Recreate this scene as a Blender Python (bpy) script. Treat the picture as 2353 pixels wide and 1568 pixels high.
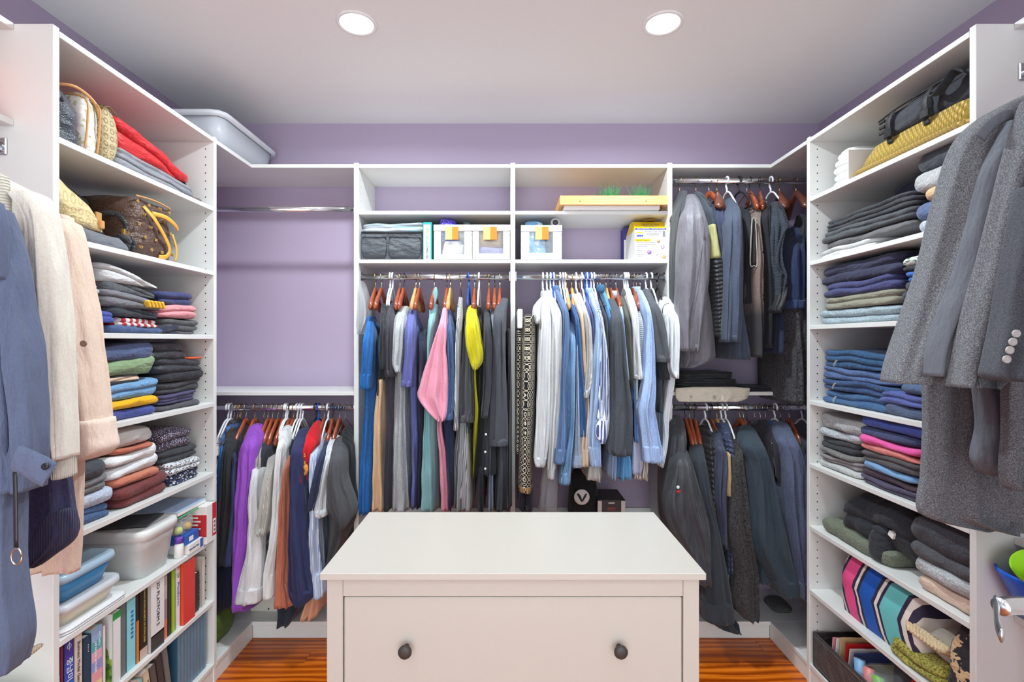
import bpy, bmesh, math, random
from mathutils import Vector, Matrix, noise as mnoise

# ------------------------------------------------------------------ scene, camera, light
for o in list(bpy.data.objects):
    bpy.data.objects.remove(o)
SC = bpy.context.scene
COL = SC.collection
RND = random.Random(7)

FPX, CX, CY, CAMZ = 1144.0, 1165.0, 784.0, 1.37        # focal length and vanishing point in photo pixels
cam = bpy.data.cameras.new('camera')
cam.sensor_width = 36.0
cam.lens = FPX / 2353.0 * 36.0
cam.shift_x = (1176.5 - CX) / 2353.0
cam.clip_start = 0.02
camo = bpy.data.objects.new('camera', cam)
camo.location = (0, 0, CAMZ)
camo.rotation_euler = (math.radians(90), 0, 0)
COL.objects.link(camo)
SC.camera = camo

SC.view_settings.view_transform = 'Standard'
SC.view_settings.look = 'None'
SC.view_settings.gamma = 1.0
SC.view_settings.use_curve_mapping = False
SC.view_settings.exposure = 0.74

world = bpy.data.worlds.new('world')
SC.world = world
world.use_nodes = True
world.node_tree.nodes['Background'].inputs[0].default_value = (.905, .99, 1.035, 1)
world.node_tree.nodes['Background'].inputs[1].default_value = 2.7

# recessed downlights: x, y, power; last four unseen, added for ambient fill
LIGHTS = [(-.53, 1.756, 10.5), (.55, 1.756, 10.5), (-.53, .62, 1.6), (.55, .62, 1.6), (-.53, -.6, 3.5), (.55, -.6, 3.5)]

# key planes of the room (metres)
ZC = 2.492              # ceiling
YW = 2.567              # back wall
XWL, XWR = -1.565, 1.609
YF = 2.278              # front edge of the back shelving
XL, XR = -1.168, 1.207  # front edges of the side shelving
ROD = 2.31              # depth of the back rods

# ------------------------------------------------------------------ pixel helpers
def at(px, py, Y):
    return Vector(((px - CX) / FPX * Y, Y, CAMZ - (py - CY) / FPX * Y))
def YL(px): return -XL * FPX / (CX - px)
def YR(px): return XR * FPX / (px - CX)

# ------------------------------------------------------------------ materials
def lin(c):
    out = []
    for v in c[:3]:
        v = v / 255.0
        out.append(v / 12.92 if v <= .04045 else ((v + .055) / 1.055) ** 2.4)
    return (*out, 1.0)

class NT:
    def __init__(s, name):
        s.m = bpy.data.materials.new(name); s.m.use_nodes = True
        s.t = s.m.node_tree; s.p = s.t.nodes['Principled BSDF']
        s.co = s.t.nodes.new('ShaderNodeTexCoord')
    def n(s, typ, **kw):
        nd = s.t.nodes.new(typ)
        for k, v in kw.items():
            if k.startswith('i_'):
                key = k[2:]
                nd.inputs[int(key) if key.isdigit() else key.replace('_', ' ')].default_value = v
            else: setattr(nd, k, v)
        return nd
    def l(s, a, b): s.t.links.new(a, b)
    def mapping(s, scale=(1, 1, 1), rot=(0, 0, 0)):
        mp = s.n('ShaderNodeMapping'); mp.inputs['Scale'].default_value = scale; mp.inputs['Rotation'].default_value = rot
        s.l(s.co.outputs['Object'], mp.inputs['Vector']); return mp.outputs['Vector']
    def noise(s, scale, vec=None, detail=2.0, rough=.5):
        nd = s.n('ShaderNodeTexNoise'); nd.inputs['Scale'].default_value = scale; nd.inputs['Detail'].default_value = detail
        nd.inputs['Roughness'].default_value = rough
        s.l(vec if vec else s.co.outputs['Object'], nd.inputs['Vector']); return nd.outputs['Fac']
    def math(s, op, a, b=None, c=None):
        nd = s.n('ShaderNodeMath', operation=op)
        for i, v in enumerate((a, b, c)):
            if v is None: continue
            if isinstance(v, (int, float)): nd.inputs[i].default_value = v
            else: s.l(v, nd.inputs[i])
        return nd.outputs[0]
    def sep(s, vec=None):
        nd = s.n('ShaderNodeSeparateXYZ'); s.l(vec if vec else s.co.outputs['Object'], nd.inputs[0]); return nd.outputs
    def ramp(s, fac, stops, interp='LINEAR'):
        nd = s.n('ShaderNodeValToRGB'); cr = nd.color_ramp; cr.interpolation = interp
        while len(cr.elements) > 1: cr.elements.remove(cr.elements[-1])
        cr.elements[0].position = stops[0][0]; cr.elements[0].color = lin(stops[0][1])
        for p, c in stops[1:]:
            e = cr.elements.new(p); e.color = lin(c)
        s.l(fac, nd.inputs[0]); return nd.outputs[0]
    def mix(s, fac, a, b):
        nd = s.n('ShaderNodeMix', data_type='RGBA')
        if isinstance(fac, (int, float)): nd.inputs[0].default_value = fac
        else: s.l(fac, nd.inputs[0])
        for i, v in ((6, a), (7, b)):
            if isinstance(v, tuple): nd.inputs[i].default_value = v if len(v) == 4 else lin(v)
            else: s.l(v, nd.inputs[i])
        return nd.outputs[2]
    def color(s, c):
        if isinstance(c, tuple): s.p.inputs['Base Color'].default_value = c if len(c) == 4 else lin(c)
        else: s.l(c, s.p.inputs['Base Color'])
    def bump(s, h, strength=.3, dist=.005):
        nd = s.n('ShaderNodeBump'); nd.inputs['Strength'].default_value = strength; nd.inputs['Distance'].default_value = dist
        s.l(h, nd.inputs['Height']); s.l(nd.outputs[0], s.p.inputs['Normal'])

MATS = {}
def plain(name, c, rough=.45, metal=0.0, spec=.5, emit=0.0, coat=0.0):
    k = ('plain', name)
    if k in MATS: return MATS[k]
    t = NT(name); t.color(c); t.p.inputs['Roughness'].default_value = rough; t.p.inputs['Metallic'].default_value = metal
    t.p.inputs['Specular IOR Level'].default_value = spec
    if coat: t.p.inputs['Coat Weight'].default_value = coat
    if emit:
        t.p.inputs['Emission Color'].default_value = lin(c); t.p.inputs['Emission Strength'].default_value = emit
    if not metal and not emit:
        f = t.noise(60, detail=3)
        t.color(t.mix(t.math('MULTIPLY', f, .06), c if len(c) == 4 else lin(c), lin(tuple(v * .8 for v in c[:3]))))
    MATS[k] = t.m
    return t.m

def fabric(c, kind='plain', c2=None, s=None, hang=True):
    """cloth: colour or weave pattern, fine relief; kind picks the pattern"""
    k = ('fab', c, kind, c2, s, hang)
    if k in MATS: return MATS[k]
    t = NT('fabric_' + kind)
    P = t.p; P.inputs['Roughness'].default_value = .88; P.inputs['Specular IOR Level'].default_value = .2
    P.inputs['Sheen Weight'].default_value = .12; P.inputs['Sheen Roughness'].default_value = .5
    c2 = c2 or tuple(min(255, v * 1.35 + 12) for v in c)
    X, Y, Z = t.sep()
    wr = t.noise(16, t.mapping((1.7, 1.7, .4) if hang else (1, 1, 2.2)), detail=4)
    fine = t.noise(900, detail=1)
    h = t.math('ADD', t.math('MULTIPLY', wr, 1.0), t.math('MULTIPLY', fine, .03))
    col = c
    dist = .02
    if kind == 'plain':
        col = t.mix(t.noise(220, detail=2), lin(tuple(v * .93 for v in c)), lin(tuple(min(255, v * 1.05) for v in c)))
    elif kind == 'heather':
        f = t.noise(s or 260, t.mapping((1, 1, .5)), detail=4, rough=.8)
        col = t.ramp(f, [(.32, tuple(v * .84 for v in c)), (.5, c), (.68, tuple((a * .5 + b * .5) for a, b in zip(c, c2)))])
    elif kind == 'wool':
        f = t.noise(s or 330, detail=4, rough=.85)
        col = t.ramp(f, [(.34, tuple(v * .55 for v in c)), (.5, c), (.66, c2)])
        h = t.math('ADD', t.math('MULTIPLY', wr, .6), t.math('MULTIPLY', f, .14))
    elif kind == 'denim':
        f = t.noise(420, t.mapping((1, 1, .3)), detail=3, rough=.8)
        f2 = t.noise(9, detail=3)
        col = t.mix(t.math('MULTIPLY', f2, .5), t.ramp(f, [(.36, tuple(v * .7 for v in c)), (.55, c), (.72, c2)]), lin(c2))
    elif kind in ('stripev', 'stripeh', 'stripex'):
        ax = {'stripev': t.math('ADD', X, Y), 'stripeh': Z, 'stripex': Y}[kind]
        w = t.math('FRACT', t.math('MULTIPLY', ax, 1.0 / (s or .012)))
        col = t.ramp(w, [(0, c), (.5, c2)], 'CONSTANT')
    elif kind == 'plaid':
        S = 1.0 / (s or .05)
        a = t.math('FRACT', t.math('MULTIPLY', Z, S)); b = t.math('FRACT', t.math('MULTIPLY', t.math('ADD', X, Y), S))
        ca = t.ramp(a, [(0, c), (.45, c2), (.55, (150, 50, 60)), (.62, c2), (.75, c)], 'CONSTANT')
        cb = t.ramp(b, [(0, c), (.5, c2), (.6, c)], 'CONSTANT')
        col = t.mix(.4, ca, cb)
    elif kind == 'dots':
        v = t.n('ShaderNodeTexVoronoi'); v.inputs['Scale'].default_value = s or 130
        t.l(t.co.outputs['Object'], v.inputs['Vector'])
        col = t.ramp(v.outputs['Distance'], [(0, c2), (.34, c2), (.40, c)])
    elif kind == 'blotch':
        f = t.noise(s or 30, detail=1)
        col = t.ramp(f, [(0, c), (.56, c), (.58, c2)])
    elif kind == 'leaf':
        f = t.noise(s or 60, t.mapping((1, .5, 2)), detail=2)
        col = t.ramp(f, [(0, c), (.56, c), (.59, c2), (.66, c2), (.7, (225, 160, 170))])
    elif kind == 'rib':
        w = t.math('SINE', t.math('MULTIPLY', t.math('ADD', X, Y), 6.283 / (s or .006)))
        col = t.mix(t.math('MULTIPLY_ADD', w, .5, .5), lin(tuple(v * .84 for v in c)), lin(c))
        h = t.math('ADD', t.math('MULTIPLY', w, .08), wr)
    elif kind == 'ribh':
        w = t.math('SINE', t.math('MULTIPLY', Z, 6.283 / (s or .006)))
        col = t.mix(t.math('MULTIPLY_ADD', w, .5, .5), lin(tuple(v * .86 for v in c)), lin(c))
        h = t.math('ADD', t.math('MULTIPLY', w, .08), wr)
    elif kind == 'ombre':
        f = t.noise(300, detail=3)
        w = t.math('SINE', t.math('MULTIPLY', Z, 6.283 / .008))
        base = t.ramp(Z, [(.0, c2), (.18, c2), (.26, c)])
        col = t.mix(t.math('MULTIPLY', t.math('MULTIPLY_ADD', w, .5, .5), .35), base, lin(tuple(v * .5 for v in c)))
    elif kind == 'fleece':
        f = t.noise(s or 190, detail=3, rough=.7)
        col = t.ramp(f, [(.35, tuple(v * .5 for v in c)), (.65, c2)])
        h = t.math('ADD', t.math('MULTIPLY', f, .5), t.math('MULTIPLY', wr, .4)); dist = .014
    elif kind == 'quilt':
        w = t.math('ABSOLUTE', t.math('SINE', t.math('MULTIPLY', t.math('ADD', Z, t.math('MULTIPLY', wr, .02)), 3.1416 / (s or .03))))
        h = t.math('ADD', t.math('POWER', w, .5), t.math('MULTIPLY', wr, .8)); dist = .014
        P.inputs['Roughness'].default_value = .42; P.inputs['Specular IOR Level'].default_value = .4
    elif kind == 'satin':
        P.inputs['Roughness'].default_value = .5; P.inputs['Specular IOR Level'].default_value = .4
        col = t.mix(t.noise(120), lin(tuple(v * .9 for v in c)), lin(c))
    elif kind == 'lattice':
        S = 1.0 / (s or .034)
        u = t.math('MULTIPLY', t.math('ADD', X, Y), S); v_ = t.math('MULTIPLY', Z, S)
        fu = t.math('SUBTRACT', t.math('FRACT', u), .5); fv = t.math('SUBTRACT', t.math('FRACT', v_), .5)
        r = t.math('SQRT', t.math('ADD', t.math('MULTIPLY', fu, fu), t.math('MULTIPLY', fv, fv)))
        ring = t.math('ABSOLUTE', t.math('SUBTRACT', r, .42))
        d = t.math('ABSOLUTE', t.math('SUBTRACT', t.math('ABSOLUTE', fu), t.math('ABSOLUTE', fv)))
        m = t.math('MINIMUM', ring, t.math('MULTIPLY', d, .8))
        m = t.math('MINIMUM', m, t.math('ABSOLUTE', t.math('SUBTRACT', r, .16)))
        col = t.ramp(m, [(0, c2), (.024, c2), (.036, c)])
        h = t.math('MULTIPLY', wr, .4)
    elif kind == 'print':
        f = t.noise(s or 24, detail=2, rough=.6)
        col = t.ramp(f, [(0, c), (.535, c), (.55, c2)])
    elif kind == 'mono':
        S = 1.0 / (s or .02)
        u = t.math('MULTIPLY', t.math('ADD', X, Y), S); v_ = t.math('MULTIPLY', t.math('ADD', Z, X), S)
        v_ = t.math('ADD', Z, 0.0) if False else v_
        fu = t.math('SUBTRACT', t.math('FRACT', u), .5); fv = t.math('SUBTRACT', t.math('FRACT', v_), .5)
        r = t.math('SQRT', t.math('ADD', t.math('MULTIPLY', fu, fu), t.math('MULTIPLY', fv, fv)))
        col = t.ramp(t.math('ABSOLUTE', t.math('SUBTRACT', r, .3)), [(0, c2), (.05, c2), (.10, c)])
        P.inputs['Roughness'].default_value = .5
    elif kind == 'leather':
        P.inputs['Roughness'].default_value = .42; P.inputs['Specular IOR Level'].default_value = .5
        v = t.n('ShaderNodeTexVoronoi'); v.inputs['Scale'].default_value = 260; t.l(t.co.outputs['Object'], v.inputs['Vector'])
        h = t.math('ADD', t.math('MULTIPLY', wr, 1.0), t.math('MULTIPLY', v.outputs['Distance'], .08))
    elif kind == 'weave':
        S = 1.0 / (s or .016)
        a = t.math('MULTIPLY', t.math('ADD', Y, X), S); b = t.math('MULTIPLY', Z, S * 1.3)
        tri = t.math('PINGPONG', a, .5)
        f = t.math('FRACT', t.math('ADD', b, t.math('MULTIPLY', tri, 1.6)))
        col = t.ramp(f, [(0, c), (.42, c), (.5, c2), (.85, c2), (.95, c)])
        h = t.math('SINE', t.math('MULTIPLY', f, 3.1416)); dist = .004
    t.color(col)
    t.bump(h, .8 if kind not in ('fleece', 'quilt', 'weave') else .9, dist)
    MATS[k] = t.m
    return t.m

def clear_plastic(name, c, alpha=.35, rough=.25):
    k = ('clear', name)
    if k in MATS: return MATS[k]
    t = NT(name); t.color(c); t.p.inputs['Roughness'].default_value = rough
    t.p.inputs['Alpha'].default_value = alpha; t.p.inputs['Specular IOR Level'].default_value = .6
    MATS[k] = t.m
    return t.m

def wood(name, c, c2, rough=.35, axis=(30, 30, 3), coat=0.0):
    k = ('wood', name)
    if k in MATS: return MATS[k]
    t = NT(name)
    f = t.noise(1.0, t.mapping(axis), detail=4, rough=.6)
    t.color(t.ramp(f, [(.3, c2), (.6, c)])); t.p.inputs['Roughness'].default_value = rough
    if coat: t.p.inputs['Coat Weight'].default_value = coat; t.p.inputs['Coat Roughness'].default_value = .15
    MATS[k] = t.m
    return t.m

M_WHITE = plain('white_melamine', (226, 226, 223), .38)
M_ISLAND = plain('island_paint', (190, 184, 175), .35)
M_PURPLE = plain('purple_paint', (178, 163, 187), .75)
M_CEIL = plain('ceiling_paint', (240, 240, 240), .9)
M_CHROME = plain('chrome', (215, 217, 220), .16, 1.0)
M_STEEL = plain('hook_steel', (190, 180, 165), .25, 1.0)
M_GOLD = plain('hook_brass', (200, 165, 105), .25, 1.0)
M_DARKMETAL = plain('hook_dark', (60, 58, 60), .3, .8)
M_HOLE = plain('pin_hole_dark', (25, 24, 24), .9)
M_WPLASTIC = plain('white_plastic', (232, 233, 235), .35)
M_BLUEPL = plain('blue_plastic', (30, 75, 165), .35)
M_BLACKPL = plain('black_plastic', (28, 28, 31), .4)
M_REDWOOD = wood('cherry_wood', (164, 82, 50), (120, 52, 32), .28, (40, 40, 12), .5)
M_PALEWOOD = wood('pale_wood', (214, 170, 112), (192, 140, 84), .3, (40, 40, 12), .4)
M_DARKWOOD = wood('walnut_wood', (112, 62, 44), (80, 40, 28), .28, (60, 60, 20), .5)
M_BUTTON_W = plain('button_white', (225, 225, 225), .3)
M_PAPER = plain('paper', (238, 236, 230), .8)

# ------------------------------------------------------------------ mesh builder
def new_obj(name, mesh, parent=None, loc=(0, 0, 0)):
    o = bpy.data.objects.new(name, mesh)
    COL.objects.link(o)
    o.location = loc
    if parent: o.parent = parent
    return o

def thing(name, label, cat, loc=(0, 0, 0), group=None):
    o = bpy.data.objects.new(name, None); COL.objects.link(o)
    o.empty_display_size = .02
    o.location = loc; o['label'] = label; o['category'] = cat
    if group: o['group'] = group
    return o
def tag(o, label, cat, group=None):
    o['label'] = label; o['category'] = cat
    if group: o['group'] = group
    return o
def struct(o):
    o['kind'] = 'structure'; return o

class MB:
    """collects geometry in world metres; build() makes one mesh object"""
    def __init__(s): s.v = []; s.f = []; s.flat = []
    def add(s, vs, fs, smooth=True):
        b = len(s.v); s.v += [tuple(p) for p in vs]
        for f in fs:
            s.f.append(tuple(i + b for i in f)); s.flat.append(smooth)
        return s
    def loft(s, rings, cap0=True, cap1=True, closed=True, smooth=True):
        n = len(rings[0]); vs = [p for r in rings for p in r]; fs = []
        for i in range(len(rings) - 1):
            for j in range(n if closed else n - 1):
                k = (j + 1) % n
                fs.append((i * n + j, i * n + k, (i + 1) * n + k, (i + 1) * n + j))
        if cap0: fs.append(tuple(reversed(range(n))))
        if cap1: fs.append(tuple(range((len(rings) - 1) * n, len(rings) * n)))
        return s.add(vs, fs, smooth)
    def box(s, x0, x1, y0, y1, z0, z1, b=0.0, rot=None, piv=None):
        x0, x1 = min(x0, x1), max(x0, x1); y0, y1 = min(y0, y1), max(y0, y1); z0, z1 = min(z0, z1), max(z0, z1)
        if b > 0:
            b = min(b, (x1 - x0) * .45, (y1 - y0) * .45, (z1 - z0) * .45)
            vs = []; idx = {}
            for ix, (xa, sx) in enumerate(((x0, 1), (x1, -1))):
                for iy, (ya, sy) in enumerate(((y0, 1), (y1, -1))):
                    for iz, (za, sz) in enumerate(((z0, 1), (z1, -1))):
                        idx[ix, iy, iz, 0] = len(vs); vs.append((xa, ya + sy * b, za + sz * b))
                        idx[ix, iy, iz, 1] = len(vs); vs.append((xa + sx * b, ya, za + sz * b))
                        idx[ix, iy, iz, 2] = len(vs); vs.append((xa + sx * b, ya + sy * b, za))
            fs = []
            I = lambda a, b_, c, k: idx[a, b_, c, k]
            for q, fl in ((0, 1), (1, 0)):
                def o(l): return l[::-1] if fl else l
                fs.append(tuple(o([I(q, 0, 0, 0), I(q, 1, 0, 0), I(q, 1, 1, 0), I(q, 0, 1, 0)])))
                fs.append(tuple(o([I(0, q, 0, 1), I(0, q, 1, 1), I(1, q, 1, 1), I(1, q, 0, 1)])))
                fs.append(tuple(o([I(0, 0, q, 2), I(1, 0, q, 2), I(1, 1, q, 2), I(0, 1, q, 2)])))
            for a in (0, 1):
                for c in (0, 1):
                    fs.append((I(a, 0, c, 0), I(a, 1, c, 0), I(a, 1, c, 2), I(a, 0, c, 2)))
                    fs.append((I(a, c, 0, 0), I(a, c, 1, 0), I(a, c, 1, 1), I(a, c, 0, 1)))
                    fs.append((I(0, a, c, 1), I(1, a, c, 1), I(1, a, c, 2), I(0, a, c, 2)))
                    for d in (0, 1): fs.append((I(a, c, d, 0), I(a, c, d, 1), I(a, c, d, 2)))
        else:
            vs = [(x, y, z) for x in (x0, x1) for y in (y0, y1) for z in (z0, z1)]
            fs = [(0, 1, 3, 2), (4, 6, 7, 5), (0, 4, 5, 1), (2, 3, 7, 6), (0, 2, 6, 4), (1, 5, 7, 3)]
        if rot is not None:
            pv = Vector(piv if piv else ((x0 + x1) / 2, (y0 + y1) / 2, (z0 + z1) / 2))
            vs = [tuple(pv + rot @ (Vector(p) - pv)) for p in vs]
        return s.add(vs, fs, False)
    def tube(s, pts, r, n=8, caps=True, ry=None, up=None):
        pts = [Vector(p) for p in pts]; rings = []
        if 3 <= len(pts) <= 11:
            q, qa, qb = [], [], []; K = 4; L_ = len(pts)
            lr = list(r) if isinstance(r, (list, tuple)) else [r] * L_
            lb = (list(ry) if isinstance(ry, (list, tuple)) else [ry] * L_) if ry is not None else None
            for i in range(L_ - 1):
                a, b = pts[i], pts[i + 1]; c0 = pts[i - 1] if i else a; c1 = pts[i + 2] if i + 2 < L_ else b
                for k in range(K + (1 if i == L_ - 2 else 0)):
                    t = k / K; t2, t3 = t * t, t * t * t
                    q.append(.5 * ((2 * a) + (b - c0) * t + (2 * c0 - 5 * a + 4 * b - c1) * t2 + (3 * a - c0 - 3 * b + c1) * t3))
                    qa.append(lr[i] + (lr[i + 1] - lr[i]) * t)
                    if lb: qb.append(lb[i] + (lb[i + 1] - lb[i]) * t)
            pts, r, ry = q, qa, (qb if lb else None)
        prev = None
        for i, p in enumerate(pts):
            d = (pts[min(i + 1, len(pts) - 1)] - pts[max(i - 1, 0)])
            if d.length < 1e-9: d = Vector((0, 0, 1))
            d.normalize()
            if prev is None:
                a = Vector(up) if up else (Vector((1, 0, 0)) if abs(d.x) < .9 else Vector((0, 1, 0)))
            else: a = prev
            a = (a - d * a.dot(d))
            if a.length < 1e-6: a = d.orthogonal()
            a.normalize(); b = d.cross(a); prev = a
            ra = r[i] if isinstance(r, (list, tuple)) else r
            rb = (ry[i] if isinstance(ry, (list, tuple)) else ry) if ry is not None else ra
            rings.append([p + a * (ra * math.cos(2 * math.pi * k / n)) + b * (rb * math.sin(2 * math.pi * k / n)) for k in range(n)])
        return s.loft(rings, caps, caps)
    def lathe(s, c, prof, axis='Z', n=20, cap=True):
        rings = []
        for r, h in prof:
            ring = []
            for k in range(n):
                a = 2 * math.pi * k / n; u, w = r * math.cos(a), r * math.sin(a)
                v = {'Z': (u, w, h), 'Y': (w, h, u), 'X': (h, u, w)}[axis]
                ring.append((c[0] + v[0], c[1] + v[1], c[2] + v[2]))
            rings.append(ring)
        return s.loft(rings, cap, cap)
    def disc(s, c, r, axis, n=10):
        return s.lathe(c, [(r, 0)], axis, n, True) if False else s.add(
            [(c[0] + (0 if axis == 'X' else r * math.cos(2 * math.pi * k / n)),
              c[1] + (0 if axis == 'Y' else r * (math.cos if axis == 'X' else math.sin)(2 * math.pi * k / n)),
              c[2] + (0 if axis == 'Z' else r * math.sin(2 * math.pi * k / n))) for k in range(n)], [tuple(range(n))], False)
    def build(s, name, mat, parent=None, loc=None, fix=True):
        vs = s.v
        if loc is None:
            if parent: org = Vector(parent.matrix_world.translation) if False else world_loc(parent)
            else:
                xs = [p[0] for p in vs]; ys = [p[1] for p in vs]; zs = [p[2] for p in vs]
                org = Vector(((min(xs) + max(xs)) / 2, (min(ys) + max(ys)) / 2, min(zs)))
        else: org = Vector(loc)
        me = bpy.data.meshes.new(name)
        me.from_pydata([(p[0] - org.x, p[1] - org.y, p[2] - org.z) for p in vs], [], s.f)
        me.polygons.foreach_set('use_smooth', s.flat)
        if fix:
            bm = bmesh.new(); bm.from_mesh(me); bmesh.ops.recalc_face_normals(bm, faces=bm.faces); bm.to_mesh(me); bm.free()
        me.materials.append(mat)
        return new_obj(name, me, parent, (0, 0, 0) if parent else org)

def world_loc(o):
    v = Vector((0, 0, 0))
    while o:
        v += o.location; o = o.parent
    return v

def text(s, size, x, y, z, ux, uy, mat, parent, name='lettering', align='CENTER', depth=.0003, width=None):
    """flat lettering lying on a surface: ux is the reading direction, uy the up of the letters"""
    cu = bpy.data.curves.new('t', 'FONT'); cu.body = s; cu.size = size; cu.align_x = align; cu.align_y = 'CENTER'
    cu.resolution_u = 2; cu.extrude = depth
    t = bpy.data.objects.new('t', cu); COL.objects.link(t)
    dg = bpy.context.evaluated_depsgraph_get()
    me = bpy.data.meshes.new_from_object(t.evaluated_get(dg))
    bpy.data.objects.remove(t)
    ux = Vector(ux).normalized(); uy = Vector(uy).normalized(); uz = ux.cross(uy)
    sc = 1.0
    if width:
        w = max((v.co.x for v in me.vertices), default=0) - min((v.co.x for v in me.vertices), default=0)
        if w > 0: sc = width / w
    org = world_loc(parent) if parent else Vector((0, 0, 0))
    for v in me.vertices:
        c = v.co; v.co = Vector((x, y, z)) - org + ux * c.x * sc + uy * c.y + uz * c.z
    me.materials.clear(); me.materials.append(mat)
    return new_obj(name, me, parent)

# ------------------------------------------------------------------ soft shapes
SEED = [0]
def nz(p, sc, seed, amp):
    return mnoise.noise(Vector((p[0] * sc, p[1] * sc, p[2] * sc + seed * 7.31))) * amp

def interp(rows, y):
    """rows sorted by first value; smooth interpolation of the other values"""
    if y <= rows[0][0]: return rows[0][1:]
    for i in range(len(rows) - 1):
        a, b = rows[i], rows[i + 1]
        if y <= b[0]:
            t = (y - a[0]) / max(1e-6, b[0] - a[0])
            out = []
            for k in range(1, len(a)):
                p0 = rows[i - 1][k] if i > 0 else a[k]; p3 = rows[i + 2][k] if i + 2 < len(rows) else b[k]
                h0 = (b[0] - rows[i - 1][0]) if i > 0 else (b[0] - a[0]); h1 = (rows[i + 2][0] - a[0]) if i + 2 < len(rows) else (b[0] - a[0])
                m0 = (b[k] - p0) / max(1e-6, h0) * (b[0] - a[0]); m1 = (p3 - a[k]) / max(1e-6, h1) * (b[0] - a[0])
                t2, t3 = t * t, t * t * t
                out.append((2 * t3 - 3 * t2 + 1) * a[k] + (t3 - 2 * t2 + t) * m0 + (-2 * t3 + 3 * t2) * b[k] + (t3 - t2) * m1)
            return tuple(out)
    return rows[-1][1:]

def strip(mb, rows, yf, dep, step=9, n=26, folds=(.006, 2), seed=None, amp=.008, e=.75, hollow=True, slant=0.0, xlim=None):
    """hanging cloth: rows are (py, px_left, px_right) outlines, yf/dep the depth of the front and the thickness"""
    if seed is None: SEED[0] += 1; seed = SEED[0]
    rows = sorted(rows); p0, p1 = rows[0][0], rows[-1][0]
    yfr = yf if isinstance(yf, list) else [(p0, yf), (p1, yf)]
    der = dep if isinstance(dep, list) else [(p0, dep), (p1, dep)]
    m = max(5, int((p1 - p0) / step)); rings = []
    A, K = folds
    rr = random.Random(seed); ph = [rr.uniform(0, 6.28) for _ in range(4)]
    for i in range(m + 1):
        py = p0 + (p1 - p0) * i / m
        xl, xr = interp(rows, py)
        if xr < xl + 2: xr = xl + 2
        y0 = interp(yfr, py)[0]; d = max(.008, interp(der, py)[0])
        ys = y0 + min(d * .5, .05)
        a = at(xl, py, ys); b = at(xr, py, ys); z = at(0, py, y0)[2]
        xc = (a.x + b.x) / 2; hx = (b.x - a.x) / 2
        grow = min(1.0, i / (m * .35 + 1e-6))
        ring = []
        for k in range(n):
            th = 2 * math.pi * k / n
            c, s_ = math.cos(th), math.sin(th)
            u = math.copysign(abs(c) ** e, c); w = math.copysign(abs(s_) ** e, s_)
            x = xc + hx * u; y = y0 + d / 2 + d / 2 * w
            zz = z + slant * u
            fo = A * grow * (math.sin(u * 3.1416 * K + ph[0] + z * 2.1) + .6 * math.sin(u * 3.1416 * (K + 1.7) + ph[1] - z * 3.3))
            fo += A * 1.1 * grow * (.5 - abs(math.sin(u * 3.1416 * (K * .8 + .4) + ph[3] + z * 1.6 + .8 * math.sin(z * 3.1 + ph[1]))))
            y += fo * (1.0 if w < 0 else .3) * (1 - abs(u) ** 4)
            x += A * .5 * grow * math.sin(w * 3.1416 * (K + .5) + ph[2] + z * 3) * abs(w)
            q = Vector((x * 9, y * 9, z * 4.0 + seed * 3.7))
            nv = mnoise.noise(q); nv2 = mnoise.noise(q * 2.7)
            x += (nv * .5 + nv2 * .3) * amp * min(1, hx / .02); y += (mnoise.noise(q + Vector((31, 7, 3))) + .5 * nv2) * amp
            if xlim and y > YF - .012: x = min(max(x, xlim[0]), xlim[1])
            ring.append((x, y, zz))
        rings.append(ring)
    cap1 = True
    if hollow:
        last = rings[-1]; cxm = sum(p[0] for p in last) / n; cym = sum(p[1] for p in last) / n
        inn = lambda f, dz: [(cxm + (p[0] - cxm) * f, cym + (p[1] - cym) * f, p[2] + dz) for p in last]
        rings += [inn(.93, .0), inn(.88, .03)]
    top = rings[0]; cxm = sum(p[0] for p in top) / n; cym = sum(p[1] for p in top) / n
    rings.insert(0, [(cxm + (p[0] - cxm) * .55, cym + (p[1] - cym) * .55, p[2] + .006) for p in top])
    mb.loft(rings, True, True)
    return mb

def rrect(x0, x1, y0, y1, r, n=44):
    """points of a rounded rectangle, about n in all, evenly spread"""
    r = min(r, (x1 - x0) * .49, (y1 - y0) * .49)
    L = [(x1 - x0 - 2 * r), math.pi * r / 2, (y1 - y0 - 2 * r), math.pi * r / 2] * 2
    tot = sum(L); pts = []
    for i in range(n):
        d = tot * i / n; k = 0
        while d > L[k] and k < 7: d -= L[k]; k += 1
        f = d
        if k == 0: p = (x0 + r + f, y0)
        elif k == 1: a = f / r; p = (x1 - r + r * math.sin(a), y0 + r - r * math.cos(a))
        elif k == 2: p = (x1, y0 + r + f)
        elif k == 3: a = f / r; p = (x1 - r + r * math.cos(a), y1 - r + r * math.sin(a))
        elif k == 4: p = (x1 - r - f, y1)
        elif k == 5: a = f / r; p = (x0 + r - r * math.sin(a), y1 - r + r * math.cos(a))
        elif k == 6: p = (x0, y1 - r - f)
        else: a = f / r; p = (x0 + r - r * math.cos(a), y0 + r - r * math.sin(a))
        pts.append(p)
    return pts

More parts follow.
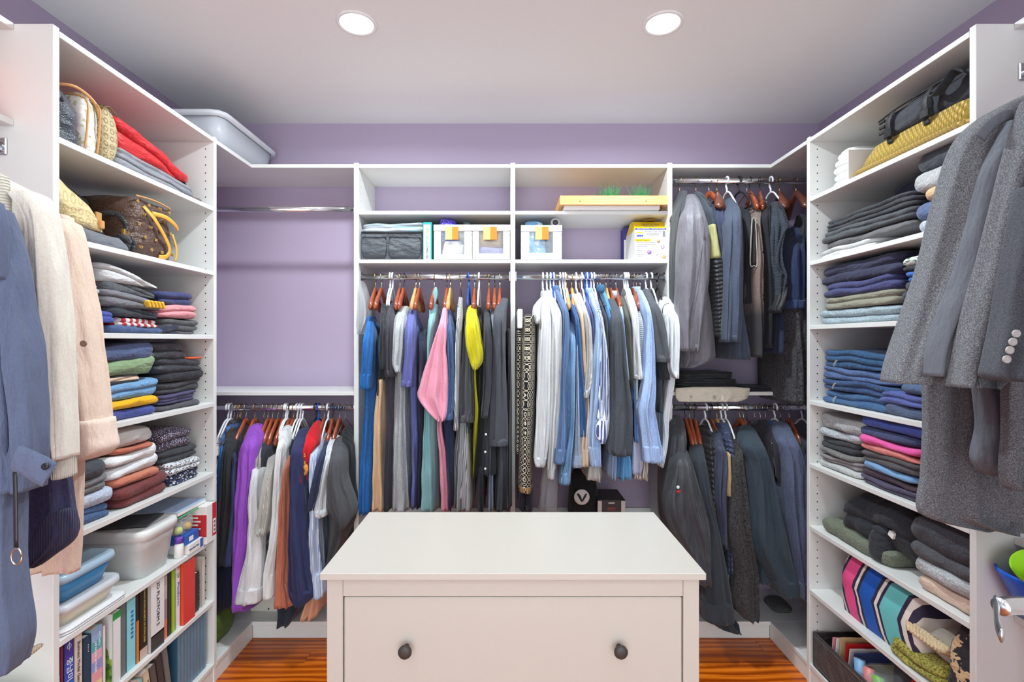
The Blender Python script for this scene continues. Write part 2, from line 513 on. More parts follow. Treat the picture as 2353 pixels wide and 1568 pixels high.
def slab(mb, x0, x1, y0, y1, z0, h, layers=2, r=.035, amp=.006, taper=0.0, dome=.12, seed=None, n=56, bulge=None, slope=0.0, sc=9.0, keep=True):
    """folded cloth or a soft bag: stacked bulging layers, rounded plan, gentle lumps. stays above z0"""
    if seed is None: SEED[0] += 1; seed = SEED[0]
    rings = []; per = 5 if layers > 1 else 8
    bl = bulge if bulge is not None else min(.5 * h / layers, .016)
    xm, ym = (x0 + x1) / 2, (y0 + y1) / 2
    rr = random.Random(seed)
    def ring(inset, z, f, tp):
        pts = rrect(x0, x1, y0, y1, r, n); out = []
        for (x, y) in pts:
            dx, dy = x - xm, y - ym
            k = 1 - tp
            wx = max(.1, 1 - inset / max(.01, (x1 - x0) / 2)); wy = max(.1, 1 - inset / max(.01, (y1 - y0) / 2))
            px_, py_ = xm + dx * k * wx, ym + dy * k * wy
            q = (px_, py_, z * 1.6)
            g = min(1.0, (z - z0) / .012) if keep else 1.0
            ox = nz(q, sc, seed, amp) + nz(q, sc * 2.6, seed + 3, amp * .45)
            oy = nz(q, sc, seed + 11, amp) + nz(q, sc * 2.6, seed + 5, amp * .45)
            oz = (nz((px_, py_, 0), sc * .8, seed + 17, amp * 1.1)) * g
            zz = z + oz + slope * dy * g
            out.append((px_ + ox, py_ + oy, max(zz, z0 + .0005) if keep else zz))
        return out
    for L in range(layers):
        sh = rr.uniform(0, .008) if layers > 1 else 0
        for i in range(per + 1):
            u = -1 + 2 * i / per
            ins = bl * (1 - math.sqrt(max(0, 1 - (u * .97) ** 2))) + sh
            z = z0 + h * (L + (u + 1) / 2) / layers
            f = (z - z0) / h
            rings.append(ring(ins, z, f, taper * f))
    m = min(x1 - x0, y1 - y0) / 2
    for k, dz in ((.25, .35), (.5, .7), (.75, .92), (.93, 1.0)):
        rings.append(ring(m * k, z0 + h + dome * h * dz, 1, taper))
    mb.loft(rings, True, True)
    return mb
# ================================================================== the setting
def slabbox(name, mat, *a, parent=None, b=0.0):
    return MB().box(*a, b=b).build(name, mat, parent)
YB = -1.7
struct(slabbox('wall_back', M_PURPLE, XWL - .1, XWR + .1, YW, YW + .1, 0, ZC))
struct(slabbox('wall_left', M_PURPLE, XWL - .1, XWL, YB, YW, 0, ZC))
struct(slabbox('wall_right', M_PURPLE, XWR, XWR + .1, YB, YW, 0, ZC))
w = MB(); w.box(XWL - .1, -1.3, YB - .1, YB, 0, ZC); w.box(1.3, XWR + .1, YB - .1, YB, 0, ZC); w.box(-1.3, 1.3, YB - .1, YB, 2.35, ZC)
struct(w.build('wall_front', M_PURPLE))
struct(slabbox('ceiling', M_CEIL, XWL - .1, XWR + .1, YB - .1, YW + .1, ZC, ZC + .08))

def floor_mat(name):
    t = NT(name)
    oi = t.n('ShaderNodeObjectInfo')
    mp = t.n('ShaderNodeMapping'); mp.inputs['Scale'].default_value = (1.5, 15, 15)
    vm = t.n('ShaderNodeVectorMath', operation='ADD'); t.l(t.co.outputs['Object'], vm.inputs[0])
    cmb = t.n('ShaderNodeCombineXYZ'); t.l(t.math('MULTIPLY', oi.outputs['Random'], 50.0), cmb.inputs[0]); t.l(t.math('MULTIPLY', oi.outputs['Random'], 31.0), cmb.inputs[1])
    t.l(cmb.outputs[0], vm.inputs[1]); t.l(vm.outputs[0], mp.inputs['Vector'])
    f = t.noise(1.0, mp.outputs[0], detail=5, rough=.62)
    w_ = t.n('ShaderNodeTexWave'); w_.inputs['Scale'].default_value = .6; w_.inputs['Distortion'].default_value = 9; w_.inputs['Detail'].default_value = 3
    w_.bands_direction = 'Y'; t.l(mp.outputs[0], w_.inputs['Vector'])
    g = t.math('ADD', t.math('MULTIPLY', f, .6), t.math('MULTIPLY', w_.outputs['Fac'], .4))
    base = t.ramp(g, [(.25, (140, 54, 2)), (.5, (206, 96, 8)), (.75, (236, 132, 30))])
    t.color(t.mix(t.math('MULTIPLY', oi.outputs['Random'], .45), base, lin((140, 60, 14))))
    t.p.inputs['Roughness'].default_value = .26
    t.bump(g, .08, .002)
    return t.m
M_FLOOR = floor_mat('oak_floor')
floor = struct(slabbox('floor', M_FLOOR, XWL - .1, XWR + .1, YB - .1, YW, -.05, -.004))
rr = random.Random(3); pcache = {}
PW = .083; y = YB
while y < 2.30:
    x = XWL
    while x < XWR - .01:
        L = rr.choice((.8, 1.0, 1.2, 1.4)) if x > XWL else rr.choice((.3, .5, .7, .9))
        L = round(min(L, XWR - x), 3)
        if XWR - x - L < .2: L = round(XWR - x, 3)
        if L not in pcache:
            m = MB().box(-L / 2 + .0006, L / 2 - .0006, -PW / 2 + .0006, PW / 2 - .0006, -.004, 0, b=.001)
            o = m.build('plank', M_FLOOR, None, (0, 0, 0)); pcache[L] = o.data; o.location = (x + L / 2, y + PW / 2, 0)
        else: o = new_obj('plank', pcache[L], None, (x + L / 2, y + PW / 2, 0))
        fl = o.location.copy(); o.parent = floor; o.location = fl - floor.location
        x += L
    y += PW

# ------------------------------------------------------------------ recessed downlights
M_LENS = plain('lamp_lens', (255, 252, 246), .5, emit=14.0)
for i, (lx, ly, lw) in enumerate(LIGHTS):
    t = thing('recessed_downlight', ['round white recessed downlight above the long dresses, lit', 'round white recessed downlight above the box of liquid plastic, lit'][i] if i < 2 else 'unseen round white recessed downlight added for ambient fill, lit',
              'ceiling light', (lx, ly, ZC), 'recessed ceiling downlights')
    MB().lathe((lx, ly, ZC), [(.0705, 0), (.0705, -.003), (.066, -.006), (.059, -.0045), (.0585, 0)], 'Z', 40).build('trim', M_CEIL, t)
    MB().lathe((lx, ly, ZC), [(.0583, -.0035), (.05, -.002), (.049, -.001)], 'Z', 40).build('baffle', plain('lamp_baffle', (250, 250, 250), .4, emit=1.2), t)
    MB().lathe((lx, ly, ZC), [(.0495, -.0015), (.03, -.0025), (.005, -.003)], 'Z', 32).build('lens', M_LENS, t)
    la = bpy.data.lights.new('downlight_lamp', 'AREA'); la.shape = 'DISK'; la.size = .11; la.energy = lw; la.color = (.875, .985, 1.03); la.spread = 2.92
    lo = new_obj('lamp', la, t, (0, 0, -.012))

# ------------------------------------------------------------------ shelving
TH = .0165
def board(name, parent, *a, mat=None, b=.0012): return MB().box(*a, b=b).build(name, mat or M_WHITE, parent)
def rod_x(parent, x0, x1, y, z):
    MB().tube([(x0, y, z), (x1, y, z)], .0075, 16, True, ry=.0135, up=(0, 1, 0)).build('rod', M_CHROME, parent)
    for x, s in ((x0, 1), (x1, -1)):
        MB().box(x, x + s * .006, y - .016, y + .016, z - .02, z + .024, b=.002).build('rod_socket', M_CHROME, parent)
def rod_y(parent, x, y0, y1, z):
    MB().tube([(x, y0, z), (x, y1, z)], .0075, 16, True, ry=.0135, up=(1, 0, 0)).build('rod', M_CHROME, parent)
    MB().box(x - .016, x + .016, y1, y1 - .006, z - .02, z + .024, b=.002).build('rod_socket', M_CHROME, parent)
ZTOP = 2.180
# left tall shelving
LZ = [1.9035, 1.648, 1.394, 1.125, .848, .585, .336, .083]
lu = thing('shelving_unit', 'tall white shelving unit holding handbags, folded clothes and books', 'shelving unit', (-1.36, 1.65, 0))
G = .001
board('upright', lu, XWL + G, XL, 1.281, 1.300, 0, ZTOP + .007); up2 = board('upright', lu, XWL + G, XL, 1.985, 2.003, 0, ZTOP + .007)
for z in LZ: board('shelf', lu, XWL + .004, XL, 1.3003, 1.9847, z - TH, z)
board('top_shelf', lu, XWL + G, XL, 1.3003, 1.9847, ZTOP - TH, ZTOP)
board('toe_kick', lu, XL - .02, XL - .004, 1.3003, 1.9847, 0, .0655)
m = MB()
for k in range(64):
    z = .12 + k * .032
    for x in (-1.2018, -1.53): m.disc((x, 1.9846, z), .0026, 'Y')
m.build('pin_holes', M_HOLE, lu)['kind'] = 'stuff'
# right tall shelving
RZ = [1.9415, 1.687, 1.4325, 1.133, .882, .6335, .380, .083]
ru = thing('shelving_unit', 'tall white shelving unit holding a backpack, basket and folded clothes', 'shelving unit', (1.4, 1.65, 0))
board('upright', ru, XR, XWR - G, 1.281, 1.300, 0, ZTOP + .007); board('upright', ru, XR, XWR - G, 1.987, 2.005, 0, ZTOP + .007)
for z in RZ: board('shelf', ru, XR, XWR - .004, 1.3003, 1.9867, z - TH, z)
board('top_shelf', ru, XR, XWR - G, 1.3003, 1.9867, ZTOP - TH, ZTOP)
board('toe_kick', ru, XR + .004, XR + .02, 1.3003, 1.9867, 0, .0655)
m = MB()
for k in range(64):
    z = .12 + k * .032
    for x in (1.2384, 1.568): m.disc((x, 1.9866, z), .0026, 'Y')
m.build('pin_holes', M_HOLE, ru)['kind'] = 'stuff'
# back shelving with hanging bays
bu = thing('closet_unit', 'white closet unit with hanging rods and cubbies along the purple wall', 'closet unit', (0, 2.42, 0))
def bx(px): return (px - CX) / FPX * YF
U = [(bx(813), bx(824)), (bx(1173), bx(1184)), (bx(1534), bx(1545))]
for a, b_ in U: board('upright', bu, a, b_, YF, YW - G, 0, ZTOP + .006)
spans = [(XWL + .002, U[0][0]), (U[0][1], U[1][0]), (U[1][1], U[2][0]), (U[2][1], XWR - .002)]
for i, (a, b_) in enumerate(spans):
    a += .0004; b_ -= .0004
    board('top_shelf', bu, a, b_, YF, YW - G, ZTOP - TH, ZTOP)
    board('deck', bu, a, b_, YF + .004, YW - G, .0655, .083)
    board('toe_kick', bu, max(a, XL - .004), min(b_, XR + .004), YF + .017, YF + .03, 0, .0652)
    if i in (1, 2):
        board('shelf', bu, a, b_, YF, YW - G, 1.966 - TH, 1.966); board('shelf', bu, a, b_, YF, YW - G, 1.743 - TH, 1.743)
        rod_x(bu, a, b_, ROD, 1.667)
        board('shelf', bu, a, b_, YF + .01, YW - G, .44 - TH, .44)
        board('back_rail', bu, a, b_, YW - .02, YW - G, .44, .515)
    else:
        board('shelf', bu, a, b_, YF, YW - G, 1.137 - TH, 1.137)
        rod_x(bu, a, b_, ROD, 1.982 if i == 0 else 2.113); rod_x(bu, a, b_, ROD, 1.061)
# corner pieces that tie side and back shelving together
board('corner_top_shelf', lu, XWL + G, XL, 2.0034, YF - .0004, ZTOP - TH, ZTOP)
board('corner_deck', lu, XWL + G, XL, 2.0034, YF + .0036, .0655, .083)
board('corner_toe_kick', lu, XL - .018, XL - .004, 2.0034, YF + .0166, 0, .0652)
board('corner_top_shelf', ru, XR, XWR - G, 2.0054, YF - .0004, ZTOP - TH, ZTOP)
board('corner_deck', ru, XR, XWR - G, 2.0054, YF + .0036, .0655, .083)
board('corner_toe_kick', ru, XR + .004, XR + .018, 2.0054, YF + .0166, 0, .0652)
m = MB()
for k in range(60):
    z = .55 + k * .032
    if z > 2.12: break
    for (a, b_) in U:
        for y in (YF + .035, YW - .03):
            m.disc((b_ + .0003, y, z), .0022, 'X'); m.disc((a - .0003, y, z), .0022, 'X')
m.build('pin_holes', M_HOLE, bu)['kind'] = 'stuff'
# near hanging sections, shallower, on both sides of the camera
ln = thing('closet_unit', 'white hanging section with the blue coat and cream cardigan', 'closet unit', (-1.42, .6, 0))
for z in (2.188, 1.94): board('shelf', ln, XWL + .003, -1.268, -.5, 1.2808, z - TH, z)
board('upright', ln, XWL + G, -1.268, -.52, -.5, 0, 2.195)
rod_y(ln, -1.30, -.5, 1.2808, 1.868)
rn = thing('closet_unit', 'white hanging section with the grey wool coats', 'closet unit', (1.45, .6, 0))
for z in (2.188, .864, .666): board('shelf', rn, 1.304, XWR - .003, -.5, 1.2808, z - TH, z)
board('upright', rn, 1.304, XWR - G, -.52, -.5, 0, 2.195)
rod_y(rn, 1.33, -.5, 1.2808, 2.06)
MB().box(XWL + .006, -1.32, 1.0, 1.274, 1.9405, 2.10, b=.006).build('storage_box', plain('coral_box', (235, 92, 50), .6))
tag(bpy.data.objects['storage_box'], 'coral red storage box on shelf above the cream cardigan', 'box')

# ------------------------------------------------------------------ chest of drawers island
isl = thing('drawer_chest', 'white painted chest of drawers with dark knobs, standing mid-floor', 'chest of drawers', (.014, 1.4, 0))
IX0, IX1, IY0, IY1, IZ = -.4448, .4733, 1.1815, 1.606, .818
board('top', isl, IX0, IX1, IY0, IY1, IZ - .0168, IZ, mat=M_ISLAND, b=.0015)
BX0, BX1, BY0, BY1 = -.4345, .4635, 1.2, 1.59
for x0, x1 in ((BX0, BX0 + .0385), (BX1 - .0385, BX1)):
    board('leg', isl, x0, x1, BY0, BY0 + .04, 0, IZ - .0172, mat=M_ISLAND)
    board('leg', isl, x0, x1, BY1 - .04, BY1, 0, IZ - .0172, mat=M_ISLAND)
    board('side_panel', isl, x0 + .006, x1 - .006, BY0 + .0402, BY1 - .0402, .07, IZ - .0172, mat=M_ISLAND)
board('back_panel', isl, BX0 + .0388, BX1 - .0388, BY1 - .02, BY1 - .008, .07, IZ - .0172, mat=M_ISLAND)
board('top_rail', isl, BX0 + .0388, BX1 - .0388, BY0 + .001, BY0 + .022, .7535, IZ - .0172, mat=M_ISLAND)
board('bottom_rail', isl, BX0 + .0388, BX1 - .0388, BY0 + .001, BY0 + .022, .06, .085, mat=M_ISLAND)
for i in range(3):
    z1 = .7505 - i * .222; z0 = z1 - .219
    d = board('drawer', isl, BX0 + .0405, BX1 - .0405, BY0 + .003, BY0 + .022, z0, z1, mat=M_ISLAND, b=.0025)
    for px in (932, 1425):
        kx = at(px, 0, BY0 - .012).x; kz = z1 - .118
        MB().lathe((kx, BY0 + .003, kz), [(.006, 0), (.0055, -.012), (.0085, -.016), (.0155, -.02), (.0165, -.025), (.0145, -.029), (.006, -.031)], 'Y', 26).build('knob', plain('knob_black', (58, 54, 50), .5), d)
# open door leaf whose lever handle reaches into view
dr = MB().box(.834, .872, -.06, .795, .01, 2.03, b=.003).build('door_1', plain('door_paint', (236, 234, 228), .4))
struct(dr)
hy = .735; hz = at(2320, 1395, hy).z; hx = .834
hm = MB(); hm.lathe((hx, hy, hz), [(.027, .0), (.027, -.008), (.014, -.011), (.0125, -.05)], 'X', 24)
hh = hm.build('handle_neck', M_CHROME, dr)
pts = [(.787, hy, hz), (.747, hy, hz + .002), (.724, hy - .004, hz + .002)]
MB().tube(pts, [.0125, .0125, .0125], 16).build('handle_shank', plain('brushed_steel', (196, 198, 202), .3, 1.0), dr)
pts = [(.728, hy + .008, hz + .002), (.715, hy - .008, hz + .001), (.694, hy - .03, hz), (.672, hy - .054, hz), (.657, hy - .074, hz)]
MB().tube(pts, [.003, .0035, .0035, .003, .0028], 14, True, ry=[.012, .0115, .0105, .0095, .009], up=(1, 0, 0)).build('handle_lever', plain('brushed_steel', (196, 198, 202), .3, 1.0), dr)
MB().lathe((.762, hy - .0124, hz - .002), [(.0022, 0), (.0022, -.0006)], 'Y', 10).build('set_screw', M_HOLE, dr)
# ================================================================== hangers
def hook_pts(k=0):
    """question-mark hook around a rod whose centre is the origin, in the YZ plane"""
    pts = [(0, 0, -.058), (0, 0, -.036), (0, .006, -.028)]
    for a in range(-60, 211, 27):
        r = .0185; t = math.radians(a)
        pts.append((0, r * math.cos(t), r * math.sin(t) + .0))
    return pts
def make_wood_mesh(kind):
    m = MB()
    prof = [(-.168, -.092), (-.16, -.084), (-.135, -.064), (-.09, -.036), (-.045, -.012), (-.02, .003), (0, .006)]
    prof = prof + [(-y, z) for y, z in prof[-2::-1]]
    rx = [.004, .0105, .011, .0085, .007, .007, .007]; rz = [.006, .015, .016, .014, .014, .014, .012]
    if kind == 'wide': rx = [.008, .021, .022, .017, .012, .010, .009]; rz = [.006, .014, .016, .016, .016, .016, .014]
    rx = rx + rx[-2::-1]; rz = rz + rz[-2::-1]
    m.tube([(0, y * (.78 if kind == 'wide' else .62), z - .066) for y, z in prof], rx, 12, True, ry=rz, up=(1, 0, 0))
    return m.build('arm', M_REDWOOD, None, (0, 0, 0))
def make_tube_mesh():
    m = MB(); r = .0042
    m.tube(hook_pts(), r, 8)
    m.tube([(0, 0, -.052), (0, -.03, -.064), (0, -.075, -.112), (0, -.085, -.128), (0, -.075, -.138), (0, 0, -.138), (0, .075, -.138), (0, .085, -.128), (0, .075, -.112), (0, .03, -.064), (0, 0, -.052)], r, 8)
    return m.build('h', M_WPLASTIC, None, (0, 0, 0))
def make_wire_mesh(r=.0016):
    m = MB(); m.tube(hook_pts(), r, 6)
    return m.build('hook', M_STEEL, None, (0, 0, 0))
def grab(o):
    d = o.data; bpy.data.objects.remove(o); return d
ME_WOOD, ME_WIDE = grab(make_wood_mesh('slim')), grab(make_wood_mesh('wide'))
ME_TUBE, ME_HOOK = grab(make_tube_mesh()), grab(make_wire_mesh(.0019))
_mc = {}
def mesh_with(me, mat):
    k = (me.name, mat.name)
    if k not in _mc:
        c = me.copy(); c.materials.clear(); c.materials.append(mat); _mc[k] = c
    return _mc[k]
RODS = {'b1': (1.061, 'lower rod beside the bookshelves'), 'b2': (1.667, 'rod of long dresses'), 'b3': (1.667, 'rod of pale and blue shirts'),
        'b4': (2.113, 'upper rod of dark coats'), 'b5': (1.061, 'lower rod of dark jackets')}
def hanger(bay, px, kind, rot=None, loc=None):
    """kind: red, pale, dark (wood), wide (walnut suit hanger), white, blue, black (tubular), wire, gold"""
    z, where = RODS[bay] if bay in RODS else (loc[2], bay)
    if loc is None: loc = ((px - CX) / FPX * ROD, ROD, z)
    rot = math.radians(RND.uniform(-14, 14)) if rot is None else math.radians(rot * (.25 if kind in ('white', 'blue') else .8 if bay == 'b4' else .12 if bay in ('b2', 'b3') else .3) if abs(rot) < 60 else rot)
    desc = {'red': 'reddish brown wooden hanger', 'pale': 'pale blond wooden hanger', 'wide': 'broad dark walnut coat hanger', 'white': 'white tubular plastic hanger', 'blue': 'blue tubular plastic hanger',
            'black': 'black plastic hanger', 'wire': 'thin silver wire hanger', 'gold': 'thin brass wire hanger', 'darkwire': 'thin dark wire hanger'}[kind]
    lab, grp = desc + ' on the ' + where, desc + 's on the ' + where
    if kind in ('red', 'pale', 'wide'):
        t = thing('wooden_hanger', lab, 'hanger', loc, grp)
        wm = {'red': M_REDWOOD, 'pale': M_PALEWOOD, 'wide': M_DARKWOOD}[kind]
        new_obj('arm', mesh_with(ME_WIDE if kind == 'wide' else ME_WOOD, wm), t)
        new_obj('hook', mesh_with(ME_HOOK, RND.choice((M_STEEL, M_GOLD, M_DARKMETAL)) if kind == 'red' else M_GOLD), t)
        t.rotation_euler = (0, 0, rot)
        return t
    if kind in ('white', 'blue', 'black'):
        o = new_obj('plastic_hanger', mesh_with(ME_TUBE, {'white': M_WPLASTIC, 'blue': M_BLUEPL, 'black': M_BLACKPL}[kind]), None, loc)
    else:
        me = mesh_with(ME_TUBE, {'wire': M_STEEL, 'gold': M_GOLD, 'darkwire': M_DARKMETAL}[kind])
        o = new_obj('wire_hanger', ME_THIN[kind], None, loc)
    o.rotation_euler = (0, 0, rot)
    return tag(o, lab, 'hanger', grp)
def thin(mat):
    m = MB(); r = .0014
    m.tube(hook_pts(), r, 6)
    m.tube([(0, 0, -.056), (0, -.03, -.066), (0, -.13, -.13), (0, -.12, -.14), (0, .12, -.14), (0, .13, -.13), (0, .03, -.066), (0, 0, -.056)], r, 6)
    return grab(m.build('h', mat, None, (0, 0, 0)))
ME_THIN = {'wire': thin(M_STEEL), 'gold': thin(M_GOLD), 'darkwire': thin(M_DARKMETAL)}

# ================================================================== garments on the back rods
CROP = {'b1': (480, 900, 2.347), 'b2': (810, 610, 2.658), 'b3': (1170, 610, 2.656), 'b4': (1520, 370, 2.75), 'b5': (1500, 890, 2.313)}
def tr(bay, rows):
    ox, oy, s = CROP[bay]
    return [(oy + r[0] / s, ox + r[1] / s, ox + r[2] / s) for r in rows]
def garment(bay, name, cat, label, mat, body=None, sleeve=None, dy=0.0, collar=None, cuff=None, top=True, buttons=None, extra=None, ydeep=None, sd=.10, fold=None):
    """body and sleeve outlines in crop pixels. dy moves the front of the sleeve towards the room (negative = forward)"""
    mats = mat if isinstance(mat, dict) else {'body': mat, 'sleeve': mat}
    pieces = []
    xl_ = {'b1': spans[0], 'b2': spans[1], 'b3': spans[2], 'b4': spans[3], 'b5': spans[3]}[bay]; xl_ = (xl_[0] + .005, xl_[1] - .005)
    if body:
        b = tr(bay, body); t0 = b[0][0]; t1 = b[-1][0]
        yfr = [(t0, ROD - .03), (t0 + 22, ROD - .10), (t0 + 48, ROD - .155), (max(t0 + 120, t1), ROD - .165)] if top else [(t0, ROD - .16), (t1, ROD - .165)]
        yfr = [(p, y_ + dy * .5 - .0) for p, y_ in yfr]
        der = [(t0, .06), (t0 + 22, .20), (t0 + 48, .32), (max(t0 + 120, t1), .36)] if top else [(t0, .34), (t1, .36)]
        if ydeep: der = [(p, d * ydeep) for p, d in der]
        mb = strip(MB(), b, yfr, der, folds=fold or (.015, 2.2), n=52, xlim=xl_)
        pieces.append(('body', mb, mats['body']))
    if sleeve:
        s_ = tr(bay, sleeve); t0 = s_[0][0]; t1 = s_[-1][0]
        yfr = [(t0, ROD - .06 + dy), (t0 + 22, ROD - .14 + dy), (t0 + 50, ROD - .20 + dy), (max(t0 + 110, t1), ROD - .215 + dy)]
        der = [(t0, .07), (t0 + 30, .11), (t0 + 70, sd), (max(t0 + 110, t1), sd * .85)]
        mb = strip(MB(), s_, yfr, der, folds=fold or (.011, 1.8), n=48, xlim=xl_)
        pieces.append(('sleeve', mb, mats.get('sleeve', mats['body'])))
        if cuff:
            c0 = tr(bay, [(cuff, 0, 0)])[0][0]
            xa, xb = interp(s_, c0); xc, xd = interp(s_, t1)
            rows = [(c0, xa - .7, xb + .7), ((c0 + t1) / 2, (xa + xc) / 2 - 1.0, (xb + xd) / 2 + 1.0), (t1 + 1, xc - .8, xd + .8)]
            yy = interp(yfr, c0)[0] - .004
            pieces.append(('cuff', strip(MB(), rows, yy, sd * .88 + .006, step=4, folds=(.002, 1), n=24, amp=.002), mats.get('cuff', mats.get('sleeve', mats['body']))))
    if collar:
        cx_, cy_, w_ = collar; ox, oy, s = CROP[bay]
        p = at(ox + cx_ / s, oy + cy_ / s, ROD - .05); ww = w_ / s / FPX * ROD / 2
        m = MB(); ring = []
        for k in range(13):
            a = math.radians(-160 + k * 320 / 12)
            ring.append((p.x + ww * math.sin(a), ROD - .0 - .06 * math.cos(a) + .0, p.z + .006 * math.cos(a) * -1 + .014))
        m.tube(ring, .004, 8, True, ry=.017, up=(1, 0, 0))
        pieces.append(('collar', m, mats.get('collar', mats['body'])))
    if len(pieces) == 1 and not buttons and not extra:
        o = pieces[0][1].build(name, pieces[0][2]); return tag(o, label, cat)
    vs = [v for _, mb, _ in pieces for v in mb.v]
    base = (sum(v[0] for v in vs) / len(vs), ROD, min(v[2] for v in vs))
    t = thing(name, label, cat, base)
    par = {}
    for nm, mb, mt in pieces: par[nm] = mb.build(nm, mt, par['sleeve'] if nm == 'cuff' else par['body'] if nm == 'collar' and 'body' in par else t)
    if buttons:
        ox, oy, s = CROP[bay]; bm_, yb, lst = buttons
        for bx_, by_ in lst:
            p = at(ox + bx_ / s, oy + by_ / s, yb)
            MB().lathe((p.x, yb, p.z), [(.0042, 0), (.005, -.0012), (.0045, -.0025), (.002, -.002)], 'Y', 14).build('button', bm_, t)
    if extra: extra(t, bay)
    return t
def patch(t, bay, rows, yf, d, mat, name, **kw):
    strip(MB(), tr(bay, rows), yf, d, folds=kw.get('folds', (.004, 1.5)), n=24, amp=kw.get('amp', .003), step=kw.get('step', 7)).build(name, mat, t)

F = fabric
# ---------------------------------------------------------------- bay of long dresses
g = lambda *a, **k: garment('b2', *a, **k)
g('denim_dress', 'dress', 'bright blue denim dress with gathered cuff, next to the tan trousers', F((26, 92, 166), 'denim', (58, 128, 198)),
  body=[(315, 90, 140), (500, 84, 142), (800, 74, 142), (1100, 62, 137), (1525, 48, 130)], sleeve=[(325, 98, 138), (430, 84, 134), (560, 76, 128), (655, 70, 123), (680, 64, 121), (755, 60, 117)], cuff=668)
g('tan_trousers', 'trousers', 'long tan cotton trousers beside the bright blue denim dress', F((206, 172, 138)),
  body=[(700, 158, 212), (900, 140, 220), (1200, 133, 216), (1510, 118, 222)], top=False, dy=-.03)
g('black_tee', 'top', 'black short-sleeved top above the tan trousers', F((48, 50, 55)),
  body=[(240, 178, 212), (420, 168, 216), (640, 160, 216), (735, 152, 216), (795, 170, 188)], sleeve=[(245, 183, 208), (350, 178, 216), (480, 172, 217), (560, 168, 216), (635, 180, 204)])
g('plum_dress', 'dress', 'dark plum-grey layered dress beside the heather grey dress', F((66, 62, 72)),
  body=[(225, 226, 275), (330, 212, 262), (700, 206, 256), (1000, 216, 258), (1510, 214, 246)], sleeve=[(235, 226, 274), (330, 212, 258), (470, 208, 252), (560, 210, 250), (685, 204, 258)])
g('grey_dress', 'dress', 'light heather grey jersey dress with short sleeve', F((168, 171, 173), 'heather', (205, 208, 210)),
  body=[(255, 292, 352), (400, 276, 346), (660, 262, 345), (1000, 250, 350), (1300, 240, 353), (1512, 232, 358)], sleeve=[(255, 288, 350), (310, 262, 338), (420, 254, 326), (520, 250, 320), (600, 247, 312), (655, 268, 306)])
g('periwinkle_dress', 'dress', 'periwinkle blue dress with elbow sleeve beside the heather grey dress', F((98, 103, 164)),
  body=[(280, 352, 394), (450, 346, 398), (740, 345, 402), (1000, 352, 416), (1300, 358, 421), (1486, 364, 412)], sleeve=[(272, 352, 391), (340, 332, 388), (500, 322, 381), (650, 312, 376), (742, 302, 371)], cuff=712)
g('navy_dress', 'dress', 'dark navy dress hanging behind the periwinkle dress', F((46, 46, 66)),
  body=[(390, 400, 452), (600, 404, 456), (900, 404, 452), (1200, 412, 436), (1490, 408, 424)], ydeep=.8)
g('teal_dress', 'dress', 'pale teal linen dress draped over its hanger neck', F((132, 178, 181)),
  body=[(240, 472, 528), (330, 462, 516), (440, 452, 500), (600, 448, 492), (850, 440, 514), (1100, 426, 520), (1300, 416, 526), (1512, 409, 532)],
  extra=lambda t, b: patch(t, b, [(140, 500, 518), (170, 488, 524), (215, 486, 512), (260, 484, 500)], ROD - .06, .03, F((132, 178, 181)), 'shoulder_strap'))
g('pink_dress', 'dress', 'pink linen dress with a wide gathered bell sleeve', F((226, 152, 172)),
  body=[(250, 556, 582), (420, 528, 578), (700, 520, 575), (960, 512, 552), (1200, 524, 585), (1512, 539, 598)],
  sleeve=[(250, 556, 582), (330, 540, 580), (430, 508, 578), (530, 478, 574), (570, 466, 580), (650, 440, 584), (740, 412, 586), (800, 396, 585), (860, 432, 583), (910, 476, 578), (955, 530, 566)], dy=-.035, sd=.13, fold=(.011, 2.4))
g('denim_shirt_dress', 'dress', 'dark denim dress with sleeve seam beside the pink dress', {'body': F((46, 54, 88), 'denim', (62, 72, 110)), 'sleeve': F((62, 92, 134), 'denim', (92, 122, 165))},
  body=[(275, 575, 612), (500, 584, 628), (900, 560, 618), (1150, 574, 613), (1500, 600, 613)], sleeve=[(275, 574, 610), (340, 574, 616), (450, 580, 628), (700, 584, 630), (870, 572, 626), (945, 564, 622)], cuff=915)
g('striped_shirt_dress', 'dress', 'grey and white pinstriped dress with tied waist', F((206, 206, 208), 'stripev', (120, 120, 126), .0085),
  body=[(230, 650, 674), (500, 640, 668), (900, 640, 690), (1010, 634, 716), (1200, 616, 736), (1400, 608, 739), (1512, 604, 738)], sleeve=[(200, 648, 676), (260, 644, 672), (400, 640, 668), (600, 632, 662), (800, 626, 656), (870, 622, 650), (910, 626, 652), (1010, 622, 648)])
g('charcoal_jacket', 'jacket', 'charcoal jacket with buttoned cuff between striped and chartreuse dresses', F((74, 76, 80)),
  body=[(280, 690, 714), (500, 682, 736), (800, 672, 744), (960, 668, 735), (1025, 680, 722)], sleeve=[(278, 690, 712), (350, 686, 722), (500, 678, 736), (700, 666, 746), (880, 660, 748), (962, 655, 741)], cuff=922, buttons=(M_BLACKPL, ROD - .224, [(725, 915)]))
g('chartreuse_dress', 'dress', 'chartreuse yellow dress with an open short sleeve', F((198, 188, 28)),
  body=[(250, 712, 756), (420, 716, 770), (650, 730, 756), (900, 738, 768), (1100, 734, 756), (1300, 735, 748)],
  sleeve=[(248, 712, 756), (300, 698, 764), (380, 690, 776), (450, 692, 790), (520, 702, 806), (570, 716, 806), (610, 728, 790), (640, 740, 760)], dy=-.025)
g('black_dress', 'dress', 'black dress hanging behind the chartreuse sleeve', F((38, 38, 43)),
  body=[(270, 762, 792), (480, 770, 804), (1000, 752, 792), (1300, 742, 778)], ydeep=.85)
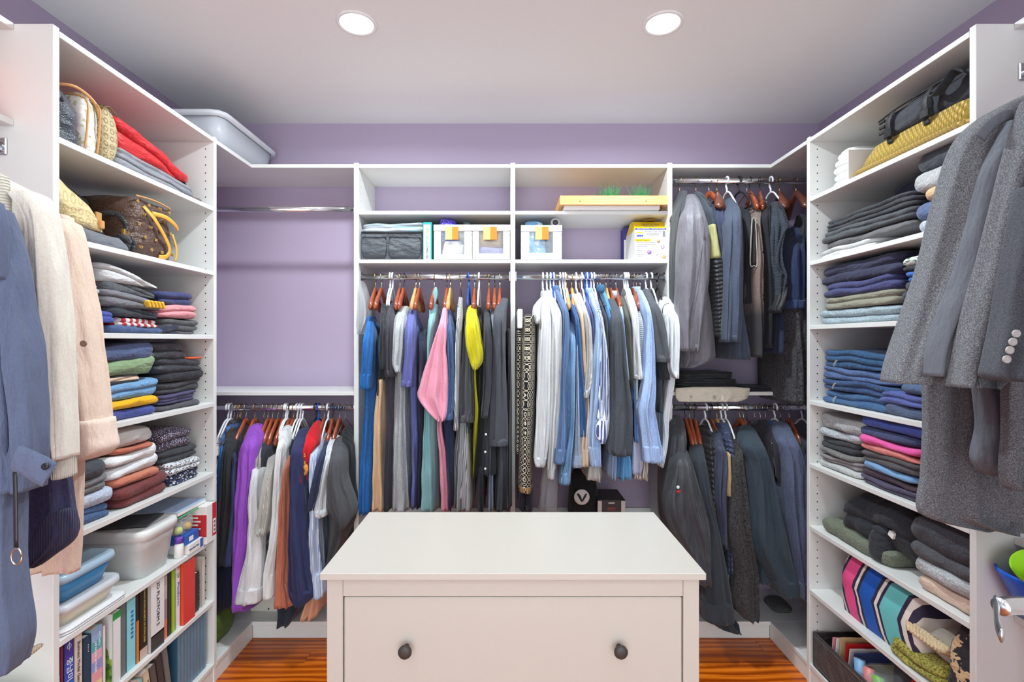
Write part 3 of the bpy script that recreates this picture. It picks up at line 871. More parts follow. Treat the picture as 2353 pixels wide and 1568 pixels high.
g('charcoal_shirt', 'shirt', 'charcoal button shirt with white buttons and long tail', F((55, 57, 63)),
  body=[(275, 806, 840), (500, 800, 852), (930, 786, 880), (1100, 772, 886), (1240, 762, 887), (1286, 762, 884)], sleeve=[(275, 806, 839), (350, 802, 846), (500, 800, 851), (800, 796, 842), (935, 788, 826)],
  buttons=(M_BUTTON_W, ROD - .205, [(815, 1033), (811, 1140), (811, 1243)]), dy=-.02)
g('black_trousers', 'trousers', 'dark charcoal trousers beneath the button shirt tail', F((58, 59, 66)), body=[(1240, 764, 818), (1400, 762, 810), (1512, 762, 806)], top=False)
g('grey_blue_cardigan', 'cardigan', 'pale grey-blue cardigan between the charcoal shirt and charcoal tee', F((144, 154, 168), 'heather', (180, 190, 202)),
  body=[(250, 838, 880), (400, 846, 868), (800, 846, 866), (1200, 838, 856), (1512, 834, 860)], ydeep=.9)
g('charcoal_tee', 'top', 'charcoal long-sleeved tee beside the white upright', F((76, 78, 86)),
  body=[(205, 898, 952), (300, 872, 942), (700, 866, 944), (1100, 880, 950), (1512, 856, 962)], sleeve=[(205, 900, 950), (250, 876, 944), (300, 862, 936), (450, 860, 932), (600, 856, 936), (760, 848, 942), (900, 842, 946), (1060, 833, 950), (1106, 836, 948)], cuff=1072)
g('dark_skirt', 'skirt', 'dark grey skirt hanging against the white upright', F((54, 54, 62)), body=[(390, 944, 968), (900, 950, 968), (1500, 944, 970)], top=False, ydeep=.9)
for px, k, r in ((140, 'red', 18), (177, 'red', -16), (230, 'white', 14), (245, 'white', 8), (290, 'red', 12), (314, 'red', -9), (387, 'pale', -4), (409, 'red', -10), (500, 'red', -6), (577, 'red', 9), (598, 'pale', -6),
                 (660, 'gold', 2), (711, 'blue', 0), (746, 'red', 4), (773, 'white', -4), (834, 'red', 4), (868, 'red', 4), (900, 'red', -14)):
    hanger('b2', 810 + px / 2.658, k, r)

# ---------------------------------------------------------------- bay of pale and blue shirts
g = lambda *a, **k: garment('b3', *a, **k)
LAT = F((30, 28, 30), 'lattice', (226, 214, 190), .040)
g('patterned_skirt', 'skirt', 'black and cream lattice-patterned skirt with gold hem', LAT,
  body=[(305, 84, 166), (450, 78, 168), (700, 72, 166), (1000, 66, 160), (1300, 60, 150), (1396, 57, 148)], top=False, dy=-.05, fold=(.006, .6),
  extra=lambda t, b: (patch(t, b, [(1362, 56, 150), (1397, 55, 149)], ROD - .192, .36, F((196, 160, 105), 'stripev', (150, 112, 66), .006), 'hem_band', step=4),
                      patch(t, b, [(400, 44, 82), (700, 40, 78), (1150, 38, 66)], ROD - .11, .2, LAT, 'back_panel')))
g('navy_trousers', 'trousers', 'dark navy trousers below the lattice-patterned skirt', F((44, 44, 60)), body=[(1330, 62, 146), (1510, 58, 150)], top=False)
MB().box(*[v for pr in ((at(1170 + 50 / 2.656, 0, ROD - .12).x, at(1170 + 80 / 2.656, 0, ROD - .12).x), (ROD - .16, ROD + .1), (at(0, 610 + 385 / 2.656, ROD - .14).z, at(0, 610 + 268 / 2.656, ROD - .14).z)) for v in pr], b=.003).build('clip_hanger', M_WPLASTIC)
tag(bpy.data.objects['clip_hanger'], 'white plastic clip bar gripping the lattice-patterned skirt', 'hanger')
WH = (208, 209, 209)
g('white_blouse', 'blouse', 'white short-sleeved blouse beside the lattice-patterned skirt', F(WH),
  sleeve=[(190, 192, 222), (240, 150, 205), (300, 145, 200), (355, 160, 188)], body=[(185, 196, 218), (300, 176, 215), (800, 172, 200), (1200, 168, 196)], dy=.0)
g('white_shirt', 'shirt', 'plain white long-sleeved shirt beside the white blouse', F((210, 211, 213)),
  body=[(190, 200, 236), (330, 196, 252), (800, 190, 250), (1230, 180, 240)], sleeve=[(188, 202, 236), (260, 190, 248), (330, 184, 254), (600, 176, 252), (900, 164, 246), (1100, 154, 234), (1190, 150, 226), (1232, 160, 215)], cuff=1180, collar=(218, 192, 34), dy=-.012)
g('white_oxford_shirt', 'shirt', 'white shirt with long button cuff beside the slate blue shirt', F((214, 214, 213)),
  body=[(180, 226, 268), (300, 250, 318), (800, 246, 312), (1240, 238, 300)], sleeve=[(182, 228, 266), (240, 244, 300), (300, 254, 320), (600, 248, 317), (900, 242, 302), (1200, 237, 278), (1308, 232, 271)], cuff=1255, collar=(248, 186, 36), dy=.008)
g('slate_blue_shirt', 'shirt', 'slate blue long-sleeved shirt between white and light denim shirts', F((98, 124, 164)),
  body=[(152, 275, 304), (300, 316, 360), (800, 312, 358), (1180, 300, 350)], sleeve=[(150, 276, 302), (220, 300, 335), (300, 322, 360), (600, 314, 360), (900, 300, 352), (1130, 277, 351), (1215, 269, 346)], cuff=1130, collar=(292, 158, 30), dy=-.01)
g('light_denim_shirt', 'shirt', 'light washed denim shirt with stitched cuff', F((118, 160, 202), 'denim', (158, 192, 222)),
  body=[(330, 358, 394), (700, 352, 392), (1200, 330, 380)], sleeve=[(330, 358, 392), (420, 360, 402), (700, 350, 392), (1000, 352, 388), (1180, 326, 378), (1342, 302, 369)], cuff=1275)
g('chambray_shirt', 'shirt', 'pale grey chambray shirt beside the light denim shirt', F((160, 173, 196), 'heather', (196, 206, 222)), sleeve=[(370, 392, 410), (550, 396, 414), (800, 396, 422), (1000, 388, 432), (1160, 382, 438), (1236, 377, 441)], cuff=1165)
g('dark_denim_shirt', 'shirt', 'dark blue denim shirt beside the peach cotton shirt', F((54, 92, 144), 'denim', (84, 122, 172)),
  body=[(210, 352, 392), (330, 385, 425), (900, 410, 450)], sleeve=[(208, 356, 390), (270, 375, 410), (330, 396, 426), (600, 408, 446), (900, 424, 460), (1050, 430, 462)], collar=(372, 212, 30))
g('peach_shirt', 'shirt', 'pale peach cotton shirt beside the white knit sweater', F((228, 198, 170)), body=[(175, 375, 408), (320, 418, 450), (800, 448, 474), (1200, 440, 476)], sleeve=[(175, 376, 406), (250, 400, 435), (320, 424, 449), (600, 438, 458), (820, 452, 476), (1100, 438, 477), (1230, 434, 477)], cuff=1130)
g('white_sweater', 'sweater', 'white fine-knit sweater with ribbed cuff among blue shirts', F((227, 225, 221), 'rib', None, .004), body=[(172, 404, 436), (370, 440, 488), (700, 452, 486)], sleeve=[(172, 406, 434), (270, 430, 468), (370, 448, 492), (600, 454, 501), (700, 450, 497), (758, 444, 489), (808, 448, 476)], cuff=765, dy=-.012)
g('violet_shirt', 'shirt', 'dusty violet-blue shirt behind the pale blue shirt', F((98, 104, 154)), body=[(170, 428, 464), (310, 474, 516), (480, 486, 518), (900, 488, 510)])
g('pale_blue_shirt', 'shirt', 'pale blue plain shirt beside the blue candy-striped shirt', F((168, 192, 228)),
  body=[(165, 472, 506), (310, 515, 556), (800, 500, 546), (1230, 492, 556)], sleeve=[(165, 474, 504), (240, 498, 534), (310, 520, 556), (600, 504, 553), (900, 484, 543), (1110, 471, 551), (1232, 488, 553)], cuff=1115, collar=(490, 172, 32), dy=-.005)
g('candy_striped_shirt', 'shirt', 'blue and white striped shirt with rolled-up cuff', F((236, 238, 242), 'stripev', (74, 92, 142), .0105),
  body=[(165, 494, 528), (400, 548, 582), (900, 545, 590)], sleeve=[(168, 498, 526), (280, 530, 552), (400, 553, 578), (600, 545, 600), (800, 534, 606), (955, 524, 609)], dy=-.02,
  extra=lambda t, b: patch(t, b, [(950, 526, 610), (985, 518, 610), (1050, 520, 602), (1092, 548, 582)], ROD - .25, .11, F((236, 238, 242), 'stripev', (74, 92, 142), .0105), 'rolled_cuff'))
g('charcoal_polo', 'shirt', 'charcoal polo shirt beside the dark charcoal blazer', F((82, 84, 90)), body=[(205, 524, 556), (330, 560, 602), (600, 584, 614), (1000, 586, 606)])
g('azure_shirt', 'shirt', 'azure blue shirt with collar up behind the charcoal blazer', {'body': F((96, 152, 202)), 'collar': F((60, 110, 150))}, body=[(150, 552, 584), (300, 594, 616), (500, 606, 618)], collar=(568, 152, 36))
g('charcoal_blazer', 'blazer', 'dark charcoal blazer among the light shirts', F((74, 78, 85), 'heather', (88, 92, 100)),
  body=[(205, 586, 645), (330, 612, 682), (800, 618, 735), (1160, 600, 735)], sleeve=[(205, 588, 642), (270, 606, 664), (330, 615, 684), (600, 614, 712), (800, 612, 738), (900, 609, 746), (1060, 594, 746), (1140, 585, 742), (1170, 620, 738)], dy=-.03, sd=.12)
g('ice_blue_shirt', 'shirt', 'ice blue shirt collar beside the charcoal blazer shoulder', F((176, 196, 226)), body=[(185, 628, 668), (300, 668, 694), (420, 682, 700), (700, 700, 722)], collar=(646, 190, 34))
g('olive_shirt', 'shirt', 'olive grey shirt between ice blue and indigo shirts', F((98, 98, 84)), body=[(195, 660, 694), (320, 694, 716), (520, 708, 726), (750, 722, 738)])
g('indigo_tee', 'top', 'indigo tee with white hem beside the white tee', {'body': F((82, 88, 142))}, body=[(212, 686, 718), (330, 722, 748), (500, 734, 756), (632, 735, 757)],
  extra=lambda t, b: patch(t, b, [(628, 737, 759), (655, 738, 760)], ROD - .175, .2, F(WH), 'hem', step=3))
g('white_tee', 'top', 'white short-sleeved tee beside the grey striped tee', F((220, 221, 223)), body=[(182, 704, 750), (330, 738, 776), (700, 752, 782), (900, 755, 775)], sleeve=[(184, 706, 748), (260, 728, 766), (330, 744, 776), (500, 754, 787), (640, 758, 802), (694, 762, 806)], cuff=676)
g('grey_striped_tee', 'top', 'grey and white fine-striped tee beside the light blue shirt', F((222, 224, 228), 'stripeh', (150, 156, 168), .009), body=[(215, 764, 798), (330, 772, 812), (450, 778, 824), (700, 782, 812)])
g('light_blue_shirt', 'shirt', 'light blue long-sleeved shirt with bent elbow and wide cuff', F((164, 188, 228), 'heather', (190, 208, 238)),
  body=[(155, 782, 812), (310, 816, 852), (800, 806, 868), (1100, 800, 870)], sleeve=[(155, 782, 808), (230, 806, 835), (310, 824, 853), (500, 824, 878), (700, 814, 884), (800, 796, 884), (880, 778, 882), (960, 786, 896), (1080, 804, 918), (1120, 806, 926), (1207, 812, 930)], cuff=1112, dy=-.03, collar=(790, 164, 30))
g('charcoal_crew_tee', 'top', 'charcoal short-sleeved tee beside the white trimmed shirt', F((82, 84, 90)), body=[(150, 812, 850), (300, 852, 916), (600, 876, 918), (900, 882, 912)], sleeve=[(150, 814, 848), (220, 832, 888), (300, 850, 924), (450, 872, 962), (540, 878, 984), (590, 884, 978)], dy=-.02, cuff=566)
g('black_crew_tee', 'top', 'black tee below the charcoal short sleeve', F((46, 48, 54)), body=[(205, 876, 900), (600, 892, 945), (900, 888, 915)], sleeve=[(300, 900, 930), (500, 906, 945), (620, 908, 952), (700, 918, 968)])
g('white_trimmed_shirt', 'shirt', 'white shirt with black trim overlapping the white upright', F((218, 221, 226)),
  body=[(200, 924, 974), (300, 945, 1016), (690, 940, 1008), (900, 920, 972), (1080, 922, 962), (1230, 900, 930)], sleeve=[(198, 926, 972), (250, 910, 1006), (300, 936, 1018), (380, 950, 1022), (520, 955, 1024), (640, 956, 1022), (692, 996, 1018)], dy=-.02,
  extra=lambda t, b: MB().tube([at(1170 + x / 2.656, 610 + y_ / 2.656, ROD - .20) for x, y_ in ((976, 232), (950, 240), (938, 262), (936, 292))], .0016, 6).build('trim', M_BLACKPL, t))
for nm, lab, m_, rows in (('blue_hem_shirt', 'sky blue shirt tail below the charcoal blazer', F((104, 168, 216)), [(1120, 650, 728), (1250, 634, 740), (1312, 628, 746)]),
                          ('ivory_hem_shirt', 'ivory shirt tail above the black bag with emblem', F((214, 212, 206)), [(1180, 486, 556), (1280, 474, 570), (1320, 468, 576)]),
                          ('brown_striped_shirt', 'brown and white striped shirt tail beside the light blue cuff', F((226, 222, 218), 'stripev', (132, 116, 110), .007), [(1050, 770, 806), (1200, 760, 856), (1312, 748, 852)]),
                          ('lavender_shirt', 'pale lavender shirt tail beside the sky blue tail', F((196, 198, 220)), [(1000, 748, 792), (1200, 746, 796), (1282, 744, 794)]),
                          ('pale_stripe_tail_shirt', 'pale blue shirt tail between ivory and sky blue tails', F((176, 194, 226)), [(1100, 612, 644), (1240, 604, 640), (1310, 600, 636)]),
                          ('cornflower_shirt', 'cornflower blue shirt edge behind the bent light blue sleeve', F((112, 150, 206)), [(700, 738, 760), (900, 742, 772), (1080, 744, 784)])):
    g(nm, 'shirt', lab, m_, body=rows, top=False, ydeep=.8)
for px, k, r in ((205, 'white', 6), (230, 'white', 4), (252, 'white', 3), (262, 'blue', 5), (272, 'white', 3), (288, 'gold', 2), (310, 'white', 6), (328, 'white', 6), (342, 'white', 6), (350, 'pale', -6), (382, 'pale', -8), (408, 'white', 4), (428, 'gold', 3),
                 (443, 'white', 4), (463, 'blue', 2), (475, 'white', 2), (487, 'blue', 3), (500, 'white', 5), (517, 'white', 5), (540, 'wire', 3), (556, 'wire', 3), (592, 'pale', -18), (618, 'red', -14), (652, 'red', -18), (702, 'white', 5), (713, 'white', 5), (725, 'white', 6),
                 (758, 'red', -12), (778, 'gold', 3), (800, 'wire', 4), (835, 'white', 4), (867, 'white', 4), (905, 'black', -14)):
    hanger('b3', 1170 + px / 2.656, k, r)

# ---------------------------------------------------------------- lower rod beside the bookshelves
g = lambda *a, **k: garment('b1', *a, **k)
g('patterned_blouse', 'blouse', 'white blouse with navy blotches beside the blue polo', F((228, 226, 224), 'blotch', (52, 62, 100), 24), body=[(222, 66, 92), (400, 58, 84), (570, 50, 76)], ydeep=.7)
g('blue_polo', 'shirt', 'medium blue polo shirt beside the bookshelf upright', F((78, 128, 198)), body=[(208, 88, 122), (300, 82, 114), (600, 56, 96), (750, 54, 84)], ydeep=.8, collar=(104, 220, 26))
g('black_polo', 'shirt', 'black polo shirt with long sleeve beside the blue polo', F((48, 49, 53)), body=[(205, 118, 152), (350, 104, 145), (700, 80, 124), (945, 64, 100)], sleeve=[(210, 118, 148), (280, 112, 146), (400, 98, 138), (600, 80, 130), (850, 65, 106), (946, 57, 99)])
g('white_piped_tee', 'top', 'white tee edge between black polo and navy shirt', F(WH), body=[(275, 134, 158), (480, 136, 152), (700, 130, 146)], ydeep=.6)
g('navy_polo', 'shirt', 'navy shirt sleeve beside the purple top', F((54, 62, 98)), body=[(262, 156, 190), (500, 150, 178), (900, 110, 150)], sleeve=[(262, 156, 182), (400, 152, 174), (600, 140, 165), (800, 120, 150), (946, 94, 142)])
g('black_tee', 'top', 'black tee on wooden hanger behind the purple top', F((36, 37, 42)), body=[(200, 182, 228), (260, 172, 226), (420, 168, 205), (700, 164, 190)])
g('purple_tee', 'top', 'purple long-sleeved top beside the white shirt with broad cuff', F((152, 76, 197), 'satin'), body=[(190, 232, 282), (340, 200, 272), (700, 180, 246), (1100, 150, 200), (1190, 140, 260)], sleeve=[(188, 236, 280), (240, 218, 278), (290, 192, 275), (345, 178, 270), (600, 160, 249), (800, 150, 235), (900, 145, 218), (1060, 138, 196), (1192, 134, 205)], dy=-.01, fold=(.006, 1.0))
g('white_dress_shirt', 'shirt', 'white shirt with broad cuff over the purple top', F((210, 210, 212)), body=[(330, 262, 302), (600, 246, 290), (1000, 230, 290)], sleeve=[(345, 258, 294), (500, 250, 284), (600, 240, 280), (750, 226, 290), (900, 208, 297), (1000, 186, 296), (1080, 166, 292), (1152, 150, 286)], cuff=1076, dy=-.03)
g('black_vest', 'vest', 'black knit vest with open armhole beside the cream knit', F((52, 54, 62)), body=[(220, 312, 354), (300, 296, 346), (420, 300, 330), (520, 285, 322), (640, 262, 300), (800, 288, 310)])
g('cream_knit', 'sweater', 'cream knit sweater with elbow sleeve', F((226, 222, 214), 'rib', None, .004), body=[(232, 290, 332), (300, 282, 320), (460, 266, 300), (600, 262, 285)], sleeve=[(330, 345, 378), (420, 328, 366), (540, 308, 356), (660, 290, 345), (742, 278, 327), (778, 298, 322)], dy=-.02)
g('plaid_shirt', 'shirt', 'navy, white and red plaid shirt between cream and white sleeves', F((58, 70, 112), 'plaid', (214, 214, 220), .042), body=[(580, 330, 354), (750, 316, 350), (900, 302, 342), (1060, 297, 326)], top=False)
g('white_french_cuff_shirt', 'shirt', 'white shirt with folded cuff beside the rust shirt', F((219, 219, 219)), body=[(195, 408, 448), (350, 378, 420), (800, 348, 395)], sleeve=[(195, 410, 446), (270, 392, 430), (350, 378, 416), (600, 364, 406), (800, 346, 390), (985, 315, 369), (1122, 311, 363)], cuff=992, dy=-.015)
g('black_navy_jacket', 'jacket', 'dark navy jacket hem hanging lowest under the rust shirt', F((44, 50, 64)), body=[(195, 428, 474), (330, 418, 456), (600, 398, 428), (900, 378, 400), (1180, 362, 494), (1272, 372, 458)], ydeep=.7)
g('rust_shirt', 'shirt', 'rust brown linen shirt with gathered cuff', F((188, 113, 88)), body=[(295, 452, 474), (450, 430, 448), (800, 402, 446), (1100, 386, 444)], sleeve=[(300, 452, 472), (380, 438, 462), (450, 428, 446), (600, 414, 446), (900, 390, 446), (1030, 384, 442), (1060, 380, 446), (1168, 363, 466)], cuff=1045)
g('navy_shirt', 'shirt', 'navy long-sleeved shirt beside the rust shirt', F((48, 53, 90)), body=[(212, 484, 548), (300, 466, 540), (700, 450, 535), (1100, 460, 560)], sleeve=[(212, 488, 546), (260, 470, 544), (330, 458, 536), (420, 450, 526), (600, 446, 530), (800, 445, 542), (1000, 446, 562), (1118, 448, 577), (1166, 476, 530)], dy=-.03, cuff=1090)
def jersey_art(t, b):
    for s_, x, y_, sz, c in (('S', 517, 345, .020, (240, 190, 50)), ('S', 517, 385, .020, (240, 190, 50)), ):
        p = at(480 + x / 2.347, 900 + y_ / 2.347, ROD - .222); text(s_, sz, p.x, p.y, p.z, (1, 0, 0), (0, 0, 1), plain('jersey_yellow', c, .6), t)
    patch(t, b, [(405, 512, 534), (430, 514, 536), (452, 514, 530)], ROD - .225, .02, F((214, 140, 60), 'blotch', (130, 70, 30), 60), 'emblem', step=4)
g('red_jersey', 'top', 'red sports jersey with yellow lettering', F((205, 28, 38)), body=[(172, 574, 600), (230, 548, 594), (330, 524, 582), (500, 514, 548)], sleeve=[(172, 576, 598), (230, 546, 592), (300, 526, 584), (360, 514, 560), (420, 511, 542), (495, 512, 538)], extra=jersey_art)
g('tan_shirt', 'shirt', 'narrow tan shirt edge behind the navy shirt', F((202, 164, 134)), body=[(380, 538, 556), (700, 530, 548), (1000, 530, 545)], ydeep=.6)
g('blue_striped_shirt', 'shirt', 'blue and white pinstriped shirt with long cuff', F((222, 228, 238), 'stripev', (122, 148, 196), .0075), body=[(238, 590, 634), (330, 566, 610), (700, 552, 612), (1050, 560, 628)], sleeve=[(238, 592, 632), (285, 570, 616), (340, 556, 602), (500, 552, 600), (640, 552, 604), (860, 542, 612), (1000, 550, 620), (1122, 572, 622)], cuff=990)
g('navy_tee', 'top', 'navy short-sleeved tee beside the pale grey tee', F((52, 57, 84)), body=[(250, 642, 670), (400, 610, 645), (640, 572, 600)], sleeve=[(250, 644, 668), (330, 622, 656), (450, 590, 628), (580, 560, 604), (646, 552, 588)], dy=-.02)
g('pale_grey_tee', 'top', 'pale grey short-sleeved shirt beside the charcoal sweatshirt', F((208, 211, 214)), body=[(252, 660, 700), (400, 640, 680), (660, 610, 645)], sleeve=[(252, 662, 698), (320, 648, 690), (420, 630, 668), (550, 602, 642), (640, 580, 640), (680, 590, 642)], dy=-.03, cuff=655)
g('charcoal_sweatshirt', 'sweatshirt', 'charcoal sweatshirt with bent sleeve reaching past the upright', F((78, 79, 83)), body=[(255, 690, 740), (400, 660, 745), (700, 646, 765), (900, 632, 690), (985, 628, 655)], sleeve=[(258, 692, 736), (310, 672, 738), (400, 652, 740), (500, 645, 748), (580, 642, 778), (640, 646, 796), (680, 668, 794), (720, 702, 765), (748, 722, 742)], dy=-.045, sd=.13)
g('black_jacket', 'jacket', 'black jacket at the rod end beside the upright', F((38, 39, 43)), body=[(205, 726, 756), (320, 736, 768), (700, 740, 776)], ydeep=.8)
g('peach_cuff_shirt', 'shirt', 'peach shirt cuffs hanging lowest beside the drawer chest', F((226, 168, 138)), body=[(1040, 548, 606), (1130, 540, 602), (1200, 512, 596), (1238, 506, 590)], top=False, ydeep=.6)
g('dark_jeans', 'trousers', 'dark navy jeans below the black polo', F((42, 48, 68)), body=[(900, 62, 128), (1050, 60, 132), (1192, 66, 124)], top=False, ydeep=.8)
for px, k, r in ((103, 'white', 3), (117, 'white', 3), (135, 'wire', 2), (153, 'gold', 3), (165, 'gold', 3), (172, 'gold', 2), (200, 'red', 6), (247, 'red', 8), (296, 'wire', 4), (318, 'red', 12), (343, 'red', 14), (372, 'red', 6), (400, 'red', 20), (413, 'white', 2), (422, 'white', 2),
                 (437, 'red', 5), (457, 'red', 4), (476, 'white', 5), (492, 'white', 6), (505, 'white', 8), (577, 'black', 2), (592, 'blue', 2), (622, 'red', 8), (643, 'white', 6), (668, 'red', 18), (704, 'red', 6), (735, 'wire', -6)):
    hanger('b1', 480 + px / 2.347, k, r)

# ---------------------------------------------------------------- upper rod of dark coats
g = lambda *a, **k: garment('b4', *a, **k)
g('charcoal_coat', 'coat', 'charcoal coat collar behind the grey trench coat', F((62, 64, 68)), body=[(190, 112, 155), (300, 84, 130), (480, 70, 112), (900, 74, 112), (1180, 90, 120)], ydeep=.9)
g('grey_trench_coat', 'coat', 'grey trench coat with long seamed sleeve', F((110, 107, 115), 'satin'),
  body=[(210, 150, 205), (300, 140, 260), (700, 110, 300), (1000, 104, 346), (1200, 100, 356), (1262, 105, 340), (1310, 110, 190)], sleeve=[(212, 150, 202), (250, 140, 224), (310, 126, 252), (420, 114, 285), (700, 100, 292), (900, 92, 268), (1100, 88, 242), (1204, 92, 233)], dy=-.03, sd=.14,
  extra=lambda t, b: MB().tube([at(1520 + x / 2.75, 370 + y_ / 2.75, 2.062) for x, y_ in ((275, 430), (262, 520), (235, 700), (200, 900), (165, 1080), (150, 1195))], .0012, 6).build('seam', F((70, 68, 74)), t))
g('slate_field_jacket', 'jacket', 'slate jacket open on khaki lining and black quilting', {'body': F((64, 70, 80))},
  body=[(195, 200, 242), (300, 250, 306), (420, 286, 338), (700, 300, 350)],
  extra=lambda t, b: (patch(t, b, [(400, 298, 326), (500, 298, 344), (612, 298, 364)], ROD - .20, .08, F((172, 168, 116)), 'lining'),
                      patch(t, b, [(606, 300, 368), (800, 314, 382), (1000, 326, 378), (1112, 334, 374)], ROD - .20, .09, F((40, 42, 47), 'quilt', None, .018), 'quilted_panel')))
g('navy_shirt_jacket', 'jacket', 'navy shirt jacket between quilted jacket and slate blazer', F((58, 63, 88)), body=[(240, 330, 384), (300, 312, 384), (500, 338, 394), (800, 366, 396)])
g('slate_blazer', 'blazer', 'slate blue-grey blazer with plain sleeve', F((70, 78, 95), 'heather', (84, 92, 110)), body=[(235, 402, 446), (320, 396, 488), (800, 400, 510), (1150, 420, 548), (1256, 424, 552)], sleeve=[(240, 402, 442), (280, 397, 470), (340, 394, 492), (600, 386, 500), (900, 376, 497), (1060, 371, 492), (1146, 368, 491)], dy=-.02)
g('black_blouse', 'top', 'black top on clip hanger beside the striped knit vest', F((40, 40, 46)), body=[(290, 484, 536), (500, 505, 545), (900, 515, 550)], ydeep=.8)
g('ombre_vest', 'vest', 'brown and grey ombre knit vest with pale-edged armhole', F((132, 115, 108), 'ombre', (58, 58, 62)),
  body=[(288, 566, 606), (360, 554, 612), (600, 550, 613), (800, 542, 612), (1000, 548, 610), (1242, 552, 606)], dy=-.05,
  extra=lambda t, b: (MB().tube([at(1520 + x / 2.75, 370 + y_ / 2.75, ROD - .19) for x, y_ in ((576, 366), (592, 368), (600, 480), (604, 655), (585, 662), (562, 655), (566, 500), (572, 380), (576, 366))], .0026, 6).build('armhole_edge', F((196, 186, 178), 'rib', None, .003), t),
                      patch(t, b, [(370, 576, 592), (500, 570, 598), (656, 566, 602)], ROD - .188, .03, F((44, 38, 38)), 'armhole')))
g('black_long_dress', 'dress', 'black dress between the ombre vest and navy vest', F((33, 35, 41)), body=[(240, 612, 656), (400, 616, 668), (700, 612, 684), (1000, 606, 700), (1184, 600, 690)])
g('navy_knit_vest', 'vest', 'dark slate knit vest with ribbed armhole', {'body': F((64, 72, 84), 'ribh', None, .005)},
  body=[(258, 686, 750), (330, 650, 772), (410, 645, 796), (470, 648, 764), (560, 652, 736), (660, 655, 742), (720, 660, 768), (780, 664, 752), (900, 668, 704)], dy=-.04,
  extra=lambda t, b: MB().tube([at(1520 + x / 2.75, 370 + y_ / 2.75, 2.118) for x, y_ in ((752, 270), (786, 360), (796, 410), (768, 460), (742, 540), (732, 620), (742, 680), (766, 716))], .006, 8).build('armhole_rib', F((58, 64, 76), 'rib', None, .004), t))
g('black_shell_jacket', 'jacket', 'black jacket sleeve below the ribbed armhole', {'body': F((40, 46, 70)), 'sleeve': F((36, 36, 40), 'satin')}, body=[(900, 690, 760), (1050, 688, 756), (1222, 690, 742)], top=False, sleeve=[(700, 738, 768), (800, 715, 770), (900, 682, 760), (935, 664, 746), (962, 690, 735)])
g('navy_denim_skirt', 'skirt', 'navy denim garment clipped upside down under a walnut hanger', F((38, 48, 80), 'denim', (56, 68, 104)), body=[(420, 800, 864), (520, 786, 896), (700, 768, 906), (880, 764, 907), (932, 760, 906)], dy=-.05, cuff=None,
  extra=lambda t, b: patch(t, b, [(878, 762, 909), (934, 758, 908)], ROD - .202, .3, F((48, 62, 100), 'denim', (72, 86, 124)), 'waistband', step=4))
g('boucle_scarf', 'scarf', 'dark charcoal knitted scarf hanging past the shelf', F((62, 62, 65), 'fleece', (88, 88, 92), 120), body=[(900, 770, 906), (1100, 782, 906), (1300, 790, 906), (1540, 796, 904)], top=False, dy=-.06)
g('black_fur_collar_coat', 'coat', 'black coat shoulder behind the navy denim garment', F((44, 44, 48), 'fleece', (66, 66, 72)), body=[(340, 860, 906), (500, 876, 908), (860, 894, 908)], ydeep=.6)
for px, k, r in ((115, 'gold', 3), (218, 'gold', 3), (300, 'red', 18), (350, 'wide', -22), (413, 'white', 2), (490, 'black', 12), (540, 'wire', 8), (560, 'red', -12), (622, 'red', -26), (690, 'white', 8), (745, 'wide', -24), (850, 'wide', -12)):
    hanger('b4', 1520 + px / 2.75, k, r)

# ---------------------------------------------------------------- lower rod of dark jackets
g = lambda *a, **k: garment('b5', *a, **k)
def shell_logo(t, b):
    p = at(1500 + 134 / 2.313, 890 + 532 / 2.313, 2.052)
    MB().lathe(tuple(p), [(.0052, 0), (.0066, 0), (.0066, -.001), (.0052, -.001)], 'Y', 20).build('emblem_ring', plain('print_white', (232, 232, 232), .6), t)
    text('N', .009, p.x, p.y - .001, p.z, (1, 0, 0), (0, 0, 1), plain('print_white', (232, 232, 232), .6), t, 'emblem_letter')
    text('SUMMIT', .007, p.x + .004, p.y - .001, p.z - .016, (1, 0, -.1), (.1, 0, 1), plain('print_red', (190, 40, 50), .6), t, 'lettering', width=.018) if False else \
        MB().box(p.x - .006, p.x + .012, p.y - .001, p.y + .002, p.z - .022, p.z - .013).build('red_print', plain('print_red', (190, 40, 50), .6), t)
g('shell_jacket', 'jacket', 'charcoal shell jacket with white and red chest emblem', F((64, 66, 72), 'satin'),
  body=[(165, 98, 152), (240, 74, 174), (320, 62, 182), (480, 56, 150), (700, 60, 130), (800, 70, 150)],
  sleeve=[(300, 120, 152), (370, 108, 182), (450, 94, 212), (570, 70, 250), (660, 66, 276), (750, 88, 300), (850, 138, 308), (960, 190, 306), (1060, 222, 300)], dy=-.05, sd=.15, extra=shell_logo, fold=(.012, 2))
g('long_dark_coat', 'coat', 'long dark slate coat reaching lowest beside the drawer chest', F((54, 60, 68)),
  body=[(285, 200, 252), (600, 236, 305), (1000, 264, 372), (1280, 278, 428), (1312, 400, 442)], sleeve=[(285, 202, 248), (360, 206, 262), (450, 210, 278), (600, 238, 302), (800, 276, 345), (1000, 262, 388), (1150, 262, 412), (1264, 270, 426)], dy=-.02, sd=.12, cuff=1165)
g('black_puffer', 'jacket', 'black puffer jacket behind the long dark coat', F((40, 40, 45), 'quilt', None, .024), body=[(210, 262, 306), (300, 262, 322), (400, 270, 334), (590, 286, 324), (800, 310, 345)])
g('navy_windbreaker', 'jacket', 'navy windbreaker beside the quilted vest', F((60, 64, 86), 'satin'), body=[(225, 306, 350), (370, 330, 382), (700, 330, 376)], sleeve=[(226, 308, 348), (300, 318, 362), (370, 332, 382), (600, 322, 374), (750, 346, 372), (860, 360, 372)])
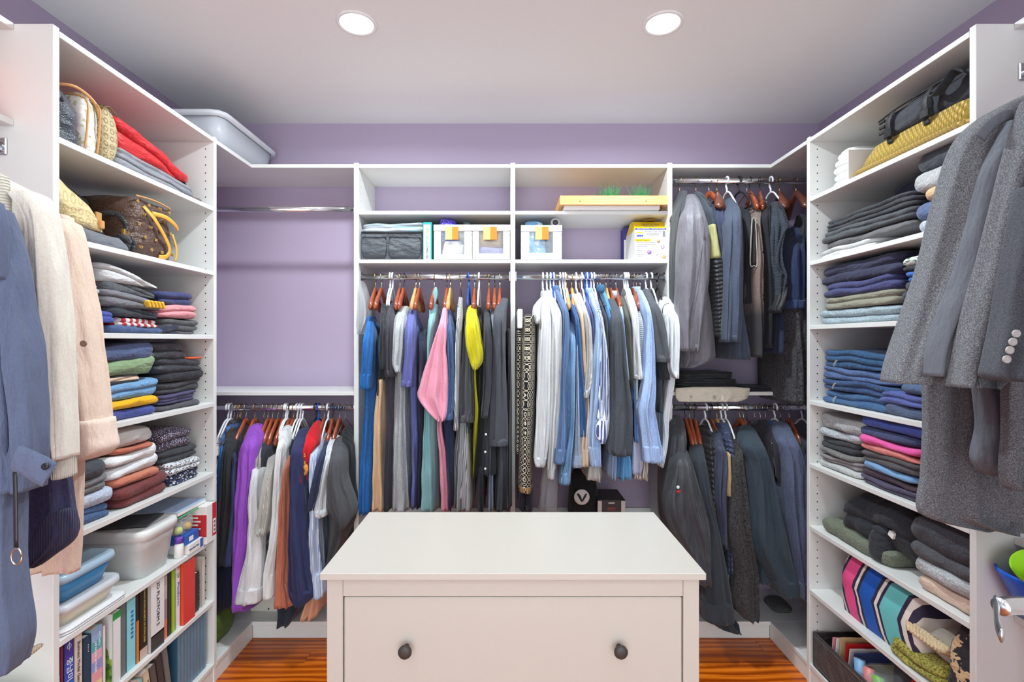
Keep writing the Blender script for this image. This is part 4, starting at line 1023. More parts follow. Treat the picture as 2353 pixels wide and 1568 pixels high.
g('quilted_vest', 'vest', 'navy quilted vest with tan lining', F((48, 58, 90), 'quilt', None, .022), body=[(198, 338, 394), (320, 366, 420), (560, 374, 412), (800, 374, 408), (1000, 376, 406)], dy=-.05,
  extra=lambda t, b: patch(t, b, [(360, 386, 402), (470, 384, 406), (582, 384, 414)], ROD - .205, .06, F((198, 168, 118), 'satin'), 'lining'))
g('sherpa_fleece', 'jacket', 'black sherpa fleece jacket with curly pile', F((44, 42, 44), 'fleece', (76, 72, 74), 150), body=[(275, 412, 452), (500, 415, 480), (1000, 410, 500)], sleeve=[(275, 414, 450), (400, 408, 472), (600, 400, 497), (800, 396, 508), (1000, 430, 541), (1150, 424, 545), (1220, 440, 545), (1252, 474, 530)], dy=-.03, sd=.13)
g('steel_blue_jacket', 'jacket', 'steel blue jacket shoulder beside the sherpa fleece', F((64, 80, 122)), body=[(285, 428, 466), (430, 462, 494), (640, 474, 500)])
g('neoprene_sweatshirt', 'sweatshirt', 'dark green-grey neoprene sweatshirt with thick sleeve', F((54, 66, 77)), body=[(215, 474, 526), (300, 462, 570), (700, 510, 660), (1050, 520, 670)], sleeve=[(218, 476, 524), (270, 462, 556), (340, 476, 590), (410, 500, 608), (600, 508, 652), (800, 510, 702), (900, 536, 724), (1000, 596, 745), (1050, 622, 757), (1122, 654, 762)], dy=-.04, sd=.15, cuff=1046,
  extra=lambda t, b: MB().tube([at(1500 + x / 2.313, 890 + y_ / 2.313, 2.05) for x, y_ in ((526, 408), (556, 392), (585, 384), (608, 380))], .002, 6).build('shoulder_seam', F((40, 50, 60)), t))
g('bright_blue_fleece', 'jacket', 'bright blue fleece jacket beside the heather navy hoodie', F((48, 80, 142)), body=[(192, 600, 652), (300, 626, 694), (450, 640, 696), (620, 672, 700)])
g('burgundy_jacket', 'jacket', 'dark jacket with burgundy shoulder beside the neoprene sweatshirt', F((50, 46, 56)), body=[(185, 566, 606), (300, 596, 632), (500, 622, 650)], ydeep=.8)
g('heather_hoodie', 'sweatshirt', 'heather navy hooded sweatshirt beside the shelving upright', F((84, 92, 117), 'heather', (112, 120, 145)), body=[(195, 648, 706), (300, 660, 750), (700, 700, 806), (1100, 730, 808)], sleeve=[(198, 652, 702), (260, 652, 735), (330, 672, 775), (420, 690, 804), (600, 690, 810), (800, 716, 812), (1000, 745, 810), (1132, 758, 810)], dy=-.03, sd=.14, cuff=1050)
g('dark_grey_hoodie', 'sweatshirt', 'dark grey hoodie at the end of the lower jacket rod', F((62, 64, 74)), body=[(210, 738, 802), (300, 770, 808), (420, 788, 810), (700, 796, 810)], ydeep=.8)
for px, k, r in ((172, 'red', -4), (195, 'red', -16), (222, 'red', -22), (280, 'white', 10), (300, 'darkwire', 2), (308, 'red', 2), (341, 'pale', -22), (365, 'white', 4), (388, 'white', 4), (463, 'red', 10), (482, 'red', -24), (500, 'darkwire', 3), (541, 'wire', 5), (572, 'wire', 6), (600, 'wire', -14),
                 (650, 'white', 12), (680, 'wire', 8), (725, 'red', -14), (795, 'white', 16)):
    hanger('b5', 1500 + px / 2.313, k, r)
# ================================================================== clothes near the camera, facing it
def near(name, cat, label, parts, buttons=None, extra=None):
    """parts: (part name, rows in photo pixels, depth of the front, thickness, material, folds)"""
    built = []
    for nm, rows, yf, d, mt, fo in parts:
        built.append((nm, strip(MB(), rows, yf, d, step=9, n=64, folds=fo, amp=.006, e=.6), mt))
    vs = [v for _, mb, _ in built for v in mb.v]
    t = thing(name, label, cat, (sum(v[0] for v in vs) / len(vs), parts[0][2], min(v[2] for v in vs)))
    for nm, mb, mt in built: mb.build(nm, mt, t)
    if buttons:
        bm_, yb, r, lst = buttons
        for px, py in lst:
            p = at(px, py, yb)
            MB().lathe(tuple(p), [(r * .9, .001), (r, -.001), (r * .95, -.003), (r * .7, -.0022), (r * .3, -.0022)], 'Y', 18).build('button', bm_, t)
    if extra: extra(t)
    return t
BLUEC = F((92, 102, 128))
def coat_bits(t):
    tabm = F((96, 106, 132))
    a = [at(x, y, .838) for x, y in ((34, 1052), (60, 1062), (90, 1078), (114, 1092))]
    MB().tube(a, .0035, 10, True, ry=[.022, .023, .025, .024], up=(0, 1, 0)).build('cuff_tab', tabm, t)
    p = at(106, 1072, .83); MB().lathe(tuple(p), [(.005, 0), (.006, -.002), (.005, -.004), (.003, -.003)], 'Y', 18).build('tab_button', M_BLACKPL, t)
    a = [at(x, y, .842) for x, y in ((34, 1085), (36, 1160), (37, 1258))]
    MB().tube(a, .002, 8, True, ry=.004, up=(0, 1, 0)).build('belt', plain('black_leather', (34, 34, 38), .4), t)
    c = at(38, 1280, .838); ring = [(c.x + .009 * math.cos(k * math.pi / 6), c.y, c.z + .014 * math.sin(k * math.pi / 6)) for k in range(13)]
    MB().tube(ring, .0014, 6).build('buckle', plain('buckle_gold', (214, 190, 160), .25, 1.0), t)
near('wool_coat', 'coat', 'slate blue wool coat with belted cuff, hanging nearest the cream cardigan',
     [('body', [(560, -120, -20), (640, -120, 14), (850, -120, 34), (1000, -120, 40), (1250, -120, 32), (1400, -120, 42), (1500, -120, 52), (1575, -120, 38)], .85, .09, BLUEC, (.010, 3)),
      ('sleeve', [(468, -60, 4), (520, -50, 24), (600, -20, 46), (700, 8, 62), (800, 18, 80), (950, 26, 90), (1060, 34, 92), (1136, 44, 84)], .872, .07, BLUEC, (.008, 1.6)),
      ('collar', [(460, -60, -5), (520, -60, 12), (640, -60, 10)], .862, .03, BLUEC, (.003, 1))], extra=coat_bits)
CREAM = F((224, 219, 207))
def card_bits(t):
    patchrows = [(1046, 132, 161), (1104, 134, 162)]
    strip(MB(), patchrows, .985, .05, step=6, n=40, folds=(.001, 1), amp=.001).build('cuff', F((226, 220, 206), 'rib', None, .0045), t)
    strip(MB(), [(400, -40, 14), (440, -40, 22), (480, -40, 28), (540, -40, 30), (640, -40, 26)], .972, .03, step=8, n=32, folds=(.001, 1), amp=.001).build('neckband', F((222, 216, 202), 'ribh', None, .006), t)
near('cardigan', 'cardigan', 'cream knitted cardigan with ribbed neckband and cuff',
     [('body', [(402, -40, 14), (415, -40, 42), (435, -40, 78), (462, -40, 106), (500, -20, 126), (620, 40, 140), (800, 80, 146), (1000, 108, 140), (1096, 112, 136)], .99, .05, CREAM, (.007, 2.4)),
      ('sleeve', [(440, 40, 100), (475, 66, 118), (520, 84, 128), (600, 84, 138), (760, 92, 150), (900, 104, 156), (1000, 118, 159), (1060, 132, 160)], .975, .06, CREAM, (.006, 1.4))], extra=card_bits)
near('navy_sweater', 'sweater', 'navy fine-knit sweater hem below the cream cardigan',
     [('body', [(860, 70, 130), (1000, 56, 150), (1090, 46, 160), (1180, 46, 168), (1225, 52, 174), (1262, 58, 150), (1306, 66, 92)], 1.045, .035, F((62, 62, 92), 'heather', (80, 80, 112)), (.006, 2)),
      ('ribbed_hem', [(1180, 118, 168), (1215, 92, 175), (1250, 60, 166), (1288, 60, 118), (1308, 66, 90)], 1.038, .03, F((60, 60, 90), 'rib', None, .0055), (.002, 1))])
PEACH = F((226, 202, 184))
near('linen_jacket', 'jacket', 'pale peach linen jacket with turned-back cuff',
     [('sleeve', [(500, 128, 160), (530, 128, 172), (580, 132, 182), (700, 140, 204), (850, 150, 223), (985, 157, 239)], 1.13, .09, PEACH, (.008, 1.6)),
      ('cuff', [(972, 156, 240), (1010, 158, 246), (1042, 159, 252), (1062, 166, 228)], 1.122, .105, F((228, 206, 190)), (.002, 1)),
      ('body', [(495, 120, 160), (700, 110, 165), (1000, 90, 190), (1150, 66, 190), (1250, 44, 182), (1322, 34, 178)], 1.18, .04, PEACH, (.006, 3))],
     buttons=(plain('horn_button', (150, 118, 96), .35), 1.127, .0075, [(193, 790)]))
SALT = F((112, 114, 119), 'wool', (178, 180, 184), 420)
SLATE = F((104, 108, 116))
def coat_flap(t):
    MB().tube([at(x, y, 1.075) for x, y in ((2326, 262), (2300, 270), (2272, 292), (2252, 318))], .002, 8, True, ry=.012, up=(0, 1, 0)).build('collar_lining', SLATE, t)
near('tweed_coat', 'coat', 'salt-and-pepper grey wool coat with sleeve over the denim shelves',
     [('sleeve', [(205, 2330, 2400), (222, 2300, 2390), (245, 2262, 2370), (290, 2214, 2330), (350, 2186, 2300), (450, 2162, 2272), (600, 2130, 2242), (750, 2082, 2192), (850, 2050, 2150), (884, 2044, 2138)], 1.1, .09, SALT, (.010, 1.4)),
      ('body', [(300, 2230, 2420), (600, 2170, 2420), (850, 2128, 2420), (1000, 2124, 2420), (1100, 2120, 2420), (1186, 2112, 2420), (1205, 2150, 2420), (1226, 2240, 2420)], 1.19, .05, SALT, (.010, 3))], extra=coat_flap)
near('slate_blazer', 'blazer', 'plain slate grey blazer sleeve between two grey wool coats',
     [('sleeve', [(262, 2322, 2380), (300, 2298, 2370), (400, 2250, 2340), (600, 2205, 2290), (750, 2152, 2230), (812, 2134, 2206), (866, 2128, 2192)], 1.055, .06, SLATE, (.006, 1.2)),
      ('lower_sleeve', [(860, 2240, 2330), (980, 2252, 2330), (1060, 2240, 2312), (1096, 2262, 2312)], 1.1, .05, SLATE, (.006, 1.2))])
near('tweed_jacket', 'jacket', 'salt-and-pepper wool jacket with frayed cuff beside the slate blazer sleeve',
     [('sleeve', [(206, 2366, 2440), (300, 2330, 2430), (400, 2302, 2400), (600, 2258, 2350), (720, 2225, 2334), (850, 2196, 2318), (893, 2190, 2262)], 1.0, .07, SALT, (.010, 1.6)),
      ('body', [(500, 2330, 2440), (880, 2312, 2440), (1000, 2310, 2440), (1100, 2306, 2440), (1132, 2318, 2440)], 1.03, .045, SALT, (.008, 2))])
near('charcoal_overcoat', 'coat', 'slate wool overcoat sleeve with four pale cuff buttons',
     [('sleeve', [(420, 2346, 2440), (600, 2312, 2430), (750, 2290, 2400), (840, 2272, 2370), (868, 2270, 2340), (878, 2290, 2330)], .93, .06, F((92, 96, 104), 'wool', (118, 122, 130), 500), (.006, 1.2))],
     buttons=(plain('pale_horn_button', (205, 202, 198), .25), .925, .0075, [(2334, 767), (2326, 786), (2319, 805), (2312, 826)]))
for nm, x, y, z, k in (('left hanging section', -1.30, 1.02, 1.868, 'red'), ('left hanging section', -1.30, .90, 1.868, 'red'), ('right hanging section', 1.33, 1.14, 2.06, 'wide'), ('right hanging section', 1.33, 1.03, 2.06, 'wide')):
    hanger(nm, 0, k, 90, (x, y, z))

# ================================================================== folded clothes on the side shelves
def put(side, z, px0, px1, h, mat, name, cat, label, layers=2, slope=0.0, depth=.30, back=.012, amp=.009, r=.03, dome=.06, extra=None, taper=0.0, group=None):
    """one folded thing on the front edge of a side shelf: px0..px1 along the front plane, h tall (m)"""
    Yf = YL if side == 'L' else YR
    y0, y1 = sorted((Yf(px0), Yf(px1)))
    y0 = max(y0, 1.304); y1 = min(y1, 1.979)
    x1, x0 = (XL - back, max(XL - back - depth, XWL + .01)) if side == 'L' else (min(XR + back + depth, XWR - .01), XR + back)
    x0, x1 = min(x0, x1), max(x0, x1)
    mb = slab(MB(), x0, x1, y0, y1, z + .0006, h, layers=layers, slope=slope, amp=amp, r=r, dome=dome, taper=taper)
    o = mb.build(name, mat); tag(o, label, cat, group)
    if extra: extra(o, y0, y1, x0, x1, z)
    return o
def stack(side, z, items, **kw):
    Yf = YL if side == 'L' else YR
    for it in items:
        px0, px1, hp, mat, name, cat, label = it[:7]; o = it[7] if len(it) > 7 else {}
        ym = Yf((px0 + px1) / 2); h = hp * ym / FPX
        put(side, z, px0 + RND.uniform(-5, 4), px1 + RND.uniform(-4, 5), h, mat, name, cat, label, **{'back': .012 + RND.uniform(0, .018), 'slope': RND.uniform(-.04, .04), **kw, **o})
        z += h + .001
def f(c, kind='plain', c2=None, s=None): return fabric(c, kind, c2, s, False)
L3, L4, L5 = 1.394, 1.125, .848
stack('L', L3, [(165, 262, 24, f((214, 218, 222)), 'folded_tee', 'folded clothes', 'white folded tee with black lining under the blue one', {'layers': 2}),
                (165, 290, 24, f((74, 88, 168)), 'folded_tee', 'folded clothes', 'royal blue folded tee above white tee', {'layers': 2}),
                (160, 262, 26, f((130, 124, 134)), 'folded_tee', 'folded clothes', 'mauve grey folded tee above royal blue tee', {'layers': 2}),
                (158, 260, 28, f((186, 192, 196), 'heather'), 'folded_sweatpants', 'folded clothes', 'pale grey folded sweatpants under striped shirt'),
                (150, 250, 40, f((222, 226, 230), 'stripeh', (166, 176, 186), .02), 'folded_shirt', 'folded clothes', 'white and grey broad-striped folded shirt on top of its pile', {'layers': 3, 'slope': -.15})])
def yellow_logo(o, y0, y1, x0, x1, z):
    for k in range(5): MB().box(x1 - .012, x1 + .009, y1 - .10 + k * .017, y1 - .09 + k * .017, z + .006, z + .03, b=.002, rot=Matrix.Rotation(.5, 3, 'X')).build('yellow_print', plain('yellow_print', (226, 180, 50), .7), o)
stack('L', L3, [(268, 392, 13, f((70, 88, 128), 'denim', (92, 112, 152)), 'folded_jeans', 'folded clothes', 'thin folded jeans under the red-striped shirt', {'layers': 1}),
                (290, 390, 22, f((228, 224, 222), 'stripex', (190, 60, 66), .03), 'folded_shirt', 'folded clothes', 'white and red striped folded shirt'),
                (264, 390, 20, f((56, 60, 68)), 'folded_tee', 'folded clothes', 'black folded tee above the red-striped shirt', {'slope': -.06}),
                (262, 392, 28, f((120, 120, 126)), 'folded_tee', 'folded clothes', 'grey folded tee with yellow print', {'slope': -.12, 'extra': yellow_logo}),
                (262, 394, 24, f((86, 88, 92), 'heather'), 'folded_sweater', 'folded clothes', 'dark grey folded sweater under the pale grey top', {'slope': -.16}),
                (256, 390, 24, f((206, 206, 206)), 'folded_tee', 'folded clothes', 'pale grey folded top crowning the dark grey sweater', {'slope': -.2})])
stack('L', L3, [(394, 470, 36, f((84, 84, 87), 'heather'), 'folded_sweater', 'folded clothes', 'charcoal thick folded sweater under the pink one', {'layers': 3}),
                (394, 470, 28, f((224, 150, 156)), 'folded_tee', 'folded clothes', 'pink folded top with small white print', {'layers': 2}),
                (384, 466, 30, f((66, 70, 112)), 'folded_sweater', 'folded clothes', 'navy folded sweater above the pink top', {'layers': 2})])
stack('L', L4, [(232, 376, 24, f((72, 82, 150)), 'folded_tee', 'folded clothes', 'indigo folded tee under the yellow one', {'layers': 1}),
                (232, 378, 20, f((232, 176, 24)), 'folded_tee', 'folded clothes', 'bright yellow folded tee above the indigo one', {'layers': 1}),
                (240, 379, 34, f((104, 150, 196), 'denim', (142, 184, 220)), 'folded_jeans', 'folded clothes', 'light blue folded jeans above the yellow tee', {'layers': 2, 'slope': .08}),
                (236, 350, 20, f((58, 54, 58), 'stripeh', (214, 184, 160), .022), 'folded_trackpants', 'folded clothes', 'black folded trackpants with pale side stripe', {'slope': .08}),
                (215, 377, 34, f((134, 158, 120)), 'folded_shirt', 'folded clothes', 'sage green folded shirt above the black trackpants', {'layers': 1, 'slope': .12}),
                (215, 374, 34, f((82, 94, 130)), 'folded_trousers', 'folded clothes', 'slate navy folded trousers above the green shirt', {'layers': 1, 'slope': .1}),
                (205, 254, 34, f((132, 138, 148)), 'folded_tee', 'folded clothes', 'crumpled grey folded top above slate navy trousers', {'layers': 1})])
def orange(o, y0, y1, x0, x1, z):
    MB().box(x1 - .06, x1 - .006, y1 - .1, y1 - .02, z + .046, z + .0525, b=.003).build('orange_lining', plain('orange_cloth', (232, 92, 52), .8), o)
stack('L', L4, [(384, 478, 12, f((82, 82, 88)), 'folded_tee', 'folded clothes', 'dark grey thin folded tee at the bottom of the black pile', {'layers': 1}),
                (380, 472, 22, f((76, 74, 108)), 'folded_leggings', 'folded clothes', 'dusky purple folded leggings in the black pile', {'layers': 3}),
                (380, 487, 26, f((66, 66, 70), 'heather'), 'folded_sweater', 'folded clothes', 'charcoal heather folded sweater in the black pile', {'layers': 2}),
                (380, 482, 20, f((46, 46, 52)), 'folded_jacket', 'folded clothes', 'black folded jacket under the orange-lined one', {'layers': 1}),
                (378, 482, 30, f((50, 52, 60), 'satin'), 'folded_jacket', 'folded clothes', 'black folded jacket with orange lining showing', {'layers': 2, 'extra': orange}),
                (362, 454, 38, f((38, 38, 44), 'leather'), 'folded_leggings', 'folded clothes', 'black leather-look folded leggings', {'layers': 2}),
                (322, 440, 34, f((48, 50, 66)), 'folded_trousers', 'folded clothes', 'black and navy folded trousers topping the black pile', {'layers': 2, 'slope': .1})])
stack('L', L5, [(150, 280, 34, f((70, 96, 138), 'denim', (96, 122, 162)), 'folded_jeans', 'folded clothes', 'dark blue folded jeans under the pale blue sweater', {'layers': 2}),
                (150, 282, 32, f((186, 198, 218), 'heather'), 'folded_sweater', 'folded clothes', 'pale blue heather folded sweater', {'layers': 1, 'slope': .06}),
                (150, 270, 34, f((118, 118, 120), 'heather'), 'folded_sweater', 'folded clothes', 'mid-grey folded sweater under the charcoal one', {'layers': 2, 'slope': .08}),
                (150, 272, 36, f((74, 77, 84)), 'folded_sweater', 'folded clothes', 'charcoal folded sweater beside the white and rust pile', {'layers': 1, 'slope': .08})])
stack('L', L5, [(284, 405, 46, f((118, 62, 62), 'heather', (134, 78, 78)), 'folded_sweater', 'folded clothes', 'maroon folded sweater at the bottom of its pile', {'layers': 2}),
                (282, 390, 20, f((198, 124, 100)), 'folded_tee', 'folded clothes', 'rust folded top above the maroon sweater', {'layers': 1}),
                (272, 386, 28, f((226, 228, 230)), 'folded_sweater', 'folded clothes', 'white folded sweater above the rust top', {'layers': 1, 'slope': .06}),
                (276, 382, 24, f((230, 231, 231)), 'folded_shirt', 'folded clothes', 'white folded shirt under a thin rust top', {'layers': 1, 'slope': .06}),
                (286, 370, 12, f((184, 108, 84)), 'folded_tee', 'folded clothes', 'thin rust folded top between white layers', {'layers': 1}),
                (240, 372, 36, f((206, 204, 200)), 'folded_shirt', 'folded clothes', 'pale grey folded shirt domed on top of the white pile', {'layers': 1, 'dome': .3})])
stack('L', L5, [(408, 476, 26, f((52, 60, 90), 'dots', (228, 228, 228), 95), 'folded_blouse', 'folded clothes', 'navy folded blouse with white petal print', {'layers': 2}),
                (404, 478, 24, f((210, 212, 216), 'dots', (60, 60, 66), 150), 'folded_blouse', 'folded clothes', 'white folded blouse with black speckles', {'layers': 2}),
                (394, 480, 28, f((62, 64, 70)), 'folded_tee', 'folded clothes', 'black folded tee under the dotted blouse', {'layers': 2}),
                (386, 462, 42, f((62, 54, 70), 'dots', (190, 180, 200), 190), 'folded_blouse', 'folded clothes', 'dark purple folded blouse with fine dots', {'layers': 2, 'dome': .25})])
R2, R3, R4, R5, R6, R7 = RZ[1:7]
stack('R', R2, [(1868, 1990, 20, f((206, 206, 204)), 'folded_trousers', 'folded clothes', 'white folded trousers under the charcoal ones', {'layers': 2}),
                (1872, 2078, 18, f((110, 110, 112)), 'folded_trousers', 'folded clothes', 'grey folded trousers above the white pair', {'layers': 1}),
                (1870, 2078, 26, f((82, 85, 89)), 'folded_trousers', 'folded clothes', 'charcoal folded trousers above the grey pair', {'layers': 2}),
                (1872, 2078, 30, f((66, 68, 73)), 'folded_trousers', 'folded clothes', 'dark charcoal folded trousers topping the trouser pile', {'layers': 3}),
                (1980, 2072, 42, f((34, 38, 56)), 'folded_sweater', 'folded clothes', 'dark navy folded sweater above the charcoal trousers', {'layers': 1, 'depth': .2, 'back': .1})])
stack('R', R2, [(2082, 2200, 32, f((176, 182, 192), 'heather'), 'folded_sweater', 'folded clothes', 'grey-blue folded sweater under the blue one', {'layers': 1}),
                (2080, 2200, 40, f((92, 108, 142), 'heather'), 'folded_sweater', 'folded clothes', 'dusty blue folded sweater under the tan one', {'layers': 1}),
                (2098, 2205, 28, f((216, 180, 140)), 'folded_sweater', 'folded clothes', 'tan folded sweater above the dusty blue one', {'layers': 1}),
                (2072, 2205, 46, f((178, 179, 180), 'heather'), 'folded_sweater', 'folded clothes', 'light grey thick folded sweater above the tan one', {'layers': 1}),
                (2084, 2210, 46, f((72, 75, 82)), 'folded_sweater', 'folded clothes', 'charcoal folded sweater under the basket shelf', {'layers': 1})])
stack('R', R3, [(1866, 2045, 36, f((152, 168, 176), 'heather'), 'folded_sweater', 'folded clothes', 'pale blue-grey folded sweatpants under the khaki pair', {'layers': 2}),
                (1874, 2046, 30, f((140, 138, 122)), 'folded_trousers', 'folded clothes', 'khaki folded trousers above blue-grey sweatpants', {'layers': 2}),
                (1876, 2040, 32, f((70, 72, 114)), 'folded_trousers', 'folded clothes', 'navy-violet folded trousers above the khaki pair', {'layers': 2}),
                (1870, 2042, 46, f((56, 57, 80)), 'folded_sweater', 'folded clothes', 'navy folded sweater topping the khaki pile', {'layers': 2})])
stack('R', R3, [(2052, 2160, 30, f((84, 92, 138)), 'folded_tee', 'folded clothes', 'blue-violet folded tee under the slate one', {'layers': 2}),
                (2056, 2160, 16, f((98, 110, 124)), 'folded_tee', 'folded clothes', 'slate folded tee above the blue-violet one', {'layers': 1}),
                (2050, 2160, 24, f((64, 66, 78)), 'folded_tee', 'folded clothes', 'dark grey folded tee above the slate one', {'layers': 1}),
                (2050, 2160, 18, f((72, 74, 82)), 'folded_tee', 'folded clothes', 'dark folded tee under the bright blue one', {'layers': 1}),
                (2050, 2160, 26, f((62, 112, 192)), 'folded_tee', 'folded clothes', 'bright blue folded tee under the leaf-printed shirt', {'layers': 2}),
                (2058, 2160, 12, f((60, 60, 66)), 'folded_tee', 'folded clothes', 'black thin folded tee under the leaf-printed shirt', {'layers': 1}),
                (2045, 2160, 22, f((232, 222, 218), 'leaf', (60, 130, 80)), 'folded_shirt', 'folded clothes', 'white folded shirt with green leaf print', {'layers': 1})])
def stitch(o, y0, y1, x0, x1, z):
    for k in (0, 1):
        MB().tube([(x0 - .0022, y1 - .09 - k * .006, z + .006), (x0 - .004, y1 - .095 - k * .006, z + .018), (x0 + .001, y1 - .10 - k * .006, z + .03)], .0008, 5).build('stitching', plain('thread', (206, 196, 176), .7), o)
J = lambda a, b: f(a, 'denim', b)
stack('R', R4, [(1864, 2030, 32, J((58, 92, 134), (88, 124, 166)), 'folded_jeans', 'folded clothes', 'mid-blue folded jeans at the bottom of the denim pile', {'layers': 2, 'extra': stitch}),
                (1868, 2040, 26, J((50, 74, 116), (74, 100, 144)), 'folded_jeans', 'folded clothes', 'indigo folded jeans, second from bottom of the denim pile', {'layers': 2, 'extra': stitch}),
                (1866, 2040, 28, J((76, 100, 146), (100, 124, 168)), 'folded_jeans', 'folded clothes', 'smooth blue folded jeans under the topmost dark pair', {'layers': 2}),
                (1866, 2048, 40, J((42, 76, 114), (72, 110, 150)), 'folded_jeans', 'folded clothes', 'dark blue folded jeans on top with pocket stitching', {'layers': 3, 'extra': stitch})])
def leather_patch(o, y0, y1, x0, x1, z):
    MB().box(x0 - .006, x0 + .004, y0 + .02, y0 + .075, z + .004, z + .034, b=.002).build('leather_patch', plain('tan_leather', (214, 168, 112), .6), o)
stack('R', R4, [(2010, 2135, 26, f((80, 92, 118)), 'folded_trousers', 'folded clothes', 'slate blue folded trousers under the violet-blue pair', {'layers': 1}),
                (2008, 2135, 28, f((84, 94, 152)), 'folded_trousers', 'folded clothes', 'violet-blue folded trousers above slate pair', {'layers': 2}),
                (2050, 2135, 26, J((72, 92, 124), (102, 122, 154)), 'folded_jeans', 'folded clothes', 'faded folded jeans under the pair with leather patch', {'layers': 1}),
                (2046, 2150, 30, J((56, 82, 124), (82, 110, 152)), 'folded_jeans', 'folded clothes', 'blue folded jeans with tan leather patch', {'layers': 2, 'extra': leather_patch})])
Hh = lambda c: f(c, 'heather')
stack('R', R5, [(1862, 1956, 16, Hh((186, 188, 186)), 'folded_sweatpants', 'folded clothes', 'pale grey folded sweatpants at the bottom of the grey pile', {'layers': 1}),
                (1862, 1956, 16, Hh((136, 132, 134)), 'folded_sweatpants', 'folded clothes', 'mauve-grey folded sweatpants in the grey pile', {'layers': 2}),
                (1864, 1958, 14, Hh((118, 116, 114)), 'folded_sweatpants', 'folded clothes', 'taupe folded sweatpants under the black ones', {'layers': 1}),
                (1862, 1956, 24, f((58, 59, 64)), 'folded_sweatpants', 'folded clothes', 'black folded sweatpants in the grey pile', {'layers': 2}),
                (1860, 1956, 20, Hh((170, 173, 178)), 'folded_sweatpants', 'folded clothes', 'silver grey folded sweatpants above the black ones', {'layers': 1}),
                (1858, 1962, 30, Hh((164, 164, 164)), 'folded_sweatshirt', 'folded clothes', 'light grey folded sweatshirt topping the grey pile', {'layers': 1})])
stack('R', R5, [(1962, 2098, 20, f((82, 76, 98)), 'folded_tee', 'folded clothes', 'dusky plum folded tee at the bottom of the colourful pile', {'layers': 2}),
                (1962, 2098, 16, f((72, 54, 66)), 'folded_tee', 'folded clothes', 'dark maroon folded tee in the colourful pile', {'layers': 1}),
                (1962, 2092, 18, f((118, 156, 196)), 'folded_tee', 'folded clothes', 'light blue folded tee under the charcoal one', {'layers': 1}),
                (1960, 2100, 26, f((86, 82, 84)), 'folded_tee', 'folded clothes', 'charcoal folded tee under the salmon one', {'layers': 2}),
                (1958, 2098, 15, f((206, 124, 118)), 'folded_tee', 'folded clothes', 'salmon folded tee under the hot pink one', {'layers': 1}),
                (1956, 2098, 18, f((226, 92, 160)), 'folded_tee', 'folded clothes', 'hot pink folded tee above the salmon one', {'layers': 1}),
                (1954, 2090, 22, f((66, 72, 106)), 'folded_tee', 'folded clothes', 'navy folded tee above the hot pink one', {'layers': 1}),
                (1958, 2120, 24, f((76, 94, 176)), 'folded_tee', 'folded clothes', 'royal blue folded tee topping the colourful pile', {'layers': 1})])
stack('R', R5, [(2108, 2185, 20, f((222, 221, 218)), 'folded_tee', 'folded clothes', 'white folded tee at the bottom beside the colourful pile', {'layers': 1}),
                (2108, 2185, 20, f((216, 214, 208)), 'folded_tee', 'folded clothes', 'off-white folded tee above the white one', {'layers': 1}),
                (2110, 2185, 12, f((224, 202, 186)), 'folded_tee', 'folded clothes', 'cream folded tee above the off-white one', {'layers': 1}),
                (2110, 2185, 14, f((86, 80, 108)), 'folded_tee', 'folded clothes', 'purple-grey folded tee between cream and peach', {'layers': 1}),
                (2108, 2185, 22, f((232, 182, 168)), 'folded_tee', 'folded clothes', 'peach pink folded tee above purple-grey one', {'layers': 1}),
                (2110, 2185, 24, f((112, 128, 126)), 'folded_tee', 'folded clothes', 'sea-grey folded tee above the peach one', {'layers': 2}),
                (2106, 2185, 30, f((82, 104, 72)), 'folded_tee', 'folded clothes', 'forest green folded tee under light grey one', {'layers': 2}),
                (2090, 2185, 26, f((204, 204, 200)), 'folded_tee', 'folded clothes', 'light grey folded tee above the forest green one', {'layers': 2})])
put('R', R6, 1872, 2030, .05, f((110, 116, 100), 'heather'), 'folded_sweater', 'folded clothes', 'olive green folded sweater under the black knit', 1, back=.02)
bs = put('R', R6 + .052, 1892, 2090, .105, f((46, 48, 54)), 'folded_sweater', 'folded clothes', 'black ribbed knit sweater heaped on the olive one', 2, back=.03, amp=.022, dome=.35, r=.09, depth=.26)
MB().box(XR + .034, XR + .05, 1.60, 1.622, R6 + .10, R6 + .118, b=.001, rot=Matrix.Rotation(.4, 3, 'X')).build('care_tag', M_PAPER, bs)
strip_s = slab(MB(), XR + .012, XR + .075, 1.615, 1.70, R6 + .006, .09, 1, r=.03, amp=.012, dome=.2); strip_s.build('sleeve', f((50, 52, 58)), bs)
stack('R', R6, [(2086, 2226, 36, f((218, 192, 172)), 'folded_sweater', 'folded clothes', 'beige folded sweater under the pale grey one', {'layers': 1}),
                (2080, 2226, 36, f((176, 178, 180), 'heather'), 'folded_sweater', 'folded clothes', 'pale grey folded sweater above the beige one', {'layers': 1}),
                (2076, 2226, 32, f((80, 80, 84), 'heather'), 'folded_sweater', 'folded clothes', 'charcoal folded sweater under the thick dark one', {'layers': 1}),
                (2070, 2228, 62, f((66, 67, 74), 'heather'), 'folded_sweater', 'folded clothes', 'thick dark grey folded wool sweater', {'layers': 1, 'dome': .2})])
